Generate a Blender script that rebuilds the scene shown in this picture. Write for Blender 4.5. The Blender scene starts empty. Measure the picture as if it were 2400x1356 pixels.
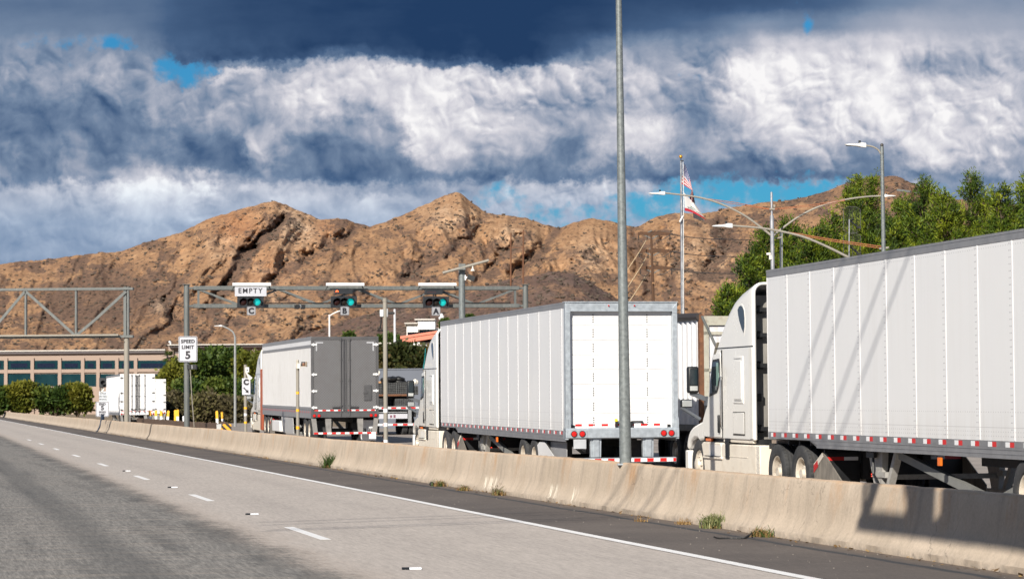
import bpy, math, random
import numpy as np
from mathutils import Vector, Matrix
random.seed(7); RNG = np.random.default_rng(11)
SC = bpy.context.scene
COL = SC.collection
# ------------------------------------------------------------------ camera
FPX, CX, CY, EYE = 5900.0, 1200.0, 678.0, 1.93      # focal length and centre in photo pixels, eye height in metres
PITCH = math.atan((938.0 - CY) / FPX)
F = np.array([0, math.cos(PITCH), math.sin(PITCH)]); U0 = np.array([0, -math.sin(PITCH), math.cos(PITCH)])
R = np.array([1., 0, 0]) - .008 * U0; R /= np.linalg.norm(R)
U = U0 + .008 * np.array([1., 0, 0]); U /= np.linalg.norm(U)
CAMP = np.array([0, 0, EYE])
cam = bpy.data.objects.new('camera', bpy.data.cameras.new('camera')); COL.objects.link(cam)
cam.data.sensor_width = 36.0; cam.data.lens = FPX / 2400 * 36; cam.data.clip_end = 20000; cam.data.clip_start = .1
cam.data.dof.use_dof = True; cam.data.dof.focus_distance = 52.; cam.data.dof.aperture_fstop = 5.0
cam.matrix_world = Matrix([[R[0], U[0], -F[0], 0], [R[1], U[1], -F[1], 0], [R[2], U[2], -F[2], EYE], [0, 0, 0, 1]])
SC.camera = cam
# ------------------------------------------------------------------ light
SUN_AZ = math.radians(21.0); SUN_EL = math.radians(30.0)     # light travels 21 deg to the right of straight ahead
sl = bpy.data.lights.new('sun', 'SUN'); sl.energy = 4.6; sl.angle = math.radians(.5); sl.color = (1, .93, .82)
sun = bpy.data.objects.new('sun', sl); COL.objects.link(sun)
SUN_DIR = Vector((math.sin(SUN_AZ) * math.cos(SUN_EL), math.cos(SUN_AZ) * math.cos(SUN_EL), -math.sin(SUN_EL)))
sun.rotation_euler = SUN_DIR.to_track_quat('-Z', 'Y').to_euler()
SC.view_settings.view_transform = 'Standard'; SC.view_settings.look = 'None'
SC.view_settings.exposure = .6; SC.view_settings.gamma = 1
SC.cycles.max_bounces = 6; SC.cycles.diffuse_bounces = 3; SC.cycles.glossy_bounces = 3

# ------------------------------------------------------------------ node helpers
class NT:
    """small wrapper that makes node math readable"""
    def __init__(s, tree): s.t = tree; s.n = tree.nodes; s.l = tree.links
    def new(s, kind, **kw):
        n = s.n.new(kind)
        for k, v in kw.items(): setattr(n, k, v)
        return n
    def put(s, sock, v):
        if v is None: return
        if isinstance(v, bpy.types.NodeSocket): s.l.new(v, sock)
        elif isinstance(v, (tuple, list)) and sock.type == 'RGBA' and len(v) == 3: sock.default_value = (*v, 1)
        else: sock.default_value = v
    def m(s, op, a, b=None, c=None, clamp=False):
        n = s.new('ShaderNodeMath', operation=op, use_clamp=clamp)
        s.put(n.inputs[0], a); s.put(n.inputs[1], b); s.put(n.inputs[2], c)
        return n.outputs[0]
    def mr(s, v, a, b, c=0., d=1., kind='LINEAR'):
        n = s.new('ShaderNodeMapRange', interpolation_type=kind)
        for i, x in zip((0, 1, 2, 3, 4), (v, a, b, c, d)): s.put(n.inputs[i], x)
        return n.outputs[0]
    def mix(s, f, a, b, mode='MIX'):
        n = s.new('ShaderNodeMix', data_type='RGBA', blend_type=mode)
        s.put(n.inputs[0], f); s.put(n.inputs[6], a); s.put(n.inputs[7], b)
        return n.outputs[2]
    def xyz(s, v):
        n = s.new('ShaderNodeSeparateXYZ'); s.put(n.inputs[0], v); return n.outputs
    def comb(s, x, y, z):
        n = s.new('ShaderNodeCombineXYZ'); s.put(n.inputs[0], x); s.put(n.inputs[1], y); s.put(n.inputs[2], z); return n.outputs[0]
    def noise(s, v, scale, detail=4., rough=.55, out=0, dist=0.):
        n = s.new('ShaderNodeTexNoise'); s.put(n.inputs['Vector'], v); n.inputs['Scale'].default_value = scale
        n.inputs['Detail'].default_value = detail; n.inputs['Roughness'].default_value = rough; n.inputs['Distortion'].default_value = dist
        return n.outputs[out]
    def scale(s, v, k):
        n = s.new('ShaderNodeVectorMath', operation='MULTIPLY'); s.put(n.inputs[0], v); n.inputs[1].default_value = k; return n.outputs[0]
    def vadd(s, a, b):
        n = s.new('ShaderNodeVectorMath', operation='ADD'); s.put(n.inputs[0], a); s.put(n.inputs[1], b); return n.outputs[0]
    def ramp(s, v, stops, interp='LINEAR'):
        n = s.new('ShaderNodeValToRGB'); cr = n.color_ramp; cr.interpolation = interp
        s.put(n.inputs[0], v)
        cr.elements[0].position = stops[0][0]; cr.elements[1].position = stops[-1][0]
        for p, c in stops[1:-1]: cr.elements.new(p)
        for e, (p, c) in zip(cr.elements, stops): e.color = (*c, 1)
        return n.outputs[0]

# ------------------------------------------------------------------ sky: physical sky with a layer of storm and cumulus cloud
def build_sky():
    w = bpy.data.worlds.new('World'); SC.world = w; w.use_nodes = True
    t = NT(w.node_tree); t.n.clear()
    out = t.new('ShaderNodeOutputWorld'); bg = t.new('ShaderNodeBackground')
    sky = t.new('ShaderNodeTexSky', sky_type='NISHITA', sun_disc=False)
    sky.sun_elevation = SUN_EL; sky.sun_rotation = math.pi + SUN_AZ; sky.air_density = 1.; sky.dust_density = .4; sky.ozone_density = 2.
    d = t.new('ShaderNodeTexCoord').outputs['Generated']
    x, y, z = t.xyz(d)
    yy = t.m('MAXIMUM', y, .06)
    # cloud-deck coordinates: hundreds of pixels' worth of angle to the right of and above the road's horizon
    px = t.m('MULTIPLY_ADD', t.m('DIVIDE', x, yy), 59., 12.)
    py = t.m('MULTIPLY_ADD', t.m('DIVIDE', z, yy), -59., 9.38)
    py = t.m('SUBTRACT', py, t.m('MULTIPLY', t.m('SUBTRACT', px, 12.), .008))
    P = t.comb(px, py, 0.)
    def puff(v, scale, detail, rough=.5):                 # cauliflower heaps: high on top of a heap, low in the creases
        n = t.new('ShaderNodeTexNoise', noise_type='RIDGED_MULTIFRACTAL', normalize=True); t.put(n.inputs['Vector'], v); n.inputs['Scale'].default_value = scale
        n.inputs['Detail'].default_value = detail; n.inputs['Roughness'].default_value = rough; n.inputs['Offset'].default_value = .9; n.inputs['Gain'].default_value = 1.2
        return t.m('SUBTRACT', 1., n.outputs[0])
    soft = t.noise(P, .8, 3, .5, 1)
    a = t.xyz(soft); b = t.xyz(t.noise(P, 2.4, 6, .62, 1)); c3 = t.xyz(t.noise(P, 9., 4, .6, 1))
    deck = t.mr(py, .7, 1.6, .35, 1.)
    def warp(q, i, k1, k2, k3):
        for src, k in ((a, k1), (b, k2), (c3, k3)): q = t.m('ADD', q, t.m('MULTIPLY', t.m('MULTIPLY', t.m('SUBTRACT', src[i], .5), k), deck))
        return q
    qx = warp(px, 0, .6, .62, .22); qy = warp(py, 1, .5, .56, .20)
    un = t.mr(qx, -2., 26.)
    c = None; y0 = None
    for (yv, stops) in SKY_ROWS:
        st = [((p / 100. + 2) / 28., (to, bl, 0)) for p, to, bl in stops]
        r = t.ramp(un, st, 'EASE')
        c = r if c is None else t.mix(t.mr(qy, y0 / 100., yv / 100., 0, 1, 'SMOOTHSTEP'), c, r)
        y0 = yv
    tone, blue, _ = t.xyz(c)
    W = t.vadd(P, t.scale(t.vadd(soft, (-.5, -.5, -.5)), (.7, .7, 0)))
    def heap(off): v = t.vadd(W, off); return t.m('MULTIPLY_ADD', puff(v, .8, 2., .45), .2, t.noise(v, .95, 9, .55, 0, .15))
    h0 = heap((0, 0, 0)); h1 = heap((.15, -.19, 0))
    rel = t.m('MULTIPLY', t.m('SUBTRACT', h0, h1), REL)
    def fine(off): v = t.vadd(W, off); return t.m('MULTIPLY_ADD', puff(v, 1.7, 2.6, .5), .30, t.m('MULTIPLY', t.noise(v, 3.0, 4, .5), .55))
    crisp = t.m('MULTIPLY', t.m('SUBTRACT', fine((0, 0, 0)), fine((.06, -.08, 0))), t.mr(tone, .25, .75, .3, .85))
    crisp = t.m('MULTIPLY', crisp, t.mr(t.noise(P, .75, 3, .5), .4, .62, .2, 1.)); rel = t.m('ADD', rel, crisp)
    amp = t.m('MULTIPLY', t.m('MULTIPLY', t.mr(py, .6, 1.5, .06, 1.), t.mr(py, 4.2, 4.9, 1., .45)), t.mr(tone, .05, .6, .3, 1.))
    var = t.m('MULTIPLY', t.m('SUBTRACT', h0, HMEAN), VAR)
    tn = t.m('ADD', t.m('ADD', t.m('MULTIPLY_ADD', tone, 1.06, -.035), t.m('MULTIPLY', t.m('SUBTRACT', t.noise(t.scale(P, (.35, 1.2, 1)), 1.1, 5, .55), .42), t.mr(py, .4, 1.6, .16, .05))), t.m('MULTIPLY', t.m('ADD', rel, var), amp), clamp=True)
    cc = t.ramp(tn, [(0, (.017, .048, .125)), (.18, (.065, .122, .235)), (.36, (.175, .245, .365)), (.55, (.385, .42, .515)), (.75, (.64, .635, .695)), (1., (.95, .935, .94))])
    low = t.mr(py, 3.9, 5.2)
    cc = t.mix(t.m('MULTIPLY', low, .75), cc, t.mix(1., cc, (.74, .93, 1.08), 'MULTIPLY'))
    bl = t.m('ADD', blue, t.m('MULTIPLY', t.m('SUBTRACT', t.noise(P, 2.2, 6, .6), .5), 1.5))
    cover = t.mr(bl, .28, .86, 1., 0., 'SMOOTHSTEP')
    nish = t.new('ShaderNodeVectorMath', operation='SCALE'); t.put(nish.inputs[0], sky.outputs[0]); nish.inputs[3].default_value = .038
    clear = t.mix(1., nish.outputs[0], (.22, .85, 1.3), 'MULTIPLY')
    scl = t.new('ShaderNodeVectorMath', operation='SCALE'); t.put(scl.inputs[0], cc); scl.inputs[3].default_value = .66
    fin = t.mix(cover, clear, scl.outputs[0])
    t.put(bg.inputs[0], fin); bg.inputs[1].default_value = 1.
    t.l.new(bg.outputs[0], out.inputs[0])
REL, HMEAN, VAR = .62, .60, .42
# rows of the cloud deck from the top of the view down to the hills: (direction, tone of the cloud, chance of clear sky)
SKY_ROWS = [
 (0,  [(-200,.28,0),(231,.26,0),(330,.24,0),(450,.12,0),(600,.08,0),(800,.04,0),(1000,.02,0),(1200,.0,0),(1400,.04,0),(1600,.1,0),(1800,.12,0),(1890,.16,.3),(1960,.2,0),(2100,.36,0),(2250,.42,0),(2600,.4,0)]),
 (55,[(-200,.34,0),(231,.32,0),(330,.26,0),(450,.14,0),(600,.09,0),(800,.05,0),(1000,.02,0),(1200,.01,0),(1400,.05,0),(1500,.16,0),(1650,.22,0),(1780,.4,0),(1880,.36,.1),(1902,.35,.75),(1930,.36,0),(2050,.5,0),(2170,.55,0),(2600,.5,0)]),
 (100,[(-200,.4,.1),(231,.42,.5),(260,.42,.85),(300,.4,.6),(330,.35,0),(420,.18,0),(600,.1,0),(800,.06,0),(1000,.03,0),(1200,.03,0),(1330,.1,0),(1420,.3,0),(1520,.42,0),(1650,.42,0),(1730,.48,0),(1800,.72,0),(1950,.74,0),(2100,.75,0),(2250,.65,0),(2600,.55,0)]),
 (128,[(-200,.4,0),(231,.46,.1),(300,.44,.1),(360,.4,.3),(400,.26,.5),(440,.2,.2),(520,.16,0),(600,.12,0),(700,.1,0),(790,.3,0),(850,.18,0),(960,.06,0),(1200,.03,0),(1300,.08,0),(1370,.34,0),(1450,.5,0),(1560,.46,0),(1680,.5,0),(1740,.7,0),(1800,.9,0),(1900,.86,0),(2000,.8,0),(2090,.84,0),(2170,.6,0),(2350,.6,0),(2600,.5,0)]),
 (146,[(-200,.42,0),(231,.46,.2),(310,.46,.1),(380,.42,.55),(430,.3,.75),(480,.24,.5),(520,.4,.2),(560,.36,0),(620,.3,0),(700,.34,0),(760,.66,0),(830,.74,0),(900,.55,0),(960,.34,0),(1080,.16,0),(1170,.08,0),(1260,.08,0),(1320,.3,0),(1400,.56,0),(1560,.5,0),(1680,.52,0),(1740,.85,0),(1820,.95,0),(1920,.85,0),(2020,.8,0),(2100,.82,0),(2170,.5,0),(2350,.6,0),(2600,.5,0)]),
 (163,[(-200,.42,0),(231,.5,.1),(310,.5,0),(380,.44,.55),(430,.36,.75),(490,.42,.65),(530,.84,.1),(580,.7,0),(660,.58,0),(760,.8,0),(850,.78,0),(960,.74,0),(1080,.66,0),(1190,.46,0),(1260,.5,0),(1340,.62,0),(1420,.6,0),(1480,.66,0),(1580,.5,.1),(1690,.58,0),(1740,.9,0),(1830,.94,0),(1920,.84,0),(2020,.84,0),(2100,.84,0),(2170,.56,0),(2350,.6,0),(2600,.5,0)]),
 (180,[(-200,.4,0),(231,.52,0),(300,.5,0),(370,.45,.5),(440,.4,.75),(490,.5,.55),(515,.82,0),(560,.55,0),(650,.6,0),(740,.82,0),(830,.78,0),(940,.76,0),(1020,.85,0),(1120,.72,0),(1220,.68,0),(1330,.66,0),(1420,.62,0),(1490,.72,0),(1590,.48,.2),(1640,.5,.35),(1690,.6,0),(1750,.92,0),(1850,.9,0),(1950,.82,0),(2060,.88,0),(2140,.7,0),(2250,.7,0),(2600,.55,0)]),
 (220,[(-200,.37,0),(231,.41,0),(300,.43,0),(350,.50,.1),(430,.52,0),(500,.50,0),(590,.52,0),(690,.74,0),(800,.78,0),(900,.74,0),(970,.90,0),(1030,.95,0),(1110,.78,0),(1220,.78,0),(1320,.60,0),(1430,.58,0),(1500,.70,0),(1590,.48,0),(1660,.46,0),(1720,.80,0),(1800,.90,0),(1900,.72,0),(2000,.86,0),(2100,.95,0),(2170,.78,0),(2600,.55,0)]),
 (260,[(-200,.31,0),(231,.31,0),(310,.33,0),(360,.55,0),(430,.52,0),(520,.55,0),(600,.50,0),(690,.66,0),(790,.66,0),(890,.60,0),(960,.90,0),(1010,.98,0),(1090,.86,0),(1180,.76,0),(1290,.56,0),(1400,.48,0),(1490,.60,0),(1580,.50,0),(1650,.44,0),(1720,.70,0),(1800,.85,0),(1880,.72,0),(1980,.85,0),(2090,.95,0),(2170,.86,0),(2600,.60,0)]),
 (300,[(-200,.31,0),(231,.31,0),(320,.32,0),(410,.39,0),(500,.41,0),(580,.53,0),(640,.62,0),(700,.53,0),(780,.41,0),(880,.43,0),(930,.50,0),(965,.82,0),(1050,.84,0),(1150,.70,0),(1250,.60,0),(1340,.46,0),(1410,.50,0),(1460,.82,0),(1540,.78,0),(1620,.52,0),(1700,.56,0),(1800,.70,0),(1900,.78,0),(2000,.80,0),(2100,.85,0),(2170,.85,0),(2600,.60,0)]),
 (345,[(-200,.35,0),(231,.37,0),(320,.37,0),(400,.33,0),(480,.27,0),(565,.29,0),(600,.66,0),(640,.55,0),(680,.37,0),(760,.31,0),(870,.37,0),(920,.36,0),(965,.78,0),(1050,.74,0),(1150,.62,0),(1260,.50,0),(1350,.34,0),(1410,.70,0),(1500,.82,0),(1570,.60,0),(1640,.44,0),(1740,.50,0),(1850,.66,0),(1940,.60,0),(2000,.44,0),(2080,.46,0),(2130,.72,0),(2170,.78,0),(2600,.60,0)]),
 (385,[(-200,.39,0),(231,.41,0),(300,.49,0),(380,.43,0),(470,.29,0),(570,.25,0),(620,.53,0),(680,.33,0),(760,.31,0),(860,.27,0),(940,.30,0),(1000,.58,0),(1100,.52,0),(1200,.42,0),(1300,.32,0),(1380,.50,0),(1470,.46,0),(1560,.36,0),(1650,.30,0),(1760,.30,0),(1850,.42,0),(1930,.50,0),(2000,.36,0),(2060,.30,0),(2140,.54,0),(2200,.60,0),(2600,.50,0)]),
 (412,[(-200,.4,0),(231,.42,0),(280,.62,0),(340,.66,0),(440,.56,0),(480,.7,0),(520,.46,0),(600,.46,0),(700,.3,0),(800,.24,0),(880,.26,0),(960,.32,0),(1100,.34,0),(1200,.34,0),(1320,.3,0),(1420,.34,0),(1500,.3,0),(1600,.26,.35),(1700,.28,.45),(1800,.26,.2),(1880,.3,.4),(1960,.32,.3),(2060,.3,.1),(2170,.42,0),(2600,.4,0)]),
 (438,[(-200,.59,0),(231,.69,0),(270,.91,0),(350,.89,0),(430,.87,0),(490,.95,0),(530,.59,.1),(590,.75,0),(680,.61,0),(760,.55,0),(850,.49,0),(960,.51,0),(1060,.55,.1),(1130,.55,.5),(1200,.61,.4),(1300,.71,0),(1420,.71,0),(1520,.59,.45),(1600,.49,.75),(1700,.49,.8),(1800,.51,.9),(1900,.51,.95),(2000,.49,.6),(2100,.49,.2),(2600,.49,.1)]),
 (465,[(-200,.59,0),(231,.64,0),(280,.89,0),(350,.81,0),(440,.81,0),(500,.75,0),(570,.55,.1),(640,.75,0),(720,.71,0),(780,.59,0),(860,.75,0),(950,.65,0),(1050,.59,.2),(1120,.59,.5),(1200,.59,.5),(1280,.65,.3),(1380,.67,.1),(1470,.55,.6),(1560,.53,.8),(1640,.55,.5),(1720,.55,.8),(1800,.55,.8),(1900,.53,.7),(2600,.49,.1)]),
 (495,[(-200,.59,0),(231,.59,0),(320,.77,0),(420,.67,0),(520,.65,0),(620,.61,0),(760,.65,0),(860,.71,0),(960,.59,0),(1060,.59,.1),(1180,.67,.1),(1260,.59,.55),(1340,.59,.55),(1440,.59,.5),(1520,.55,.75),(1620,.61,.4),(1720,.59,.4),(2600,.54,.1)]),
 (535,[(-200,.55,0),(231,.53,0),(320,.69,0),(420,.55,0),(560,.59,0),(760,.57,0),(860,.61,0),(1000,.59,0),(1300,.61,.3),(1500,.59,.5),(1700,.59,.3),(2600,.54,0)]),
 (590,[(-200,.53,0),(231,.51,0),(400,.59,0),(800,.59,0),(2600,.59,0)]),
]
build_sky()

# ------------------------------------------------------------------ places
HEAD = math.atan(.233)                                   # the freeway runs 13 deg to the left of straight ahead
HV = np.array([-math.sin(HEAD), math.cos(HEAD), 0]); RV = np.array([math.cos(HEAD), math.sin(HEAD), 0])
def road(s, l, z=0.): return Vector(HV * s + RV * l + np.array([0, 0, z]))      # s along the freeway, l to the right of it
def sight(px, py): return F + R * (px - CX) / FPX - U * (py - CY) / FPX
def at(px, py, depth):                                   # a point of the place seen in that direction, at that distance ahead
    d = sight(px, py); return Vector(CAMP + d * (depth / d[1]))
def on_lane(px, py, L):                                  # the same, on the vertical plane L metres right of the camera's own track
    d = sight(px, py); return Vector(CAMP + d * (L / (d[0] + .233 * d[1])))
def ramp_z(depth): return float(np.interp(depth, [20, 30, 57, 75, 96, 120, 150, 190, 260], [.07, .084, .02, .12, .32, .3, .24, .06, 0]))
def ground_below(p): return Vector((p.x, p.y, ramp_z(p.y)))
# ------------------------------------------------------------------ meshes
class MB:
    def __init__(s): s.v, s.f, s.m = [], [], []
    def add(s, vs, fs, mi=0):
        o = len(s.v); s.v += [tuple(map(float, q)) for q in vs]
        s.f += [tuple(o + i for i in f) for f in fs]; s.m += [mi] * len(fs); return s
    def box(s, x0, x1, y0, y1, z0, z1, mi=0):
        return s.add([(x, y, z) for z in (z0, z1) for y in (y0, y1) for x in (x0, x1)],
                     [(0, 2, 3, 1), (4, 5, 7, 6), (0, 1, 5, 4), (2, 6, 7, 3), (0, 4, 6, 2), (1, 3, 7, 5)], mi)
    def obox(s, c, a, b, d, mi=0):                       # centre and three half axes
        c, a, b, d = map(Vector, (c, a, b, d))
        return s.add([c + a * i + b * j + d * k for k in (-1, 1) for j in (-1, 1) for i in (-1, 1)],
                     [(0, 2, 3, 1), (4, 5, 7, 6), (0, 1, 5, 4), (2, 6, 7, 3), (0, 4, 6, 2), (1, 3, 7, 5)], mi)
    def beam(s, p, q, w, h, mi=0, up=(0, 0, 1)):
        p, q = Vector(p), Vector(q); d = q - p; n = d.cross(Vector(up))
        if n.length < 1e-6: n = d.cross(Vector((1, 0, 0)))
        n.normalize(); u = n.cross(d).normalized()
        return s.obox((p + q) / 2, d / 2, n * w / 2, u * h / 2, mi)
    def tube(s, pts, r, n=10, mi=0, caps=True):
        pts = [Vector(p) for p in pts]; rs = r if isinstance(r, (list, tuple)) else [r] * len(pts)
        vs, fs = [], []; ref = None
        for i, p in enumerate(pts):
            d = (pts[min(i + 1, len(pts) - 1)] - pts[max(i - 1, 0)]).normalized()
            if ref is None or abs(ref.dot(d)) > .98: ref = Vector((0, 0, 1)) if abs(d.z) < .9 else Vector((1, 0, 0))
            a = d.cross(ref).normalized(); b = a.cross(d).normalized(); ref = b
            vs += [p + (a * math.cos(2 * math.pi * k / n) + b * math.sin(2 * math.pi * k / n)) * rs[i] for k in range(n)]
        for i in range(len(pts) - 1):
            fs += [(i * n + k, i * n + (k + 1) % n, (i + 1) * n + (k + 1) % n, (i + 1) * n + k) for k in range(n)]
        if caps: fs += [tuple(range(n))[::-1], tuple(range((len(pts) - 1) * n, len(pts) * n))]
        return s.add(vs, fs, mi)
    def lathe(s, prof, o, ax, n=24, mi=0):               # prof: (radius, distance along the axis)
        ax = Vector(ax).normalized(); a = ax.cross(Vector((0, 0, 1)) if abs(ax.z) < .9 else Vector((1, 0, 0))).normalized(); b = ax.cross(a); o = Vector(o)
        vs = [o + ax * t + (a * math.cos(2 * math.pi * k / n) + b * math.sin(2 * math.pi * k / n)) * max(r, 1e-4) for r, t in prof for k in range(n)]
        fs = [(i * n + k, (i + 1) * n + k, (i + 1) * n + (k + 1) % n, i * n + (k + 1) % n) for i in range(len(prof) - 1) for k in range(n)]
        return s.add(vs, fs, mi)
    def prism(s, poly, fn, t0, t1, mi=0):                # poly in a plane, fn(a, b, t) gives the point
        n = len(poly); vs = [fn(a, b, t) for t in (t0, t1) for a, b in poly]
        fs = [tuple(range(n))[::-1], tuple(range(n, 2 * n))] + [(i, (i + 1) % n, n + (i + 1) % n, n + i) for i in range(n)]
        return s.add(vs, fs, mi)
    def sheet(s, P, mi=0, flip=False):                   # rows of points
        nu, nv = len(P), len(P[0]); vs = [p for row in P for p in row]
        fs = [(i * nv + j, i * nv + j + 1, (i + 1) * nv + j + 1, (i + 1) * nv + j) for i in range(nu - 1) for j in range(nv - 1)]
        return s.add(vs, [f[::-1] for f in fs] if flip else fs, mi)
    def ball(s, c, r, mi=0, n=14, sq=(1, 1, 1)):
        vs, fs = [], []; k = n // 2
        for i in range(k + 1):
            th = math.pi * i / k
            for j in range(n):
                ph = 2 * math.pi * j / n
                vs.append((c[0] + r * sq[0] * math.sin(th) * math.cos(ph), c[1] + r * sq[1] * math.sin(th) * math.sin(ph), c[2] + r * sq[2] * math.cos(th)))
        for i in range(k):
            for j in range(n): fs.append((i * n + j, (i + 1) * n + j, (i + 1) * n + (j + 1) % n, i * n + (j + 1) % n))
        return s.add(vs, fs, mi)
    def build(s, name, mats, parent=None, smooth=35, bevel=0):
        me = bpy.data.meshes.new(name); me.from_pydata(s.v, [], s.f)
        mats = mats if isinstance(mats, (list, tuple)) else [mats]
        for q in mats: me.materials.append(q)
        me.polygons.foreach_set('material_index', s.m); me.update()
        if smooth:
            me.polygons.foreach_set('use_smooth', [True] * len(me.polygons)); me.set_sharp_from_angle(angle=math.radians(smooth))
        o = bpy.data.objects.new(name, me); COL.objects.link(o)
        if parent is not None: o.parent = parent
        if bevel:
            b = o.modifiers.new('bevel', 'BEVEL'); b.width = bevel; b.segments = 2; b.limit_method = 'ANGLE'; b.angle_limit = math.radians(40)
        return o
def fast_mesh(name, V, Fc, mats, mi=None, smooth=False, parent=None):
    V = np.asarray(V, np.float32); Fc = np.asarray(Fc, np.int32); k = Fc.shape[1]
    me = bpy.data.meshes.new(name); me.vertices.add(len(V)); me.vertices.foreach_set('co', V.ravel())
    me.loops.add(Fc.size); me.loops.foreach_set('vertex_index', Fc.ravel())
    me.polygons.add(len(Fc)); me.polygons.foreach_set('loop_start', np.arange(0, Fc.size, k, dtype=np.int32))
    for q in (mats if isinstance(mats, (list, tuple)) else [mats]): me.materials.append(q)
    if mi is not None: me.polygons.foreach_set('material_index', np.asarray(mi, np.int32))
    me.polygons.foreach_set('use_smooth', np.full(len(Fc), smooth)); me.update(calc_edges=True); me.validate()
    o = bpy.data.objects.new(name, me); COL.objects.link(o)
    if parent is not None: o.parent = parent
    return o
def tag(o, label, cat, group=None):
    o['label'] = label; o['category'] = cat
    if group: o['group'] = group
    return o
def thing(name, label, cat, loc=(0, 0, 0), rotz=0., group=None, pitch=0.):
    o = bpy.data.objects.new(name, None); COL.objects.link(o); o.location = loc; o.rotation_euler = (pitch, 0, rotz); o.empty_display_size = .2
    return tag(o, label, cat, group)
def part(name, parent):
    o = bpy.data.objects.new(name, None); COL.objects.link(o); o.parent = parent; o.empty_display_size = .1; return o
def setting(o, kind='structure'): o['kind'] = kind; return o
def copy_tree(o, parent=None):
    kids = [k for k in bpy.data.objects if k.parent == o]
    c = o.copy(); COL.objects.link(c)
    if parent is not None: c.parent = parent
    for k in kids: copy_tree(k, c)
    return c
def kids(o, stem): return [k for k in bpy.data.objects if k.parent == o and k.name.split('.')[0] == stem]
def text_mesh(body, size, align='CENTER', fat=0., spacing=1.):
    c = bpy.data.curves.new('lettering', 'FONT'); c.body = body; c.size = size; c.align_x = align; c.align_y = 'CENTER'; c.offset = fat; c.space_character = spacing; c.resolution_u = 4
    o = bpy.data.objects.new('lettering', c); COL.objects.link(o)
    me = bpy.data.meshes.new_from_object(o)
    vs = [v.co.copy() for v in me.vertices]; fs = [tuple(p.vertices) for p in me.polygons]
    bpy.data.objects.remove(o); bpy.data.curves.remove(c); bpy.data.meshes.remove(me)
    if vs:                                                # centre the cap height on the origin
        y0, y1 = min(v.y for v in vs), max(v.y for v in vs); x0, x1 = min(v.x for v in vs), max(v.x for v in vs)
        for v in vs: v.y -= (y0 + y1) / 2; v.x -= (x0 + x1) / 2 if align == 'CENTER' else 0
    return vs, fs
# ------------------------------------------------------------------ materials
MATS = {}
def pbr(name, col, rough=.55, metal=0., var=.12, scale=3., bump=0., dirt=None, dirt_amt=.5, spec=.5, streak=False, coat=0., emis=None):
    """painted, metal or plastic surface with uneven tone, optional grime blotches and relief"""
    if name in MATS: return MATS[name]
    m = bpy.data.materials.new(name); m.use_nodes = True; MATS[name] = m
    t = NT(m.node_tree); b = t.n['Principled BSDF']
    co = t.new('ShaderNodeTexCoord').outputs['Object']
    n = t.noise(t.scale(co, (1, 1, .18 if streak else 1)), scale, 5, .6)
    c = t.mix(1., col, t.ramp(n, [(.25, (1 - var,) * 3), (.75, (1 + var,) * 3)]), 'MULTIPLY')
    if dirt:
        k = t.mr(t.noise(t.scale(co, (1, 1, .25 if streak else 1)), scale * 1.7, 7, .68), .5, .72, 0., dirt_amt)
        c = t.mix(k, c, dirt)
    t.put(b.inputs['Base Color'], c); b.inputs['Metallic'].default_value = metal
    t.put(b.inputs['Roughness'], t.mr(n, .2, .8, max(rough - .1, .03), min(rough + .12, 1.)))
    b.inputs['Specular IOR Level'].default_value = spec
    if coat: b.inputs['Coat Weight'].default_value = coat; b.inputs['Coat Roughness'].default_value = .08
    if bump:
        bn = t.new('ShaderNodeBump'); t.put(bn.inputs['Height'], t.noise(co, scale * 6, 6, .65)); bn.inputs['Strength'].default_value = bump; bn.inputs['Distance'].default_value = .02
        t.l.new(bn.outputs[0], b.inputs['Normal'])
    if emis: t.put(b.inputs['Emission Color'], emis[0]); b.inputs['Emission Strength'].default_value = emis[1]
    return m
def nodemat(name):
    m = bpy.data.materials.new(name); m.use_nodes = True; MATS[name] = m
    t = NT(m.node_tree); return m, t, t.n['Principled BSDF'], t.new('ShaderNodeTexCoord').outputs['Object']
def bump(t, b, h, strength, dist):
    n = t.new('ShaderNodeBump'); t.put(n.inputs['Height'], h); n.inputs['Strength'].default_value = strength; n.inputs['Distance'].default_value = dist
    t.l.new(n.outputs[0], b.inputs['Normal'])
WHITE = pbr('white paint', (.72, .72, .73), .32, var=.03, scale=.8, dirt=(.62, .60, .57), dirt_amt=.22, streak=True)
CABW = pbr('white cab paint', (.78, .765, .73), .25, var=.025, scale=.9, coat=.5)
SKIRTW = pbr('dusty white plastic', (.72, .66, .57), .5, var=.06, scale=1.5, dirt=(.45, .37, .28), dirt_amt=.5)
GALV = pbr('galvanised steel', (.40, .445, .49), .42, .4, var=.2, scale=9, dirt=(.55, .58, .6), dirt_amt=.4)
ALU = pbr('dull aluminium rail', (.36, .36, .37), .45, .6, var=.12, scale=4, dirt=(.2, .19, .18), dirt_amt=.3)
GREYP = pbr('grey painted steel', (.125, .136, .135), .5, .15, var=.14, scale=4, dirt=(.25, .25, .235), dirt_amt=.5, streak=True)
DARK = pbr('dark chassis', (.018, .018, .02), .6, var=.3, scale=4, dirt=(.06, .052, .045), dirt_amt=.5)
BLACK = pbr('black plastic', (.012, .013, .015), .45, var=.2, scale=4)
RUBBER = pbr('tyre rubber', (.036, .037, .04), .8, var=.25, scale=5, dirt=(.1, .092, .082), dirt_amt=.5)
RIMW = pbr('dirty white rim', (.62, .56, .48), .45, .1, var=.15, scale=6, dirt=(.3, .22, .15), dirt_amt=.6)
REDT = pbr('red reflective tape', (.55, .02, .018), .35, var=.05)
WHT = pbr('white reflective tape', (.75, .76, .78), .35, var=.04)
REDL = pbr('red lamp glass', (.55, .015, .012), .2, var=.1, scale=40, coat=.6)
LEDR = pbr('lit red lamp', (.7, .03, .02), .3, emis=((1., .06, .03), 1.6))
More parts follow.
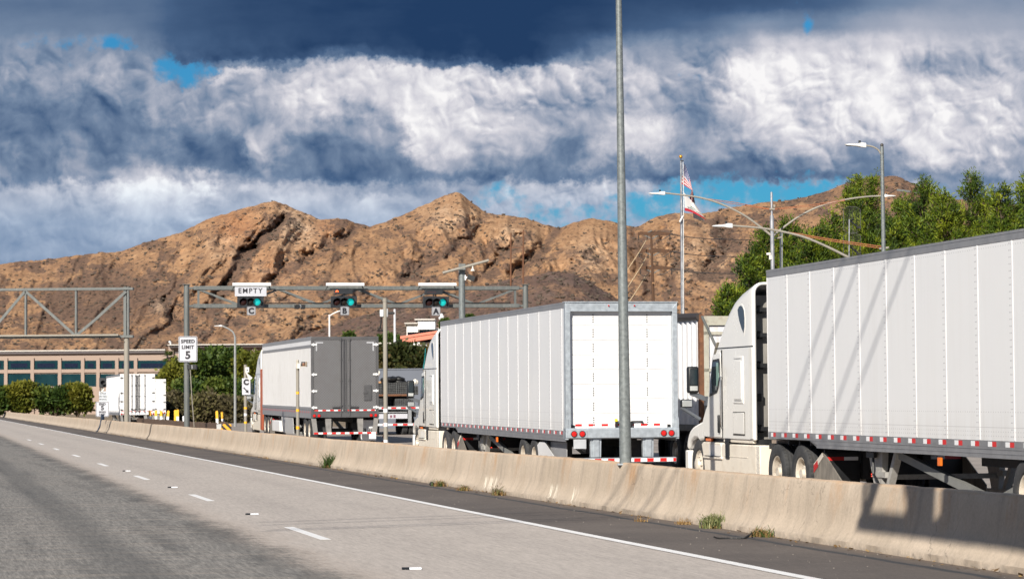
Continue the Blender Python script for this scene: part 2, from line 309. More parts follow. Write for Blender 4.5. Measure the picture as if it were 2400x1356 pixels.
AMBER = pbr('amber lamp', (.75, .16, .02), .25, var=.05, coat=.4)
GLASS = pbr('dark glass', (.012, .02, .026), .06, var=.2, spec=.8)
MIRROR = pbr('mirror glass', (.6, .62, .62), .2, .45)
CHROME = pbr('polished metal', (.6, .6, .6), .18, 1.)
RUST = pbr('rusty brown steel', (.14, .06, .03), .8, var=.35, scale=6, dirt=(.3, .15, .07), dirt_amt=.5)
SIGNW = pbr('white sign face', (.50, .51, .56), .4, var=.03, scale=3, dirt=(.42, .42, .44), dirt_amt=.2)
INK = pbr('black sign ink', (.012, .012, .018), .5)
SIGNB = pbr('bare aluminium sign back', (.4, .41, .42), .4, .6)
HOUSE = pbr('black signal housing', (.014, .017, .022), .5, var=.2)
POLEG = pbr('mottled galvanised pole', (.165, .185, .19), .5, .3, var=.3, scale=13, dirt=(.30, .32, .31), dirt_amt=.6)
POLET = pbr('weathered tan grey pole', (.27, .25, .215), .65, .05, var=.12, scale=5, dirt=(.22, .2, .17), dirt_amt=.4, streak=True)
YEL = pbr('yellow reflective', (.8, .42, .02), .45, var=.08)
TANP = pbr('tan painted wall', (.33, .25, .205), .8, var=.06, scale=.25)
TRIMD = pbr('dark roof trim', (.1, .085, .09), .7, var=.1)
TRIML = pbr('pale parapet cap', (.5, .47, .43), .7, var=.1)
TEALG = pbr('teal window glass', (.003, .028, .034), .1, var=.4, scale=.3, spec=.7)
DKGL = pbr('dark window glass', (.008, .012, .03), .08, var=.3, spec=.7)
OFFW = pbr('bright white stucco', (.82, .81, .78), .8, var=.03, scale=.3)
CORAL = pbr('coral red panel', (.62, .2, .13), .6, var=.06, scale=.4)
WOOD = pbr('dark weathered plank', (.1, .062, .042), .85, var=.4, scale=7, dirt=(.17, .12, .09), dirt_amt=.5, bump=.4, streak=True)
POLEW = pbr('brown utility timber', (.085, .042, .022), .85, var=.3, scale=4, dirt=(.05, .026, .016), dirt_amt=.6, streak=True)
INSUL = pbr('dark insulator', (.03, .024, .022), .35, var=.1)
WIRE = pbr('cable', (.05, .05, .052), .6)
TANW = pbr('straw rope', (.5, .38, .24), .8)
HAY = pbr('pale lumber', (.45, .25, .12), .75, var=.2, scale=5)
BAG = pbr('white sacking', (.72, .69, .63), .8, var=.1, scale=5)
TARP = pbr('black tarpaulin', (.013, .013, .014), .45, var=.3, scale=5, bump=.5)
ORANGE = pbr('orange cone plastic', (.8, .1, .02), .5, var=.05)
TEAL = pbr('teal decal', (.01, .28, .3), .35, var=.04)
GOLD = pbr('gold ball', (.6, .3, .04), .3, .5)
BLUEG = pbr('blue grey panel', (.115, .13, .165), .6, var=.08, scale=.4)
REDC = pbr('faded rust red paint', (.42, .1, .04), .5, var=.15, scale=3)
DOORG = pbr('grimy grey inner wall', (.22, .21, .195), .7, var=.25, scale=5, dirt=(.09, .082, .075), dirt_amt=.6, streak=True)

# ------------------------------------------------------------------ ground, freeway, ramp, barrier
def setting_sheet(name, mb, mat, z=0.):
    o = mb.build(name, mat); o.rotation_euler = (0, 0, HEAD); o.location.z = z; return setting(o)
def build_ground():
    m, t, b, co = nodemat('dry ground')
    n = t.noise(co, .05, 6, .6); n2 = t.noise(co, 1.3, 6, .65)
    c = t.ramp(n, [(.3, (.17, .12, .075)), (.55, (.24, .18, .115)), (.75, (.14, .12, .06))])
    t.put(b.inputs['Base Color'], t.mix(1., c, t.ramp(n2, [(.3, (.7,) * 3), (.7, (1.2,) * 3)]), 'MULTIPLY')); b.inputs['Roughness'].default_value = .95
    g = MB(); g.add([(-4000, -300, -.02), (4000, -300, -.02), (4000, 7000, -.02), (-4000, 7000, -.02)], [(0, 1, 2, 3)])
    setting(g.build('ground', m, smooth=0))
    # freeway lanes: worn concrete on the right, older asphalt on the left with a ragged seam between them
    m, t, b, co = nodemat('freeway lanes')
    l, s, _ = t.xyz(co)
    edge = t.noise(t.scale(co, (1, .35, 1)), 1.1, 8, .72); ragged = t.noise(co, 3.5, 6, .75)
    lim = t.m('ADD', t.m('MULTIPLY_ADD', edge, 1.0, 4.1), t.m('MULTIPLY', t.m('SUBTRACT', ragged, .5), 1.1))
    k = t.mr(t.m('SUBTRACT', l, lim), -.22, .28, 0, 1, 'SMOOTHSTEP')
    grit = t.noise(co, 17, 5, .8); grit2 = t.noise(co, 60, 3, .7)
    wear = t.noise(t.scale(co, (1, .07, 1)), 17, 4, .72); wear2 = t.noise(t.scale(co, (1, .05, 1)), 46, 2, .6)
    lanewise = t.noise(t.scale(co, (1, .035, 1)), 2.6, 5, .6); cross = t.noise(t.scale(co, (.09, 2.2, 1)), 2.2, 5, .6)
    path = t.m('ADD', t.m('POWER', 2.718, t.m('MULTIPLY', t.m('POWER', t.m('SUBTRACT', l, 6.35), 2.), -4.)), t.m('POWER', 2.718, t.m('MULTIPLY', t.m('POWER', t.m('SUBTRACT', l, 8.15), 2.), -4.)))
    con = t.mix(t.m('MULTIPLY', path, t.mr(lanewise, .35, .65, .0, .42)), (.445, .395, .355), (.29, .258, .238))
    con = t.mix(t.mr(t.noise(co, .5, 5, .6), .42, .7, 0., .35), con, (.36, .315, .285))
    con = t.mix(t.mr(cross, .56, .74, 0., .3), con, (.3, .27, .25))
    con = t.mix(1., con, t.ramp(grit, [(.3, (.74,) * 3), (.6, (1.12,) * 3)]), 'MULTIPLY')
    con = t.mix(1., con, t.ramp(grit2, [(.35, (.86,) * 3), (.65, (1.1,) * 3)]), 'MULTIPLY')
    con = t.mix(1., con, t.ramp(wear, [(.28, (.80,) * 3), (.5, (1.,) * 3), (.72, (1.13,) * 3)]), 'MULTIPLY'); con = t.mix(1., con, t.ramp(wear2, [(.3, (.88,) * 3), (.7, (1.1,) * 3)]), 'MULTIPLY')
    asp = t.mix(t.mr(t.m('MULTIPLY_ADD', wear, .7, t.m('MULTIPLY', grit, .3)), .32, .64), (.075, .073, .07), (.285, .265, .24))
    asp = t.mix(t.mr(lanewise, .5, .7, 0., .55), asp, (.05, .05, .05))
    asp = t.mix(t.mr(cross, .52, .72, 0., .75), asp, (.33, .28, .235))
    asp = t.mix(1., asp, t.ramp(grit2, [(.35, (.7,) * 3), (.65, (1.25,) * 3)]), 'MULTIPLY')
    band = t.m('MULTIPLY', t.mr(t.m('ABSOLUTE', t.m('SUBTRACT', l, t.m('SUBTRACT', lim, .42))), .1, .42, 1., 0., 'SMOOTHSTEP'), t.mr(t.noise(t.scale(co, (.5, .22, 1)), 1., 4, .6), .42, .6))
    asp = t.mix(t.m('MULTIPLY', band, .65), asp, (.05, .049, .048)); asp = t.mix(1., asp, t.ramp(wear2, [(.3, (.72,) * 3), (.7, (1.25,) * 3)]), 'MULTIPLY')
    tyre = t.mr(t.m('ABSOLUTE', t.m('SUBTRACT', t.m('ADD', l, t.m('MULTIPLY', t.noise(t.scale(co, (0, .05, 0)), 1., 2, .5), .3)), 2.5)), .1, .55, .45, 0., 'SMOOTHSTEP'); asp = t.mix(tyre, asp, (.05, .05, .05))
    sandy = t.mr(t.m('ABSOLUTE', t.m('SUBTRACT', l, t.m('ADD', lim, .05))), 0., .55, .7, 0.)
    c = t.mix(k, asp, con); c = t.mix(t.m('MULTIPLY', sandy, t.mr(grit, .4, .6)), c, (.42, .34, .28))
    t.put(b.inputs['Base Color'], c); b.inputs['Roughness'].default_value = .92; bump(t, b, t.m('ADD', grit, grit2), .35, .006)
    q = MB(); q.add([(-14, -40, 0), (9.4, -40, 0), (9.4, 900, 0), (-14, 900, 0)], [(0, 1, 2, 3)]); setting_sheet('freeway', q, m, .0)
    m, t, b, co = nodemat('shoulder asphalt')
    l, s, _ = t.xyz(co)
    grit = t.noise(co, 22, 5, .8); cross = t.noise(t.scale(co, (.16, 2.6, 1)), 1.6, 5, .62); big = t.noise(co, .35, 5, .6)
    c = t.mix(t.mr(big, .35, .7), (.082, .068, .061), (.125, .104, .091))
    c = t.mix(1., c, t.ramp(grit, [(.3, (.72,) * 3), (.65, (1.22,) * 3)]), 'MULTIPLY')
    c = t.mix(t.mr(cross, .66, .78, 0., .55), c, (.36, .31, .27))
    sw = t.m('MULTIPLY', t.m('SUBTRACT', t.noise(co, .6, 4, .6), .5), .22)
    dark_line = t.mr(t.m('ABSOLUTE', t.m('SUBTRACT', t.m('ADD', l, sw), 11.07)), .035, .10, .9, 0., 'SMOOTHSTEP')
    c = t.mix(dark_line, c, (.028, .031, .038))  # thin wavering dark line running along the shoulder
    peb = t.mr(t.noise(co, 34, 2, .5), .74, .78, 0., .8)
    c = t.mix(peb, c, (.3, .27, .24)); c = t.mix(1., c, t.ramp(t.noise(t.scale(co, (1, .08, 1)), 26, 3, .7), [(.3, (.84,) * 3), (.7, (1.14,) * 3)]), 'MULTIPLY')
    dirt = t.m('MULTIPLY', t.mr(l, 11.15, 11.6, 0., 1., 'SMOOTHSTEP'), t.mr(t.noise(co, 4, 6, .7), .35, .6))
    c = t.mix(dirt, c, (.17, .125, .09))
    t.put(b.inputs['Base Color'], c); b.inputs['Roughness'].default_value = .9; bump(t, b, grit, .4, .008)
    q = MB(); q.add([(9.3, -40, 0), (11.9, -40, 0), (11.9, 900, 0), (9.3, 900, 0)], [(0, 1, 2, 3)]); setting_sheet('shoulder', q, m, .004)
    m, t, b, co = nodemat('road paint')
    n = t.noise(co, 9, 6, .7)
    t.put(b.inputs['Base Color'], t.mix(t.mr(n, .5, .72, 0., .45), (.8, .79, .78), (.45, .4, .37))); b.inputs['Roughness'].default_value = .6
    q = MB(); N = 160
    ss = np.linspace(-30, 400, N); wob = RNG.normal(0, .006, N)
    q.sheet([[(9.14 + a, y, 0), (9.31 + a, y, 0)] for y, a in zip(ss, wob)], flip=True)
    setting_sheet('edge_line', q, m, .008)
    for i in range(9):                                     # 12 ft dashes every 48 ft
        q = MB(); q.box(5.40, 5.55, 0, 3.72, 0, .003); o = q.build('lane_marking', m, bevel=0); o.rotation_euler = (0, 0, HEAD)
        o.location = road(35.15 + 14.63 * i - 14.63, 0, .004); setting(o)
    # ramp lanes behind the barrier
    m, t, b, co = nodemat('ramp concrete')
    l, s, _ = t.xyz(co)
    n = t.noise(co, .5, 6, .6); g = t.noise(co, 20, 4, .75)
    c = t.mix(t.mr(n, .35, .7), (.2, .175, .155), (.37, .32, .28)); c = t.mix(1., c, t.ramp(g, [(.3, (.8,) * 3), (.65, (1.15,) * 3)]), 'MULTIPLY')
    t.put(b.inputs['Base Color'], c); b.inputs['Roughness'].default_value = .9
    q = MB(); rows = []
    for y in list(range(0, 300, 6)):
        rows.append([(l, y, ramp_z(road(y, l).y) - (0 if l < 40 else .6)) for l in (12.05, 20, 30, 40)])
    q.sheet(rows, flip=True); setting_sheet('ramp_road', q, m, .0)
build_ground()

def build_barrier():
    m, t, b, co = nodemat('barrier concrete')
    l, s, z = t.xyz(co)
    st = t.noise(t.scale(co, (1, 1.6, .12)), 2.6, 7, .66); big = t.noise(co, .9, 6, .62); fine = t.noise(co, 26, 5, .72)
    c = t.mix(t.mr(big, .32, .68), (.415, .34, .262), (.515, .425, .335))
    c = t.mix(t.mr(st, .5, .72, 0., .6), c, (.27, .225, .185))
    rust = t.noise(t.scale(co, (1, .8, .3)), 1.1, 7, .7)
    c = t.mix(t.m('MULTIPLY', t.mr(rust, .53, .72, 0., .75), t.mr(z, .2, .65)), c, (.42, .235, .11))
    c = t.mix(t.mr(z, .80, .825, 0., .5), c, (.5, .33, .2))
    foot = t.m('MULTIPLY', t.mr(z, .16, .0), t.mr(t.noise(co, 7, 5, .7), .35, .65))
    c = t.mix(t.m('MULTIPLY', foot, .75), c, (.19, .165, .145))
    spots = t.mr(t.noise(co, 15, 3, .6), .70, .75, 0., .7); c = t.mix(spots, c, (.15, .125, .1))
    scr = t.m('MULTIPLY', t.mr(z, .36, .28), t.mr(z, .02, .12))
    def scuff(s0, wd):
        u = t.m('ADD', t.m('SUBTRACT', s, s0), t.m('MULTIPLY', z, -.9))
        return t.m('MULTIPLY', t.mr(t.m('ABSOLUTE', u), wd * .7, wd, 1., 0.), t.mr(t.noise(t.comb(t.m('MULTIPLY', u, 9.), 0., t.m('MULTIPLY', z, 1.6)), 1.5, 5, .65), .5, .62))
    for s0, wd in SCUFFS: c = t.mix(t.m('MULTIPLY', scr, scuff(s0, wd)), c, (.78, .72, .6))
    crack = t.m('MULTIPLY', t.mr(t.m('ABSOLUTE', t.m('SUBTRACT', t.noise(co, 1.4, 4, .5), .5)), .0, .008, .6, 0.), t.mr(t.noise(co, .45, 2, .5), .56, .66))
    c = t.mix(crack, c, (.12, .1, .085))
    jw = t.m('ADD', t.m('SUBTRACT', s, JOINT), t.m('MULTIPLY', t.m('SUBTRACT', t.noise(co, 5., 3, .6), .5), .5)); c = t.mix(t.mr(t.m('ABSOLUTE', jw), .2, .5, .9, 0.), c, (.05, .042, .036))
    c = t.mix(1., c, t.ramp(fine, [(.3, (.88,) * 3), (.65, (1.1,) * 3)]), 'MULTIPLY')
    t.put(b.inputs['Base Color'], c); b.inputs['Roughness'].default_value = .9; bump(t, b, t.m('MULTIPLY_ADD', st, .6, fine), .3, .012)
    prof = [(-.30, -.05), (-.30, .085), (-.285, .10), (-.20, .24), (-.165, .33), (-.15, .40), (-.115, .60), (-.085, .79), (-.07, .822), (-.045, .835), (.045, .835), (.07, .822), (.085, .79), (.15, .4), (.165, .33), (.285, .1), (.3, -.05)]
    def run(s0, s1, name, label):
        ss = [s0]
        while ss[-1] < s1: ss.append(min(ss[-1] + (.22 if ss[-1] < 75 else .8 if ss[-1] < 200 else 4.), s1))
        rows = []
        for y in ss:
            j = .006 * math.sin(y * .9) + .005 * math.sin(y * 2.3 + 1)
            row = []
            for i, (a, z) in enumerate(prof):
                top = .8 < z; e = RNG.normal(0, .0035) + (RNG.normal(0, .004) if top else 0)
                if i == 1: e += -abs(RNG.normal(0, .012))
                row.append((11.84 + a * (1 + 0 * j) + e + j, y, z + (RNG.normal(0, .004) if z > .78 else 0) + (.012 * math.sin(y * .31) if z > .5 else 0)))
            rows.append(row)
        q = MB(); q.sheet(rows, flip=True); n = len(prof)
        q.f.append(tuple(range(n))); q.m.append(0); q.f.append(tuple(range(len(q.v) - n, len(q.v)))[::-1]); q.m.append(0)
        o = q.build(name, m, smooth=60); o.rotation_euler = (0, 0, HEAD); return tag(o, label, 'barrier', 'concrete barrier along the freeway')
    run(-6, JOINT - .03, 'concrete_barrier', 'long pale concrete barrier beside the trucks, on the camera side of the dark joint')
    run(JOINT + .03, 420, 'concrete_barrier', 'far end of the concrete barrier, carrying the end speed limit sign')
def s_of(px, py, l): p = on_lane(px, py, l / math.cos(HEAD)); return float(np.dot(np.array(p), HV))
JOINT = s_of(352, 1012, 11.7)
SCUFFS = [(s_of(1145, 1130, 11.6), .55), (s_of(1158, 1128, 11.6), .4), (s_of(1300, 1153, 11.6), .55), (s_of(1352, 1148, 11.6), .2)]
build_barrier()

# ------------------------------------------------------------------ hills
_LAT = RNG.random((256, 256)).astype(np.float32)
def vnoise(x, y):
    xi, yi = np.floor(x).astype(int), np.floor(y).astype(int); fx, fy = x - xi, y - yi
    fx = fx * fx * fx * (fx * (6 * fx - 15) + 10); fy = fy * fy * fy * (fy * (6 * fy - 15) + 10)
    a, b, c, d = (_LAT[(xi + i) % 256, (yi + j) % 256] for i, j in ((0, 0), (1, 0), (0, 1), (1, 1)))
    return (a * (1 - fx) + b * fx) * (1 - fy) + (c * (1 - fx) + d * fx) * fy
def fbm(x, y, o=5, g=.5):
    s, a, t = 0, 1., 0
    for i in range(o): s = s + a * vnoise(x * 2 ** i + 17 * i, y * 2 ** i + 31 * i); t += a; a *= g
    return s / t
def ridged(x, y, o=4):
    s, a, t = 0, 1., 0
    for i in range(o): s = s + a * (1 - np.abs(2 * vnoise(x * 2 ** i + 7 * i, y * 2 ** i + 13 * i) - 1)); t += a; a *= .5
    return s / t
RIDGE = [(-400,640),(-150,628),(0,618),(120,606),(231,592),(285,589),(345,566),(420,546),(480,516),(530,501),(580,486),(618,474),(642,471),(668,478),(700,494),(752,514),(790,510),(812,513),(835,523),(868,531),(900,522),(950,500),(1000,477),(1048,456),(1072,451),(1088,457),(1105,474),(1140,500),(1180,505),(1235,511),(1270,524),(1306,534),(1345,521),(1388,511),(1425,517),(1455,524),(1490,531),(1502,529),(1520,517),(1540,508),(1570,500),(1600,499),(1653,499),(1703,488),(1772,477),(1840,469),(1890,460),(1932,451),(1977,431),(2023,416),(2060,412),(2101,414),(2142,431),(2170,446),(2250,468),(2350,474),(2500,505),(2700,520)]
FRONT = [(-400,905),(300,905),(560,880),(640,815),(712,786),(770,764),(817,748),(894,728),(960,716),(1020,708),(1100,682),(1180,658),(1233,647),(1290,637),(1325,637),(1345,641),(1395,668),(1446,699),(1500,718),(1560,735),(1640,742),(1760,720),(1900,700),(2100,690),(2400,700),(2700,700)]
def lines_field(X, Y, lines):
    out = np.zeros_like(X)
    for pts, wd, amp in lines:
        best = np.full_like(X, 1e9)
        for (x0, y0), (x1, y1) in zip(pts, pts[1:]):
            dx, dy = x1 - x0, y1 - y0; u = np.clip(((X - x0) * dx + (Y - y0) * dy) / (dx * dx + dy * dy), 0, 1)
            best = np.minimum(best, np.hypot(X - x0 - u * dx, Y - y0 - u * dy))
        out += amp * np.exp(-(best / wd) ** 2)
    return out
def hill_material(name, tint):
    m, t, b, co = nodemat(name)
    at_ = t.new('ShaderNodeAttribute', attribute_name='cover'); sep = t.new('ShaderNodeSeparateColor'); t.l.new(at_.outputs['Color'], sep.inputs[0])
    rock, scrub, red = sep.outputs
    n = t.noise(co, .022, 8, .66, 0, .4); n2 = t.noise(co, .11, 8, .74, 0, .3); n3 = t.noise(co, .55, 6, .75)
    g = t.m('ADD', t.m('MULTIPLY', n2, .6), t.m('MULTIPLY', n3, .4))
    c = t.ramp(g, [(.37, (.135, .076, .046)), (.46, (.285, .162, .088)), (.56, (.405, .242, .133)), (.67, (.53, .34, .2))])
    c = t.mix(t.mr(n, .38, .62, .0, .6), c, (.27, .158, .094))
    c = t.mix(t.m('MULTIPLY', red, .7), c, t.mix(t.mr(g, .4, .62), (.28, .12, .06), (.46, .23, .115)))
    c = t.mix(t.m('MULTIPLY', rock, t.mr(g, .42, .56, .1, 1.)), c, (.62, .45, .31))
    sc = t.mr(t.m('ADD', t.m('MULTIPLY', scrub, .30), t.m('ADD', t.m('MULTIPLY', n, .45), t.m('MULTIPLY', n3, .55))), .555, .66, 0., .8, 'SMOOTHSTEP')
    c = t.mix(sc, c, (.115, .076, .061))
    dots = t.mr(t.m('ADD', t.noise(co, .42, 3, .5), t.m('MULTIPLY', scrub, .06)),   .605, .655, 0., .8); c = t.mix(dots, c, (.055, .042, .036))
    c = t.mix(1., c, tint, 'MULTIPLY')
    t.put(b.inputs['Base Color'], c); b.inputs['Roughness'].default_value = 1.; b.inputs['Specular IOR Level'].default_value = .1
    bump(t, b, t.m('MULTIPLY_ADD', n3, .4, n2), .6, 1.5)
    return m
def build_hill(name, prof, base, d0, d1, shape, mat, step=2.6, rows=190):
    xs = np.arange(-380, 2680, step); top = np.interp(xs, *zip(*prof))
    k = np.array([1, 3, 6, 3, 1.]); k /= k.sum(); top = np.convolve(np.pad(top, 2, 'edge'), k, 'valid')
    top = top + (fbm(xs / 14, xs * 0 + 3.3, 4) - .5) * 7
    v = np.linspace(0, 1, rows); X = np.repeat(xs[:, None], rows, 1); Y = base + (top[:, None] - base) * v[None, :]
    disp, cover = shape(X, Y, v[None, :] + 0 * X)
    D = d0 + (d1 - d0) * v[None, :] ** 1.15 + disp
    dirs = F + (X[..., None] - CX) / FPX * R - (Y[..., None] - CY) / FPX * U
    P = CAMP + dirs / dirs[..., 1:2] * D[..., None]
    back = P[:, -1:, :] + np.array([[[0, 60, -6]], ]); back2 = P[:, -1:, :] + np.array([[[0, 400, -120]], ])
    P = np.concatenate([P, back, back2], 1); nr = rows + 2
    idx = np.arange(len(xs) * nr).reshape(len(xs), nr)
    Fc = np.stack([idx[:-1, :-1], idx[1:, :-1], idx[1:, 1:], idx[:-1, 1:]], -1).reshape(-1, 4)
    o = fast_mesh(name, P.reshape(-1, 3), Fc, mat, smooth=True)
    cov = np.zeros((len(xs), nr, 4), np.float32); cov[:, :rows, :3] = np.stack(cover, -1); cov[:, rows:, :3] = cov[:, rows - 1:rows, :3]; cov[..., 3] = 1
    a = o.data.color_attributes.new('cover', 'FLOAT_COLOR', 'POINT'); a.data.foreach_set('color', cov.ravel())
    setting(o); return X, Y, P[:, :rows], cov
def gauss(X, Y, x, y, sx, sy): return np.exp(-((X - x) / sx) ** 2 - ((Y - y) / sy) ** 2)
def shape_main(X, Y, v):
    wx = X + (fbm(X / 120, Y / 120, 4) - .5) * 90; wy = Y + (fbm(X / 120 + 40, Y / 120 + 9, 4) - .5) * 60
    fade = np.clip((1 - v) * 9, 0, 1)
    left = np.clip((1000 - X) / 300, 0, 1)
    sp = ridged((wx + (.55 * left - .75 * (1 - left)) * (wy - 600)) / 210, wy / 620, 4)
    d = -(sp - .5) * 52
    d += -(ridged((wx + .45 * left * (wy - 600) - .5 * (1 - left) * (wy - 600)) / 52, wy / 95, 4) - .5) * 19
    d += -(fbm(X / 17, Y / 13, 5, .55) - .5) * 5.5
    d += -(ridged(X / 7 + 5 + Y / 11, Y / 22, 3) - .5) * 1.5
    gul = [([(668,510),(640,545),(600,570),(575,610),(548,650),(520,690),(500,725)], 13, 34), ([(600,585),(560,600),(538,640)], 9, 20), ([(470,600),(430,650),(390,700)], 14, 16), ([(392,700),(400,740),(430,770)], 8, 16),
           ([(1140,505),(1090,560),(1030,600),(960,640)], 15, 22), ([(1230,560),(1180,600),(1120,650)], 11, 20), ([(1306,540),(1270,590),(1215,640)], 14, 22), ([(1480,540),(1500,600),(1520,680)], 16, 26), ([(840,530),(800,570),(730,600),(640,650)], 14, 20), ([(1690,520),(1700,570),(1660,640)], 14, 26), ([(1560,540),(1590,600),(1570,660)], 12, 18)]
    spur = [([(642,476),(610,520),(560,560),(520,620),(470,680)], 26, -26), ([(690,500),(660,560),(640,600)], 24, -20), ([(1075,455),(1020,520),(950,580),(860,640),(760,690)], 34, -34), ([(1090,460),(1130,498),(1200,540)], 20, -10), ([(1388,514),(1330,560),(1290,620)], 26, -24), ([(1340,600),(1390,570),(1420,540)], 16, -16), ([(1600,500),(1640,560),(1620,640)], 26, -26), ([(1760,480),(1760,560)], 30, -20), ([(2060,414),(1980,470),(1900,540)], 40, -40), ([(790,512),(740,560),(690,610)], 20, -16)]
    d += (.15 + 1.5 * np.clip(fbm(X / 45 + 9, Y / 35 + 2, 4) - .25, 0, 1)) * lines_field(wx * .6 + X * .4 + (fbm(X / 22, Y / 22, 4) - .5) * 34, wy * .6 + Y * .4 + (fbm(X / 22 + 7, Y / 22, 4) - .5) * 30, gul) + .5 * lines_field(wx * .3 + X * .7, wy * .3 + Y * .7, spur)
    d *= .25 + .75 * fade
    d += -(ridged((wx + .7 * left * (wy - 600) - .6 * (1 - left) * (wy - 600)) / 24, wy / 150, 3) - .5) * 6.5
    d *= 1 - .45 * np.clip((X - 1680) / 200, 0, 1)
    n = fbm(X / 40 + 3, Y / 26 + 8, 5, .6)
    rock = 1.3 * gauss(X, Y, 690, 540, 45, 55) + gauss(X, Y, 375, 715, 26, 16) * 1.5 + .9 * gauss(X, Y, 1060, 510, 60, 36) + .6 * gauss(X, Y, 520, 585, 50, 30) + .8 * gauss(X, Y, 1390, 600, 45, 40) + .7 * gauss(X, Y, 1200, 555, 40, 30) + .7 * gauss(X, Y, 1640, 600, 80, 60) + .45 * gauss(X, Y, 620, 690, 70, 60)
    rock = np.clip(rock * (.2 + 1.7 * (n - .2)), 0, 1)
    red = np.clip(.9 * gauss(X, Y, 560, 530, 60, 45) + .6 * gauss(X, Y, 760, 540, 40, 25) + .5 * gauss(X, Y, 640, 640, 80, 50), 0, 1)
    scrub = np.clip(.35 * np.clip((Y - 640) / 150, 0, 1) + .7 * gauss(X, Y, 250, 680, 140, 70) + .5 * gauss(X, Y, 1700, 560, 30, 30) + .4 * (n > .58) + .3 * np.clip((X - 1500) / 300, 0, 1) + lines_field(X, Y, gul) / 40, 0, 1)
    return d, (rock, scrub, red)
def shape_front(X, Y, v):
    d = -(ridged((X + .5 * (Y - 700)) / 120, Y / 300, 4) - .5) * 22 - (fbm(X / 16, Y / 12, 5, .55) - .5) * 6 - (ridged(X / 8, Y / 7, 3) - .5) * 1.2
    n = fbm(X / 30, Y / 20, 5, .6)
    return d * np.clip((1 - v) * 8 + .2, 0, 1), (np.clip((n - .45) * 3, 0, .7), np.clip(.55 + (n - .5), 0, 1), 0 * X)
HILLM = hill_material('hillside earth', (1., 1., 1.)); HILLF = hill_material('scrubby hillside earth', (.86, .88, .98))
Xm, Ym, Pm, Cm = build_hill('hills', RIDGE, 900, 1120, 1400, shape_main, HILLM)
Xf, Yf, Pf, Cf = build_hill('low_hill', FRONT, 915, 760, 960, shape_front, HILLF, rows=110)
def build_scrub():
    """dark bushes on the slopes: nobody could count them"""
    phi = (1 + 5 ** .5) / 2
    ico = np.array([(-1, phi, 0), (1, phi, 0), (-1, -phi, 0), (1, -phi, 0), (0, -1, phi), (0, 1, phi), (0, -1, -phi), (0, 1, -phi), (phi, 0, -1), (phi, 0, 1), (-phi, 0, -1), (-phi, 0, 1)]) / 1.9
    icf = np.array([(0,11,5),(0,5,1),(0,1,7),(0,7,10),(0,10,11),(1,5,9),(5,11,4),(11,10,2),(10,7,6),(7,1,8),(3,9,4),(3,4,2),(3,2,6),(3,6,8),(3,8,9),(4,9,5),(2,4,11),(6,2,10),(8,6,7),(9,8,1)])
    V, Fc, o = [], [], 0
    for X, Y, P, C, n, rmin, rmax in ((Xm, Ym, Pm, Cm, 8200, .3, 1.05), (Xf, Yf, Pf, Cf, 5200, .3, .85)):
        dens = .15 + .55 * C[:, :P.shape[1], 1] + .9 * C[:, :P.shape[1], 0] + .5 * (fbm(X / 60, Y / 40, 3) - .4); dens[:, :6] = 0
        p = np.clip(dens, .02, None).ravel(); hgt = np.abs(Y[:, -1] - Y[:, 0])[:, None] + 0 * X; p = p * hgt.ravel(); p /= p.sum()
        for i in RNG.choice(p.size, n, p=p):
            c = P.reshape(-1, 3)[i]; r = rmin + (rmax - rmin) * RNG.random() ** 2.2
            q = ico * (1 + RNG.normal(0, .22, (12, 1))) * r * np.array([1.15, 1, .72]) + c + np.array([RNG.normal(0, .6), -.2, .25 * r])
            V.append(q); Fc.append(icf + o); o += 12
    m = pbr('hill scrub', (.08, .06, .045), .95, var=.45, scale=.3)
    s = fast_mesh('hillside_scrub', np.concatenate(V), np.concatenate(Fc), m); setting(s, 'stuff')
build_scrub()

# ------------------------------------------------------------------ trucks
POSE1 = (9.247, 29.676, .084, .212, .002); POSE2 = (2.461, 56.879, .02, .203, .005); POSE3 = (-6.42, 96.392, .32, .214, .006)
POSE4 = (-5.9, 124., .21, .20, 0.); POSE5 = (5.94, 63.2, .05, .21, 0.); POSE6 = (-28.3, 190., .06, .225, 0.); POSE7 = (-32.3, 225., 0., .225, 0.)
YZ = lambda a, b, t: (t, a, b)                            # (along, up) outline, thickness across the truck
XZ = lambda a, b, t: (a, t, b)
def vehicle(name, label, cat, pose, group=None, along=0.):
    x, y, z, yaw, pit = pose
    M = Matrix.Translation((x, y, z)) @ Matrix.Rotation(yaw, 4, 'Z') @ Matrix.Rotation(pit, 4, 'X')
    return thing(name, label, cat, M @ Vector((0, along, 0)), yaw, group, pit)
TYRE = [(.29, .03), (.31, .008), (.36, 0), (.43, .002), (.475, .012), (.502, .035), (.508, .05), (.508, .085), (.495, .088), (.495, .1), (.508, .103), (.51, .14), (.497, .143), (.497, .155), (.51, .158), (.508, .195), (.495, .198), (.495, .21), (.508, .213), (.508, .25), (.5, .262), (.47, .285), (.42, .295), (.29, .275)]
DISH = [(.292, .03), (.285, .02), (.27, .03), (.262, .07), (.258, .15), (.23, .185), (.17, .19), (.155, .175), (.15, .09), (.135, .075), (.09, .07), (.085, .02), (0, .02)]
STEER = [(.292, .03), (.285, .02), (.265, .035), (.25, .06), (.2, .05), (.165, .02), (.14, .01), (.125, -.04), (.1, -.055), (0, -.06)]
